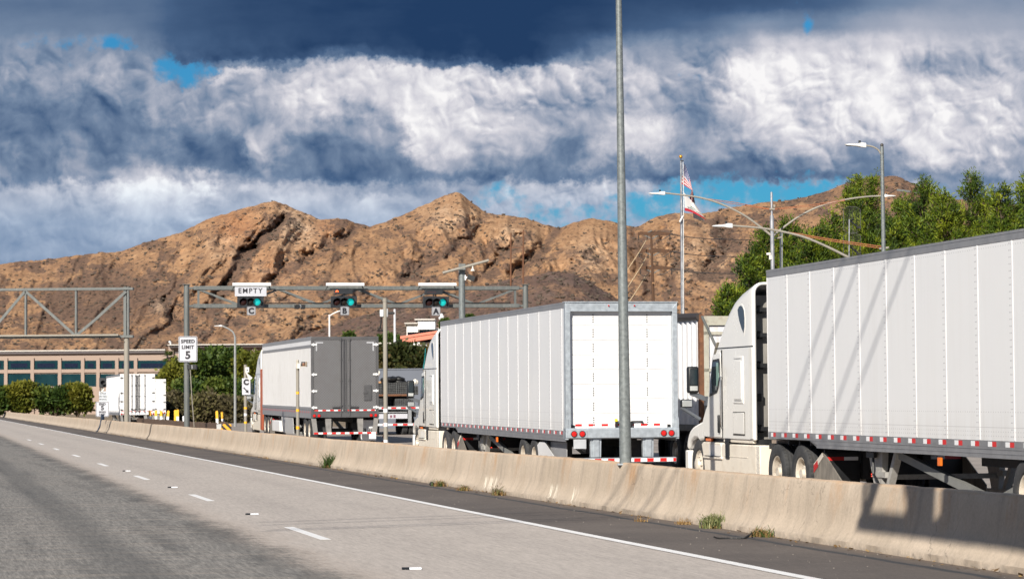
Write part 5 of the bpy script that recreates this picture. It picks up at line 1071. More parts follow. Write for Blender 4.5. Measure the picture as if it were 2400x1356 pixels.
cone(899, 1040, 24, 18.0, 'orange and white cone leaning by the tall tan pipe post'); cone(913.5, 992, 9, 36., 'tiny orange cone far off under the flatbed tail')
# camera mast behind the nearer trailer
p = on_lane(1083, 742, 21.6); D = p.y; k = D / FPX; b = Vector((p.x, D, ramp_z(D))); z = lambda py: at(1083, py, D).z - b.z
t = thing('camera_mast', 'thick grey mast with tilted crossarm and two cameras, above the white trailer roof', 'mast', b)
MB().tube([(0, 0, 0), (0, 0, z(622))], 7.6 * k, 18).build('post', POLEG, t)
MB().tube([(-44 * k, -.35, z(640)), (64 * k, -.35, z(611.5))], 3.3 * k, 12).build('crossarm', POLET, t); MB().box(-7 * k, 9 * k, -.4, .0, z(633), z(619)).build('clamp', GREYP, t)
MB().tube([(26 * k, -.35, z(622)), (26 * k, -.35, z(628))], .03, 6).lathe([(1.2 * k, 0), (2.5 * k, -3.5 * k), (5 * k, -6.5 * k), (5 * k, -8 * k), (0, -8.5 * k)], (26 * k, -.35, z(628)), (0, 0, 1), 14).build('dome_camera', BAG, t)
m = MB().obox((29 * k - 7 * k, -.35, z(652)), (8 * k, 0, -3.5 * k), (0, .12, 0), (2.5 * k, 0, 5.5 * k)); m.build('camera_hood', BLACK, t); MB().box(7 * k, 10 * k, -.3, 0, z(657), z(645)).tube([(9 * k, -.25, z(651)), (17 * k, -.3, z(652))], .05, 6).build('bracket', WHITE, t); MB().obox((19.5 * k, -.36, z(656)), (3 * k, 0, -2 * k), (0, .1, 0), (1.6 * k, 0, 3 * k)).build('camera_body', pbr('tan fitting', (.45, .36, .26)), t)

# foreground pole on the barrier
b = road(0, 11.84); p = on_lane(1466, 1085, 11.84 / math.cos(HEAD)); D = p.y; b = Vector((p.x, D, .8))
t = thing('lamp_pole', 'tall mottled galvanised pole standing on the barrier in front of everything', 'lamp pole', b)
top = at(1450, 0, D) - b; e = top * (13.5 / top.z)
MB().tube([(0, 0, 0), tuple(top * .5), tuple(top), tuple(e)], [.104, .078, .052, .042], 24).build('pole', POLEG, t)
MB().box(-.14, .14, -.14, .14, 0, .025).build('base_plate', GALV, t)
a = MB().tube([e, e + Vector((-.8, -.1, .55)), e + Vector((-2.6, -.5, .85))], [.04, .035, .03], 10); a.build('arm', POLEG, t); MB().ball(tuple(e + Vector((-2.9, -.55, .84))), .32, sq=(1.3, .5, .3)).build('lamp_head', SIGNB, t)

# ------------------------------------------------------------------ street lamps
def lamp_head(root, p, d, ln, name='lamp_head'):
    """flat cobra head pointing along d, with a photocell on top"""
    d = Vector(d).normalized(); s = d.cross(Vector((0, 0, 1))).normalized(); u = s.cross(d)
    prof = [(-.02, .06, .05, -.05), (.0, .10, .11, -.10), (.22, .15, .12, -.09), (.42, .17, .06, -.055), (.8, .16, .04, -.045), (.95, .12, .02, -.03), (1., .06, .0, -.02)]
    rows = []
    for a, w, zt, zb in prof:
        c = p + d * a * ln; rows.append([c + s * x * ln + u * z_ * ln for x, z_ in ((-w, zb), (-w, zt * .4), (-w * .6, zt), (w * .6, zt), (w, zt * .4), (w, zb), (-w, zb))])
    m = MB().sheet(rows); m.f += [tuple(range(6))[::-1], tuple(range(len(m.v) - 7, len(m.v) - 1))]; m.m += [0, 0]
    h = m.build(name, pbr('pale lamp casing', (.66, .66, .66), .45, var=.05), root, smooth=40)
    q = p + d * .3 * ln + u * .1 * ln; MB().tube([q, q + u * .12 * ln], .055 * ln, 10).build('photocell', BLACK, h)
    c = p + d * .68 * ln - u * .05 * ln; MB().obox(c, d * .24 * ln, s * .12 * ln, u * .012 * ln).build('diffuser', pbr('dark lamp glass', (.06, .06, .055), .3), h)
def curve(pts, D, base): return [at(x, y, D) - base for x, y in pts]
def smooth_path(pts, n=8):
    P = [Vector(p) for p in pts]; out = []
    for i in range(len(P) - 1):
        a, b, c, d = P[max(i - 1, 0)], P[i], P[i + 1], P[min(i + 2, len(P) - 1)]
        for j in range(n): u = j / n; out.append(.5 * ((2 * b) + (c - a) * u + (2 * a - 5 * b + 4 * c - d) * u * u + (3 * b - a - 3 * c + d) * u ** 3))
    return out + [P[-1]]
LG = 'curved street lamps above the trailers'
D = 100.; base = at(1811, 628, D); base.z = 0
t = thing('street_lamp', 'double-armed lamp post with two long curved arms, left of the green pines', 'street lamp', base, 0, LG)
k = D / FPX
MB().tube([(0, 0, 0)] + curve([(1811, 628), (1809, 505)], D, base), 4.6 * k, 14).tube(curve([(1809, 505), (1808, 450)], D, base), 2.6 * k, 10, caps=True).build('pole', pbr('bright galvanised pole', (.46, .47, .5), .35, .6, var=.15), t)
MB().tube(smooth_path(curve([(1808, 552), (1780, 530), (1740, 502), (1690, 478), (1645, 464), (1600, 457), (1556, 452)], D, base)), [2.8 * k - .9 * k * i / 48 for i in range(49)], 10).build('arm', POLET, t)
MB().tube(smooth_path(curve([(1813, 552), (1840, 530), (1875, 506), (1920, 484), (1975, 469), (2030, 461), (2070, 459)], D + 1.5, base)), [2.8 * k - .9 * k * i / 48 for i in range(49)], 10).build('arm', POLET, t)
MB().tube(curve([(1645, 464), (1720, 474), (1806, 490)], D, base), .014, 5).tube(curve([(1645, 466), (1720, 478), (1806, 491)], D, base), .012, 5).tube(curve([(1980, 468), (1900, 480), (1816, 489)], D + 1, base), .014, 5).tube(curve([(1980, 470), (1900, 484), (1816, 491)], D + 1, base), .012, 5).build('tie_rod', pbr('rusty tie rod', (.36, .13, .06), .7), t)
lamp_head(t, at(1558, 453, D) - base, (-1, -.12, .0), 38 * k); lamp_head(t, at(2068, 459, D + 1.5) - base, (1, .0, .0), 32 * k)
MB().box(-8 * k, -3 * k, -.1, .1, at(1800, 608, D).z, at(1800, 598, D).z).box(-14 * k, -5 * k, -.05, .1, at(1800, 597, D).z, at(1800, 592, D).z).build('camera_box', BAG, t)
q = MB().box(-6 * k, 6 * k, -.1, .1, at(1809, 492, D).z, at(1809, 488, D).z).box(3 * k, 7 * k, -.1, .1, at(1809, 486, D).z, at(1809, 480, D).z); q.build('clamp', POLET, t)
base2 = at(1831, 628, D + 1); base2.z = 0
t = thing('conduit_pole', 'pair of thin grey conduits beside the double-armed lamp post', 'pole', base2)
MB().tube([(0, 0, 0)] + curve([(1829, 628), (1829, 539)], D + 1, base2)[0:2], 1.4 * k, 8).build('conduit', pbr('bright galvanised pole', (.46, .47, .5)), t); MB().tube([(4 * k, 0, 0)] + curve([(1833, 628), (1833, 541)], D + 1, base2), 1.3 * k, 8).build('conduit', pbr('bright galvanised pole', (.46, .47, .5)), t); MB().beam(*curve([(1812, 559), (1834, 555)], D + .5, base2), .05, .05).build('bracket', POLET, t)
D = 86.; k = D / FPX; base = at(2075, 640, D); base.z = 0
t = thing('street_lamp', 'low arching lamp arm rising from behind the nearest trailer roof', 'street lamp', base, 0, LG)
MB().tube([(0, 0, 0), tuple(at(2075, 600, D) - base)], 4.4 * k, 14).build('pole', POLEG, t)
MB().tube(smooth_path(curve([(2068, 648), (2030, 625), (1985, 601), (1930, 574), (1880, 554), (1820, 540), (1770, 533), (1713, 528.5)], D, base)), [3.4 * k - 1.1 * k * i / 56 for i in range(57)], 10).build('arm', POLET, t)
MB().tube(curve([(1842, 543), (1950, 561), (2075, 579)], D, base), .016, 5).tube(curve([(1842, 546), (1950, 565), (2072, 583)], D, base), .014, 5).build('tie_rod', pbr('rusty tie rod', (.36, .13, .06)), t)
MB().tube(curve([(2061, 583), (2083, 580)], D - .3, base), 2.6 * k, 8).build('clamp', POLET, t)
lamp_head(t, at(1716, 529, D) - base, (-1, -.12, .0), 48 * k)
D = 78.; k = D / FPX; base = at(2071, 620, D); base.z = 0
t = thing('street_lamp', 'thick grey lamp post with short bent arm and ball finial before the pines', 'street lamp', base, 0, LG)
MB().tube([(0, 0, 0)] + curve([(2071, 600), (2067, 343)], D, base), [5.6 * k, 5.0 * k, 4.2 * k], 14).build('pole', POLEG, t); bt = at(2067, 340, D) - base
MB().ball(tuple(bt), 4.2 * k).build('finial', pbr('dark finial', (.06, .055, .05), .5), t)
MB().tube(smooth_path(curve([(2064, 360), (2058, 351), (2046, 344), (2030, 341)], D, base)), 2.1 * k, 10).build('arm', POLET, t); lamp_head(t, at(2029, 341, D) - base, (-1, -.1, .05), 50 * k)
def far_lamp(px, ybase, ytop, D, pts, name, label, mat, r_, head=True):
    base = at(px, ybase, D); base.z = min(base.z, 0.); k = D / FPX
    t = thing(name, label, 'street lamp', base); MB().tube([(0, 0, 0), tuple(at(px, ytop, D) - base)], [r_ * k * 1.25, r_ * k], 10).build('pole', mat, t)
    if pts: MB().tube(smooth_path(curve(pts, D, base)), r_ * k * .7, 8).build('arm', mat, t)
    if head: lamp_head(t, at(*pts[-1], D) - base, (-1 if pts[-1][0] < px else 1, -.1, 0), 18 * k)
far_lamp(551, 985, 788, 200., [(551, 790), (546, 778), (535, 770), (520, 763)], 'street_lamp', 'slim grey street lamp with curved arm in front of the left bushes', pbr('grey lamp steel', (.3, .31, .31), .5, .3), 2.6)
far_lamp(772, 800, 737, 240., [(772, 740), (784, 733), (797, 728)], 'street_lamp', 'white lamp post with short straight arm behind the grey-doored trailer', WHITE, 2., False)
far_lamp(925, 800, 724, 420., None, 'lamp_pole', 'pale bare pole on the slope right of the slim tan pipe post', pbr('pale pole', (.6, .6, .64), .5), 2.6, False)

# ------------------------------------------------------------------ flagpole and flags
D = 130.; k = D / FPX; base = at(1600, 740, D); base.z = 0
t = thing('flagpole', 'silver flagpole with golden ball flying two drooping flags', 'flagpole', base)
MB().tube([(0, 0, 0)] + curve([(1600, 740), (1596, 377)], D, base), [.13, 4.6 * k, 2.4 * k], 14).build('pole', pbr('polished flagpole', (.5, .51, .53), .3, .8, var=.15), t)
bt = at(1595.5, 367, D) - base; MB().ball(tuple(bt), 4.2 * k).build('ball', GOLD, t); MB().tube(curve([(1596, 371), (1596, 380)], D, base), .9 * k, 6).box(*(lambda q: (q.x - 1 * k, q.x + 6 * k, q.y - .05, q.y + .05, q.z - 1.5 * k, q.z + 1 * k))(at(1596, 377, D) - base)).build('truck', BLACK, t)
MB().tube(curve([(1601, 380), (1602, 452), (1602, 500), (1602, 560), (1602, 735)], D - .15, base), .018, 5).tube(curve([(1601, 506), (1593, 520)], D - .2, base), .05, 6).build('halyard', pbr('white halyard', (.7, .7, .7), .7), t)
def flag_mat(kind):
    m, t, b, co = nodemat(kind + ' flag cloth'); uv = t.new('ShaderNodeUVMap').outputs[0]; u, v, _ = t.xyz(uv)
    if kind == 'striped':
        odd = t.m('LESS_THAN', t.m('FRACT', t.m('MULTIPLY', v, 6.5)), .5)
        c = t.mix(odd, (.50, .49, .50), (.34, .004, .012))
        can = t.m('MULTIPLY', t.m('LESS_THAN', u, .4), t.m('LESS_THAN', v, 7 / 13))
        su = t.m('SUBTRACT', t.m('FRACT', t.m('MULTIPLY', u, 15.)), .5); sv = t.m('SUBTRACT', t.m('FRACT', t.m('MULTIPLY', v, 16.7)), .5)
        star = t.m('LESS_THAN', t.m('SQRT', t.m('ADD', t.m('POWER', su, 2.), t.m('POWER', sv, 2.))), .3)
        c = t.mix(can, c, t.mix(star, (.012, .022, .13), (.5, .5, .54)))
    else:
        c = t.mix(t.m('GREATER_THAN', v, .83), (.56, .55, .55), (.36, .008, .022))
        g = t.m('MULTIPLY', t.mr(t.m('ABSOLUTE', t.m('SUBTRACT', u, .5)), .14, .2, 1., 0.), t.mr(t.m('ABSOLUTE', t.m('SUBTRACT', v, .615)), .025, .04, 1., 0.))
        c = t.mix(g, c, (.02, .12, .08))
    t.put(b.inputs['Base Color'], c); b.inputs['Roughness'].default_value = .8
    return m
def flag(name, label, fn, mat, nu=30, nv=20):
    """cloth as a grid fn(u, v) -> point, u along the fly, v down the hoist"""
    rows = [[fn(i / nu, j / nv) for j in range(nv + 1)] for i in range(nu + 1)]; m = MB().sheet(rows); o = m.build('cloth', mat, None, smooth=0)
    uvl = o.data.uv_layers.new(name='UVMap')
    for lp in o.data.loops: i, j = divmod(lp.vertex_index, nv + 1); uvl.data[lp.index].uv = (i / nu, j / nv)
    for p_ in o.data.polygons: p_.use_smooth = True
    r = thing(name, label, 'flag', rows[0][0]); o.parent = r; o.location = -rows[0][0]; return r, rows[0][0]
def usf(u, v):
    q = min(u / .6, 1.); rest = max(u - .6, 0) / .4
    a = (1604 + 18 * q, 383 + 57 * q ** 1.25); b_ = (1597 + 27 * q, 430 + 17 * q)
    x = a[0] + (b_[0] - a[0]) * v; y = a[1] + (b_[1] - a[1]) * v
    x += rest * (-8 + 13 * v) * (1 if rest < .5 else 1.0); y += rest * (36 - 6 * v)
    return at(x, y, D - .25 + .18 * math.sin(6 * u + 1.2 * v) + rest * (.3 + .25 * math.sin(9 * v)))
flag('flag', 'striped flag with blue starred corner, upper one on the flagpole', usf, flag_mat('striped'))
def caf(u, v):
    a = (1603 + 27 * u, 451 + 29 * u); b_ = (1605 + 50 * u, 494 + 22 * u ** 1.6)
    return at(a[0] + (b_[0] - a[0]) * v, a[1] + (b_[1] - a[1]) * v, D - .3 + .25 * math.sin(3.3 * u + .5 * v) * u)
r, o0 = flag('flag', 'white flag with red bottom stripe, lower one on the flagpole', caf, flag_mat('white'))
vs, fs = text_mesh('CALIFORNIA REPUBLIC', .1, fat=.004); m = MB(); w_ = max(v.x for v in vs)
m.add([caf(.52 + v.x / w_ * .36, .745 - v.y * .9) - o0 + Vector((0, -.02, 0)) for v in vs], fs); m.build('lettering', INK, r, smooth=0)
m = MB(); rows = [[at(1624 + 26 * a + 1 * b_, 497 + 17 * a + (14 - 10 * a) * b_, D + .25 + .1 * b_) - o0 for b_ in (0, .5, 1)] for a in np.linspace(0, 1, 6)]; m.sheet(rows); m.build('folded_fly', pbr('painted shade cloth', (.5, .5, .53), .8), r, smooth=0)  # folded fly greyed in its colour as the shaded back of the cloth

# ------------------------------------------------------------------ power poles
D = 250.; k = D / FPX; base = at(1530, 712, D); base.z = 0
t = thing('utility_pole', 'brown timber power pole with three crossarm levels, left of the flagpole', 'utility pole', base)
c3 = lambda pts, dy=0.: [at(x, y, D + dy) - base for x, y in pts]
MB().tube([(0, 0, 0)] + c3([(1531, 705), (1526, 545)]), [.45, 3.6 * k, 2.5 * k], 12).build('pole', POLEW, t)
for i, y in enumerate((548, 588, 628)):
    dx = i * 2
    a = MB().beam(*c3([(1495 + dx, y - 1), (1562 + dx, y + 0)]), .2, .28).beam(*c3([(1500 + dx, y - 3), (1570 + dx, y + 1)], .6), .16, .22).beam(*c3([(1527 + dx, y - 6), (1572 + dx, y - 1)]), .12, .12).beam(*c3([(1527 + dx, y - 6), (1527 + dx, y)], .2), .3, .6); cr = a.build('crossarm', POLEW, t)
    b_ = MB().beam(*c3([(1507 + dx, y + 1), (1527 + dx, y + 11)]), .09, .09).beam(*c3([(1546 + dx, y + 1), (1529 + dx, y + 11)]), .09, .09).beam(*c3([(1512 + dx, y - 1), (1528 + dx, y - 8)]), .09, .09); b_.build('brace', GREYP, cr)
    for x, l in ((1497, 14), (1517, 13), (1570, 15)):
        q = MB().tube(c3([(x + dx, y), (x + dx, y + l)]), 1.1 * k, 6); [q.ball(tuple(c3([(x + dx, y + l * f_)])[0]), 1.5 * k, n=8) for f_ in (.5, .65, .8, .95)]; q.build('insulator', INSUL, cr)
    MB().tube(c3([(1497 + dx, y + 14), (1508 + dx, y + 20), (1517 + dx, y + 13)]), .03, 5).tube(c3([(1535 + dx, y + 16), (1552 + dx, y + 14), (1570 + dx, y + 3)]), .035, 5).build('jumper_cable', WIRE, cr)
MB().tube(c3([(1528.5, 663), (1533.5, 663)], -.4), 1.4 * k, 6).build('pale_band', HAY, t)
def wire(label, pts, D0, D1, r_=.018, mat=WIRE):
    n = len(pts); P = [at(x, y, D0 + (D1 - D0) * i / (n - 1)) for i, (x, y) in enumerate(pts)]; o = thing('power_line', label, 'cable', P[0], 0, 'wires of the timber power pole'); MB().tube(smooth_path([p - P[0] for p in P], 6), r_, 5).build('cable_run', mat, o)
for y, nm in ((549, 'top'), (589, 'middle'), (629, 'bottom')): wire('dark wire from the %s crossarm running behind the flagpole' % nm, [(1572, y), (1650, y + 10), (1760, y + 13)], 250., 330., .05)
for y, nm in ((563, 'top'), (604, 'middle'), (644, 'bottom')): wire('pale stay wire slanting down from the %s crossarm' % nm, [(1514, y), (1497, y + 29), (1462, y + 82)], 250., 245., .045, TANW)
for px, y0, lab in ((1197, 545, 'thin brown pole far up the slope, left one of the pair'), (1226, 538, 'thin brown pole far up the slope, right one of the pair')):
    b0 = at(px, 660, 745.); q = thing('utility_pole', lab, 'utility pole', b0, 0, 'pair of far brown poles'); MB().tube([(0, 0, -3), tuple(at(px + .5, y0, 745.) - b0)], [.27, .2], 8).build('pole', RUST, q)
    if px > 1210: MB().beam(at(px - 6, y0 + 6, 745.) - b0, at(px + 6, y0 + 6, 745.) - b0, .2, .25).build('crossarm', RUST, q); MB().beam(at(px - 34, 580, 745.) - b0, at(px + 3, 580, 745.) - b0, .2, .25).build('tie_beam', RUST, q)
D = 210.; b0 = at(2141, 470, D); b0.z = 0; q = thing('utility_pole', 'top of a brown power pole showing above the pines at the far right', 'utility pole', b0); MB().tube([(0, 0, 0), tuple(at(2139, 440, D) - b0)], .16, 8).build('pole', POLEW, q); MB().beam(at(2102, 445, D) - b0, at(2160, 452, D) - b0, .12, .16).build('crossarm', GREYP, q); MB().tube([at(2102, 443, D) - b0, at(2092, 450, D) - b0, at(2076, 458, D) - b0], .035, 5).build('insulator', INSUL, q)
# grid antenna
D = 104.; k = D / FPX; b0 = at(1991, 640, D); b0.z = 0
t = thing('antenna_mast', 'thin mast with two wire grid dish antennas in front of the pines', 'antenna', b0)
MB().tube([(0, 0, 0)] + curve([(1990, 610), (1990.5, 514)], D, b0), 1.3 * k, 8).build('mast', pbr('bright galvanised pole', (.46, .47, .5)), t)
for cy in (517, 578):
    m = MB(); c = at(1994, cy, D + .4) - b0; W_, H_ = 20 * k, 32 * k
    rim = [(-W_, -H_ * .75), (-W_, H_ * .78), (-W_ * .5, H_ * .97), (0, H_), (W_ * .5, H_ * .97), (W_, H_ * .78), (W_, -H_ * .75), (W_ * .5, -H_ * .95), (0, -H_), (-W_ * .5, -H_ * .95), (-W_, -H_ * .75)]
    bow = lambda x, z_: c + Vector((x, -.25 * ((x / W_) ** 2 + (z_ / H_) ** 2), z_))
    m.tube([bow(*q_) for q_ in rim], .012, 5)
    for i in range(-13, 14):
        z_ = i / 14 * H_; w_ = W_ * (1 if abs(z_) < H_ * .76 else max(.15, 1 - (abs(z_) / H_ - .76) * 3.6)); m.tube([bow(x, z_) for x in (-w_, -w_ / 2, 0, w_ / 2, w_)], .0035, 4)
    m.tube([bow(-.06, z_) for z_ in np.linspace(-H_, H_, 7)], .01, 4).tube([bow(.06, z_) for z_ in np.linspace(-H_, H_, 7)], .01, 4); m.build('grid_dish', pbr('dark wire mesh', (.08, .08, .075), .6), t)
    MB().tube([c + Vector((-.05, 0, 0)), c + Vector((.24, -.6, -.32))], .03, 6).box(c.x + .17, c.x + .33, c.y - .66, c.y - .54, c.z - .36, c.z - .28).tube([c + Vector((-.1, 0, .02)), c + Vector((.12, -.1, .05))], .022, 6).build('feed_horn', BLACK, t)

# ------------------------------------------------------------------ low things behind the barrier at the left
P = [on_lane(x, 990, 13.6) for x in (322, 350, 380, 410, 440, 470, 500, 541)]; b0 = Vector((P[0].x, P[0].y, 0)); t = thing('plank_wall', 'low dark weathered plank wall running behind the barrier under the yellow posts', 'wall', b0)
m = MB(); n = 0
for a, b_ in zip(P, P[1:]):
    d = (b_ - a); d.z = 0; kx = int(d.length / .3)
    for i in range(kx):
        p0 = a + d * (i / kx) - b0; p1 = a + d * ((i + .94) / kx) - b0; h = .98 + RNG.normal(0, .015) - .0; m.beam((p0.x, p0.y + RNG.normal(0, .012), h / 2), (p1.x, p1.y + RNG.normal(0, .012), h / 2), .06, h)
m.build('plank', WOOD, t, smooth=0)
for i, (px, y0, y1, L, tilt) in enumerate(((352, 961, 980, 14.6, -2), (365.5, 961, 980, 14.6, 0), (377.5, 962, 980, 14.6, 0), (393, 961.5, 981, 14.6, 3), (411, 960, 975, 17.2, 0), (416.5, 959, 982, 14.6, 0), (431, 974, 984, 13.9, -1), (509, 962, 988, 14.6, -1), (522, 963, 988, 14.6, -2))):
    p = on_lane(px, y1, L); k = p.y / FPX; h = (y1 - y0) * k; b0 = Vector((p.x, p.y, ramp_z(p.y) * .5)); zb = p.z - b0.z
    lab = ['leaning yellow and white post, first from the left of its row', 'upright yellow and white post, second from the left', 'shorter yellow and white post, third from the left', 'yellow and white post leaning to one side, fourth from the left', 'small yellow post just behind a taller one beside the gantry post', 'tall yellow and white post close to the gantry post', 'pale stub post beside the gantry post', 'first of two yellow posts near the street lamp', 'second of two yellow posts near the street lamp, nearer the arrow sign'][i]
    t = thing('delineator_post', lab, 'marker post', b0, 0, 'yellow and white marker posts'); tx = math.radians(tilt) * 1.6; w_ = 2.9 * k
    sh = lambda z_: (z_ - zb) * tx
    MB().add([(-w_ + sh(z_), y_, z_) for z_ in (0, zb + h * .3) for y_ in (-.03, .03)] + [(w_ + sh(z_), y_, z_) for z_ in (0, zb + h * .3) for y_ in (-.03, .03)], [(0, 4, 6, 2), (1, 3, 7, 5), (0, 2, 3, 1), (4, 5, 7, 6), (2, 6, 7, 3)]).build('post_base', WHT if i != 4 else YEL, t, smooth=0)
    z0, z1 = zb + h * .3, zb + h
    MB().prism([(-w_ + sh(z0), z0), (w_ + sh(z0), z0), (w_ + sh(z1), z1 - .05), (w_ * .6 + sh(z1), z1), (-w_ * .6 + sh(z1), z1), (-w_ + sh(z1), z1 - .05)], XZ, -.034, .034).build('reflector_sleeve', YEL if i != 6 else WHT, t, smooth=0)
p = on_lane(529, 1003, 13.2); k = p.y / FPX; t = thing('object_marker', 'yellow and black striped hazard plate at the end of the plank wall', 'hazard marker', Vector((p.x, p.y, p.z)))
m, tt, bb, co = nodemat('hazard stripes'); x, y, z_ = tt.xyz(co); tt.put(bb.inputs['Base Color'], tt.mix(tt.m('LESS_THAN', tt.m('FRACT', tt.m('MULTIPLY', tt.m('ADD', x, z_), 3.2)), .5), (.01, .01, .01), (.8, .36, .01)))
MB().prism([(-13 * k, -.3), (12 * k, -.3), (13 * k, 9 * k), (10 * k, 10 * k), (-6 * k, 10 * k), (-11 * k, 1.5 * k)], XZ, 0, .05).build('striped_face', m, t, smooth=0); MB().box(-22 * k, -11 * k, .1, .5, -.9, 10 * k).build('crash_block', pbr('pale grey block', (.42, .43, .43), .6), t)
D = 112.; p = on_lane(524, 995, 14.0); k = p.y / FPX; o = MB().ball((0, 0, 0), 14 * k, sq=(1, 1, .5), n=16).tube([(0, 0, -.8), (0, 0, 0)], 13 * k, 16); o.v = [(a + RNG.normal(0, .02), b_ + RNG.normal(0, .02), c + RNG.normal(0, .03)) for a, b_, c in o.v]; o = o.build('sand_barrel', WOOD, None); o.location = Vector((p.x, p.y, at(524, 996, p.y).z)); tag(o, 'dark rounded mound behind the striped hazard plate', 'mound')
p0, p1 = at(902, 900, 175.), at(996, 900, 175.); t = thing('screen_wall', 'plain blue grey wall behind the crates on the flatbed', 'wall', Vector((p0.x, 175., 0))); zt = at(950, 865.5, 175.).z
MB().box(-2, p1.x - p0.x + 3, 0, .3, 0, zt).build('wall_panel', BLUEG, t, smooth=0); MB().box(-2, p1.x - p0.x + 3, -.05, .35, zt, zt + .08).build('coping', BLUEG, t)

# ------------------------------------------------------------------ buildings below the hills
def building(name, label, D, x0, x1, roof_y, bands, depth=30., side=True):
    """facade facing the road; bands: list of (part, material, left px, right px, top px, bottom px, proud metres)"""
    k = D / FPX; a = at(x0, 940, D); b0 = Vector((a.x, D, 0)); t = thing(name, label, 'building', b0)
    W_ = (x1 - x0) * k; zr = at(x0, roof_y, D).z
    MB().box(0, W_, .0, depth, -1, zr).build('wall', bands[0], t, smooth=0)
    for nm, mat, l, r_, ty, by, pr in bands[1:]:
        zt, zb = at(l, ty, D).z, at(l, by, D).z
        MB().box((l - x0) * k, (r_ - x0) * k, -pr, .05 if pr > 0 else .02, zb, zt).build(nm, mat, t, smooth=0)
    return t, b0, k
wins = []
for l, r_ in ((-170, -130), (-122, -60), (-52, 10), (18, 72), (80, 136), (144, 190), (198, 227), (233.5, 270), (278.5, 314), (322.5, 390)):
    wins += [('window', TEALG, l, r_, 844.5, 867, .02), ('window', DKGL, l + 7, r_ - 8, 851, 861, .05), ('window', TEALG, l, r_, 876, 905, .02)]
piers = [('pier', TANP, x, x + 8, 838, 972, .35) for x in (-130, -60, 10, 72, 136, 190, 226, 270, 314)]
building('office_building', 'tan office block with dark teal ribbon windows behind the far left truss', 480., -180, 390, 828, [TANP, ('roof_trim', TRIMD, -182, 388, 825.5, 831, .6), ('parapet_cap', TRIML, -182, 388, 822.5, 825.5, .8)] + wins + piers + [('spandrel', TANP, -180, 390, 867.5, 875.5, .3)])
w2 = [('window', TEALG, 585, 640, 830, 838, .02), ('window', TEALG, 409, 416, 834, 850, .02), ('window', TEALG, 660, 700, 830, 838, .02)]
p2 = [('pier', TANP, x, x + 12, 811, 836, .5) for x in (396, 530, 592, 730, 860)]
t, b0, k = building('office_building', 'long low tan building with dark eave behind the left bushes', 420., 398, 995, 812, [TANP, ('roof_trim', TRIMD, 400, 998, 809.5, 814.5, 1.2), ('parapet_cap', TRIML, 396, 1000, 807, 809.5, 1.6), ('dark_lettering', TRIMD, 409, 419, 824.5, 827, .08)] + w2 + p2)
c = MB().tube([(2 * k, 0, at(398, 807, 420.).z), (2 * k, 0, at(398, 801, 420.).z)], .12, 6).ball((0, 0, at(398, 801, 420.).z), .22, n=8); c.build('roof_camera', WHITE, t)
t, b0, k = building('white_building', 'bright white flat-roofed building with teal glazing above the coral canopy', 600., 954, 1060, 768, [OFFW, ('window', DKGL, 956, 985, 778, 784, .1), ('window', TEALG, 985, 1022, 772, 783, .1)], 25.)
z6 = lambda y: at(980, y, 600.).z
MB().box(27 * k, 67 * k, -2, 6, z6(772), z6(754)).build('upper_block', OFFW, t); MB().box(-4 * k, 26 * k, -2.5, 8, z6(759), z6(756)).box(-3 * k, 26 * k, -1.5, 8, z6(763), z6(759)).box(18 * k, 66 * k, 2, 12, z6(749), z6(746)).build('roof_slab', TRIML, t); MB().box(-2 * k, 26 * k, -1, 6, z6(763.5), z6(759.2)).box(20 * k, 64 * k, 3, 10, z6(753), z6(749)).build('shadow_band', TRIMD, t); MB().box(1 * k, 27 * k, -1.5, 4, z6(778), z6(763)).build('parapet', OFFW, t)  # shadow_band: dark boxes standing in for shade under the roof slabs
for x, y in ((1031, 744), (1036, 741), (1034, 737)): MB().ball(tuple(at(x, y, 600.) - b0 + Vector((0, 3, 0))), .42, n=10).build('roof_ball', WHITE, t)
D = 300.; k = D / FPX; b0 = at(938, 800, D); b0 = Vector((b0.x, D, 0)); t = thing('canopy', 'sloping coral red canopy of two box beams below the white building', 'canopy', b0)
c4 = lambda x, y, dy=0.: at(x, y, D + dy) - b0
for y0, y1, n_ in ((787.5, 793.5, 0), (794.8, 804.5, 1)):
    a, b_, c, d = c4(938 + 2 * n_, y0), c4(1034, y0 - 14.5), c4(1034, y1 - 14.5), c4(938 + 2 * n_, y1)
    o = Vector((1.5, 6, 0)); MB().add([a, b_, c, d, a + o, b_ + o, c + o, d + o], [(3, 2, 1, 0), (0, 1, 5, 4), (1, 2, 6, 5), (2, 3, 7, 6), (3, 0, 4, 7)]).build('box_beam', CORAL, t, smooth=0)
MB().beam(c4(962, 804, -.05), c4(988, 806, -.05), .3, .35).box(c4(966, 0).x, c4(972, 0).x, -.1, .5, 0, c4(968, 804).z).build('post', OFFW, t); MB().box(c4(972, 0).x, c4(1034, 0).x, .6, 5, c4(990, 806).z, c4(990, 800).z).build('soffit', TRIMD, t)

# ------------------------------------------------------------------ trees and bushes
def leaf_mat(name, a, b_, c_, tr=.25):
    m, t, bb, co = nodemat(name)
    at_ = t.new('ShaderNodeAttribute', attribute_name='tone'); f = at_.outputs['Fac']
    t.put(bb.inputs['Base Color'], t.ramp(f, [(.0, a), (.5, b_), (1., c_)])); bb.inputs['Roughness'].default_value = .6; bb.inputs['Specular IOR Level'].default_value = .3
    tl = t.new('ShaderNodeBsdfTranslucent'); t.l.new(bb.inputs['Base Color'].links[0].from_socket, tl.inputs[0]); mx = t.new('ShaderNodeMixShader'); mx.inputs[0].default_value = tr
    t.l.new(bb.outputs[0], mx.inputs[1]); t.l.new(tl.outputs[0], mx.inputs[2]); t.l.new(mx.outputs[0], t.n['Material Output'].inputs[0]); return m
PINE = leaf_mat('pine needles', (.012, .028, .005), (.066, .110, .008), (.19, .225, .013), .12)
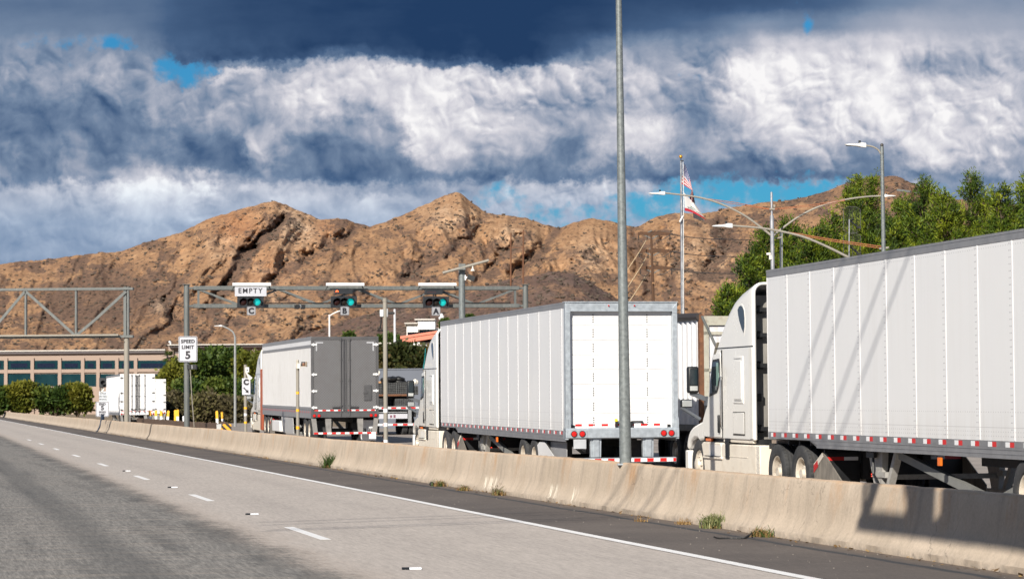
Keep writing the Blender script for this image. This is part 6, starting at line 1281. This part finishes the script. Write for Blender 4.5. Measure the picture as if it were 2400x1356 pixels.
BUSHG = leaf_mat('broad green leaves', (.022, .05, .01), (.05, .088, .014), (.105, .135, .02)); BUSHY = leaf_mat('olive yellow leaves', (.055, .075, .01), (.12, .13, .014), (.2, .19, .025)); DRYB = leaf_mat('dry grey brown twigs', (.04, .035, .018), (.10, .082, .04), (.15, .145, .05))
BARK = pbr('bark', (.09, .065, .045), .9, var=.3, scale=4, bump=.5)
def leaves(name, centres, dirs, size, per, spread, mat, parent, tone, slim=.22):
    """clumps of leaf-sized faces: per clump a spray of slim quads about its direction"""
    N = len(centres); n = N * per
    c = np.repeat(centres, per, 0) + RNG.normal(0, spread, (n, 3)); d = np.repeat(dirs, per, 0) + RNG.normal(0, .55, (n, 3)); d /= np.linalg.norm(d, axis=1, keepdims=True) + 1e-9
    s = np.cross(d, RNG.normal(0, 1, (n, 3))); s /= np.linalg.norm(s, axis=1, keepdims=True) + 1e-9
    L = size * (.6 + .8 * RNG.random((n, 1))); W_ = L * slim
    V = np.stack([c - s * W_ * .4, c + d * L * .5 - s * W_, c + d * L, c + d * L * .5 + s * W_], 1).reshape(-1, 3)
    o = fast_mesh(name, V, np.arange(n * 4).reshape(n, 4), mat, parent=parent)
    tn = np.clip(np.repeat(tone, per) + RNG.normal(0, .14, n), 0, 1).astype(np.float32); a = o.data.attributes.new('tone', 'FLOAT', 'FACE'); a.data.foreach_set('value', tn); return o
def pine(px, ytop, D, wpx, label, seed, ybase=700, lean=0., leaders=1, dens=1.):
    rng = np.random.default_rng(seed); k = D / FPX; top = at(px, ytop, D); b0 = Vector((top.x - lean, D, 0)); H = top.z
    t = thing('pine_tree', label, 'tree', b0, 0, 'pines behind the nearest trailer'); Rm = wpx * k * 1.38
    tips = [(rng.uniform(-.25, .25) * Rm if leaders > 1 else lean, H * (1 - .1 * i)) for i in range(leaders)]
    tr = MB(); tr.tube([(0, 0, 0), (lean * .3, 0, H * .5), (lean, 0, H * .97)], [.22, .14, .03], 8); C_, Dn, T = [], [], []
    zlow = max(at(px, ybase, D).z, .5); nb = int((H - zlow) / (H * .016) * dens)
    for i in range(nb):
        f = (i + rng.random()) / nb; z0 = zlow + (H * .97 - zlow) * f; a = rng.uniform(0, 2 * math.pi); prof = (1 - f) ** .7 * (.72 + .45 * rng.random()) * (1. if f > .12 else .8)
        ln = Rm * prof + .12; up = .30 + .8 * f + rng.normal(0, .1); p0 = Vector((lean * z0 / H, 0, z0 - ln * up * .35)); q = []
        dxy = Vector((math.cos(a), math.sin(a), 0))
        for u in np.linspace(0, 1, 5): q.append(p0 + dxy * ln * u + Vector((0, 0, ln * up * u ** 1.6)))
        tr.tube(q, [.035, .03, .022, .015, .006], 4, caps=False)
        nt = max(5, int(ln * 13)); tn = rng.normal(.5, .24)
        for j in range(nt):
            u = .22 + .78 * (j + rng.random()) / nt; p = p0 + dxy * ln * u + Vector((0, 0, ln * up * u ** 1.6)) + Vector(rng.normal(0, .11 + .12 * (1 - u), 3)); C_.append(p); Dn.append((dxy.x * .55, dxy.y * .55, .75)); T.append(tn + .28 * (u - .6))  # needles coloured darker toward the trunk, crown shade put into their tone
    for lx, lz in tips[1:]:
        for j in range(26): f = j / 26; C_.append(Vector((lx + rng.normal(0, .1 + .22 * f), rng.normal(0, .25), lz - f * 1.6))); Dn.append((0, 0, 1)); T.append(.5 + rng.normal(0, .15))
        tr.tube([(lx * .3, 0, lz - 2.5), (lx, 0, lz)], [.05, .015], 5)
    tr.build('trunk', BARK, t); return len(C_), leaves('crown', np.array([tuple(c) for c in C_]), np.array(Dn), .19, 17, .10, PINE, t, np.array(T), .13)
pines = [(1707, 672, 96, 22, 'small low pine tip left of the near tractor roof', 1), (1752, 598, 105, 34, 'short pine beside the near tractor roof fairing', 0), (1790, 530, 118, 44, 'pine left of the double-armed lamp post, nearest the bare hill', 1), (1848, 505, 124, 46, 'pine directly behind the double-armed lamp post', 1), (1905, 528, 112, 50, 'pine with bright foliage under the long lamp arm', 1), (1948, 498, 126, 48, 'pine between the lamp post and the grid antenna', 1),
         (1990, 430, 132, 26, 'slender pine top left of the two tall leaders', 1), (2014, 401, 134, 34, 'tallest pine, standing against the bare hill top', 1), (2040, 404, 136, 30, 'slim dark pine leader left of the single lamp post', 1), (2032, 490, 116, 58, 'broad pine behind the grid antenna', 2), (2086, 500, 118, 52, 'pine just right of the single lamp post', 1), (2118, 458, 124, 48, 'pine rising toward the far brown pole top', 1), (2164, 412, 122, 56, 'tall pine at the end of the row, reaching above the hill', 1), (2214, 440, 118, 60, 'pine overlapping the tall last one of the row', 1), (2275, 395, 126, 66, 'big pine beyond the tall one, over the trailer', 1), (2345, 430, 120, 66, 'broad pine next to last in the row', 1), (2410, 400, 128, 66, 'last pine of the row, cut by the edge of view', 1)]
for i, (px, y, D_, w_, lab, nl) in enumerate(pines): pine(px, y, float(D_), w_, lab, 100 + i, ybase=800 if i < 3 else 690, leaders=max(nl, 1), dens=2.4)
def bush(name, px, ytop, ybot, wpx, D, label, mat, seed, group, size=.5, dens=1., trunk=True, cat='bush'):
    rng = np.random.default_rng(seed); k = D / FPX; z1, z0 = at(px, ytop, D).z, max(at(px, ybot, D).z, .05); b0 = Vector((at(px, 900, D).x, D, 0)); t = thing(name, label, cat, b0, 0, group)
    W_, H = wpx * k, z1 - z0; nl = 16; C_, Dn, T = [], [], []; tr = MB()
    lobes = [(rng.uniform(-.72, .72) * W_, rng.uniform(-.5, .5) * W_, z0 + H * rng.uniform(.18, .86), rng.uniform(.22, .40) * min(W_, H)) for _ in range(nl)]; lobes.append((0, 0, z0 + H * .78, .24 * H))
    for x, y, z_, r_ in lobes:
        tr.tube([(x * .1, y * .1, 0), (x * .5, y * .5, z_ * .55), (x, y, z_)], [.07, .045, .015], 5); n = int(120 * dens * (r_ / 1.5) ** 1.4) + 30; tn = rng.normal(.5, .2)
        v = rng.normal(0, 1, (n, 3)); v /= np.linalg.norm(v, axis=1, keepdims=True); rr = r_ * rng.uniform(.55, 1.12, (n, 1)); q = v * rr * np.array([1.1, 1., .85]) + np.array([x, y, z_])
        C_.append(q); Dn.append(v * .8 + np.array([0, 0, .4])); T.append(np.full(n, tn) + rng.normal(0, .12, n))
    tr.build('stem', BARK, t); leaves('foliage', np.concatenate(C_), np.concatenate(Dn), size * .72, 11, .26, mat, t, np.concatenate(T), .36)
G = 'bushes in front of the tan buildings'
for i, (px, yt, w_, lab) in enumerate(((-10, 912, 46, 'wide low bush under the first windows of the teal-windowed office'), (62, 900, 40, 'taller olive bush against the wall of the teal-windowed office'), (128, 915, 38, 'low green bush below the middle piers of the teal-windowed office'), (182, 904, 30, 'rounded bush between the far truss and the END 5 sign'))): bush('bush', px, yt, 962, w_, 380., lab, BUSHG if i % 2 == 0 else BUSHY, 280 + i, G, .7, 1.3)
for i, (px, yt, yb, w_, D_, lab, mt, sz) in enumerate([(398, 866, 940, 26, 260, 'olive bush right of the small distant trailers', BUSHY, .5), (418, 848, 950, 26, 280, 'yellow green bush just left of the SPEED LIMIT sign post', BUSHY, .55), (470, 828, 930, 34, 290, 'dark green bush right of the SPEED LIMIT sign', BUSHG, .6), (508, 820, 925, 30, 300, 'tall dark bush under the low tan building', BUSHG, .6), (548, 822, 930, 30, 295, 'green bush behind the slim grey street lamp', BUSHG, .6), (585, 830, 935, 28, 285, 'bright bush left of the tractor with the red corner', BUSHY, .6), (612, 838, 930, 22, 280, 'yellowish bush touching the grey-doored trailer', BUSHY, .55), (450, 895, 985, 40, 250, 'low thin bush behind the gantry post', BUSHG, .5), (530, 892, 985, 44, 250, 'low green thicket behind the yellow posts', BUSHG, .5), (590, 900, 990, 34, 245, 'low bush beside the letter C sign', BUSHG, .5), (410, 925, 985, 40, 245, 'grey brown dry shrub behind the leaning marker posts', DRYB, .5), (490, 935, 992, 50, 240, 'grey brown dry shrub behind the two yellow posts', DRYB, .5), (560, 945, 992, 44, 238, 'dry leafless shrub at the foot of the slim grey street lamp', DRYB, .5)]): bush('bush', px, yt, yb, w_, float(D_), lab, mt, 300 + i, G, sz, 1.25)
for i, (px, yt, w_, lab) in enumerate([(905, 818, 26, 'bush right of the grey trailer doors above the blue grey wall'), (938, 808, 28, 'tallest bush above the blue grey wall'), (966, 826, 22, 'bush below the white post of the coral canopy'), (992, 820, 24, 'bush beside the sleeper cab with teal decals'), (1020, 822, 24, 'bush mostly hidden by the sleeper cab with teal decals')]): bush('bush', px, yt, 905, w_, 215., lab, leaf_mat('autumn green leaves', (.02, .035, .01), (.05, .06, .016), (.12, .08, .03)) if i == 0 else MATS['autumn green leaves'], 400 + i, 'bushes above the blue grey wall', .5, 1.1)
def palm():
    D = 400.; k = D / FPX; top = at(397, 836, D); b0 = Vector((top.x, D, 0)); t = thing('palm_tree', 'small fan palm at the corner of the teal-windowed office block', 'tree', b0); MB().tube([(0, 0, 0), (0, 0, top.z - .3)], [.35, .22], 8).build('trunk', BARK, t); m = MB()
    for i in range(34):
        a, e = RNG.uniform(0, 6.28), RNG.uniform(-.5, 1.25); d = Vector((math.cos(a) * math.cos(e), math.sin(a) * math.cos(e), math.sin(e))); s = d.cross(Vector((0, 0, 1))).normalized(); c = Vector((0, 0, top.z)) + d * .4
        for j in range(-3, 4): q = (d + s * j * .24).normalized(); m.add([c, c + q * .6 - s * .05, c + q * 1.15 - Vector((0, 0, .2)), c + q * .6 + s * .05], [(0, 1, 2, 3)])
    o = m.build('crown', BUSHG, t, smooth=0); a = o.data.attributes.new('tone', 'FLOAT', 'FACE'); a.data.foreach_set('value', RNG.uniform(.3, .9, len(o.data.polygons)).astype(np.float32))
palm()
for i, (px, yt, w_) in enumerate(((898, 794, 8), (912, 792, 9), (924, 795, 8), (1045, 752, 8), (1100, 740, 9), (820, 784, 6))): bush('bush', px, yt, 806 if px < 930 else 770, w_, 430. if px < 930 else 560., ['small green bush at the eave of the low tan building, left of three', 'small green bush in the middle of three above the tan eave', 'small green bush at the foot of the pale bare pole', 'green bush behind the front edge of the white trailer roof', 'tiny green bush at the foot of the camera mast', 'tiny green bush showing over the grey-doored trailer roof'][i], BUSHG, 500 + i, 'small bushes behind the trailers', .7, .5)

# ------------------------------------------------------------------ weeds and litter at the foot of the barrier
def weed(px, py, wpx, hpx, label, mats, seed, upright=.8, n=90, lmul=1.):
    rng = np.random.default_rng(seed); p = CAMP + sight(px, py) * (-EYE / sight(px, py)[2]); D = p[1]; k = D / FPX; t = thing('weed_tuft', label, 'weed', Vector((p[0], p[1], .005)), HEAD, 'weeds along the foot of the barrier')
    W_, H = wpx * k, hpx * k
    for mt, share, ht, sp in mats:
        m = MB(); tone = []
        for i in range(int(n * share)):
            x, y = rng.normal(0, W_ * .22), rng.normal(0, .10); a = rng.uniform(0, 6.28); lean = rng.uniform(.1, 1.) * sp; h = H * ht * rng.uniform(.45, 1.1); b0 = Vector((x, y, 0)); d = Vector((math.cos(a) * lean, math.sin(a) * lean * .6, 1)).normalized(); q = [b0, b0 + d * h * .5 + Vector((0, 0, .02)), b0 + d * h + Vector((math.cos(a), math.sin(a) * .6, -.5)) * h * .18 * sp]
            w_ = .009 * lmul; s = Vector((math.cos(a + 1.57), math.sin(a + 1.57), 0)) * w_; m.add([q[0] - s, q[0] + s, q[1] + s * .8, q[1] - s * .8, q[2]], [(0, 1, 2, 3), (3, 2, 4)]); tn = rng.uniform(.2, 1); tone += [tn, tn]
            if ht > .6 and rng.random() < .6:
                for j in range(3): c = q[0].lerp(q[2], rng.uniform(.4, 1)); e = Vector(rng.normal(0, 1, 3)).normalized() * .06; m.add([c, c + e + s, c + e * 1.6], [(0, 1, 2)]); tone.append(tn)
        o = m.build('blades', mt, t, smooth=0); at_ = o.data.attributes.new('tone', 'FLOAT', 'FACE'); at_.data.foreach_set('value', np.array(tone, np.float32))
STRAW = leaf_mat('dry straw', (.14, .08, .03), (.28, .17, .07), (.42, .28, .12), .2); WEEDG = leaf_mat('weed leaves', (.02, .05, .014), (.05, .09, .022), (.1, .14, .04), .2); PALEG = leaf_mat('pale weed stems', (.11, .15, .05), (.2, .22, .09), (.3, .3, .14), .2)
weed(775, 1096, 44, 42, 'tall dark green weed against the barrier behind the grey truck', [(WEEDG, 1., .95, .75), (STRAW, .5, .28, 1.4)], 1, n=190)
weed(1030, 1139, 34, 17, 'dry grass tuft with a black lump at its foot', [(STRAW, 1., .8, 1.3), (WEEDG, .4, .9, 1.)], 2, n=90); weed(1087, 1149, 30, 14, 'small dry grass tuft, middle one below the white trailer', [(STRAW, 1., .8, 1.3), (WEEDG, .3, .8, 1.)], 3, n=70); weed(1168, 1160, 34, 24, 'dry grass tuft with thin seed stalks', [(STRAW, 1., .6, 1.3), (DRYB, .4, 1., .7)], 4, n=80)
weed(1675, 1237, 62, 52, 'bright pale green weed below the near tractor', [(PALEG, 1., .72, .8), (WEEDG, .35, .6, .9), (STRAW, .5, .2, 1.6)], 5, n=230); weed(1785, 1257, 44, 22, 'brown and green grass clump close to the black rubber strip', [(STRAW, 1., .7, 1.2), (WEEDG, .5, .9, .9)], 6, n=130)
weed(366, 1031, 14, 9, 'small yellowish tuft by the dark barrier joint', [(BUSHY, 1., .9, .9)], 7, n=60); weed(634, 1073, 26, 5, 'flat dry straw patch on the shoulder far ahead', [(STRAW, 1., .9, 1.8)], 8, n=60); weed(1500, 1222, 30, 6, 'flat dry straw at the barrier foot under the tall pole', [(STRAW, 1., .9, 1.8)], 9, n=30); weed(1603, 1228, 44, 9, 'flat brown debris patch left of the pale green weed', [(STRAW, 1., .9, 1.8)], 10, n=60)
rng = np.random.default_rng(5); m = MB(); tone = []
for i in range(700):
    s, l = rng.uniform(25, 160), 11.5 - abs(rng.normal(0, .12)); 
    if vnoise(np.array([s * .35]), np.array([3.]))[0] < .5: continue
    p = road(s, l, .012); a = rng.uniform(0, 6.28); e = Vector((math.cos(a), math.sin(a), rng.uniform(0, .5))) * rng.uniform(.03, .1); q = Vector((-e.y, e.x, .01)) * .35; m.add([p, p + e * .5 + q, p + e, p + e * .5 - q], [(0, 1, 2, 3)]); tone.append(rng.random())
o = m.build('leaf_litter', STRAW, None, smooth=0); a = o.data.attributes.new('tone', 'FLOAT', 'FACE'); a.data.foreach_set('value', np.array(tone, np.float32)); setting(o, 'stuff')
m = MB()
for i in range(160):
    s, l = rng.uniform(24, 75), rng.uniform(9.4, 11.5); r_ = .004 + .009 * rng.random() ** 4; m.ball(tuple(road(s, l, .006)), r_, n=6)
setting(m.build('gravel', pbr('pale grit', (.26, .23, .2), .9, var=.4, scale=20), None), 'stuff')
def on_ground(px, py): d = sight(px, py); return Vector(CAMP + d * (-EYE / d[2]))
p = on_ground(1715, 1263); k = p.y / FPX; t = thing('rubber_strip', 'black curved strip of tyre rubber lying on the shoulder', 'debris', p + Vector((0, 0, .008)))
MB().tube(smooth_path([(-42 * k, 0, .03), (-30 * k, .02, .01), (0, .05, .0), (30 * k, .0, .012), (40 * k, -.05, .05)]), [.012] * 10 + [.018] * 23, 6).build('strip', TARP, t); MB().tube([(38 * k, -.05, .04), (46 * k, -.1, .09), (47 * k, -.05, .02)], .012, 5).build('torn_end', BLACK, t)
p = on_ground(1012, 1138); o = MB().ball((0, 0, 0), .055, n=10, sq=(1.1, 1, .9)).build('black_lump', TARP, None); o.location = p + Vector((0, 0, .05)); tag(o, 'small round black lump beside the dry grass tuft', 'debris')
for i, (px, py, lab) in enumerate(((965, 1333, 'nearest raised road marker, white with a dark end'), (591, 1205, 'second nearest raised road marker between the lane dashes'), (405, 1142, 'third raised road marker along the lane line'), (297, 1103.5, 'farthest raised road marker along the lane line'))):
    p = on_ground(px, py); k = p.y / FPX; t = thing('road_marker', lab, 'road marker', p + Vector((0, 0, .003)), HEAD * .4, 'raised markers between the lane dashes')
    MB().prism([(-.075, 0), (-.05, .02), (.05, .02), (.075, 0)], lambda a, b_, q: (q, a, b_), -.11, .11).build('marker_body', WHT, t, smooth=0); MB().prism([(-.079, .001), (-.054, .021), (-.01, .024), (.02, .0)], lambda a, b_, q: (q, a, b_), -.115, -.03).build('dark_reflector', BLACK, t, smooth=0)

# ------------------------------------------------------------------ overhead sign beyond the top of the view (its shadow falls on the barrier) and lines that cross the road
def overhead_sign():
    p = on_lane(1999, 1243, 11.62 / math.cos(HEAD)); c = p - SUN_DIR * 15.; r = thing('overhead_sign', 'overhead road sign above the view whose shadow falls on the near barrier', 'sign', Vector((c.x, c.y, 0)), HEAD - math.pi / 2)
    z0 = c.z
    MB().tube([(5, 6, 0), (5, 6, z0 + 2.)], .2, 14).build('post', GREYP, r)
    MB().beam((5, .3, z0 + 1.5), (5, 6, z0 + 1.5), .2, .22).build('chord', GREYP, r)
    for a, b_, lo in ((.62, 1.72, .9), (1.72, 2.55, .12), (2.78, 6.4, .12)): MB().box(a, b_, .0, .05, z0 + lo, z0 + 2.3).build('sign_panel', SIGNB, r, smooth=0)
    m = MB().box(-.06, 6.5, .1, .25, z0 - .08, z0 + .12)
    for x in (.0, .2): m.box(x, x + .06, .14, .2, z0, z0 + 2.2)
    m.beam((.1, .17, z0 + .1), (.95, .17, z0 + 1.5), .05, .2); m.beam((1.75, .17, z0 + .1), (1.0, .17, z0 + 1.4), .05, .16); m.box(2.6, 2.68, .14, .2, z0, z0 + 2.2); m.build('walkway_frame', GREYP, r)
overhead_sign()
def crossing_lines():
    x, y, z, yaw, pit = POSE1; M = Matrix.Translation((x, y, z)) @ Matrix.Rotation(yaw, 4, 'Z') @ Matrix.Rotation(pit, 4, 'X'); Mi = M.inverted()
    def hit(px, py):
        o = Mi @ Vector(CAMP); d = Mi.to_3x3() @ Vector(sight(px, py)); return M @ (o + d * ((-1.3 - o.x) / d.x))
    for i, (a, b) in enumerate((((1966, 640), (1855, 959)), ((2002, 640), (1879, 990)), ((2070, 640), (1938, 1006)), ((2113, 640), (1974, 1006)))):
        A, B_ = hit(*a), hit(*b); Q1 = A - SUN_DIR * 21.; Q2 = B_ - SUN_DIR * ((Q1.z - B_.z) / -SUN_DIR.z); d = (Q2 - Q1).normalized()
        t = thing('power_line', 'overhead cable crossing above the view, %s of the four shading the near trailer' % ('first', 'second', 'third', 'fourth')[i], 'cable', Q1, 0, 'overhead cables above the view')
        MB().tube([d * -9, (0, 0, 0), d * 14], .025, 6).build('cable_run', WIRE, t)
crossing_lines()
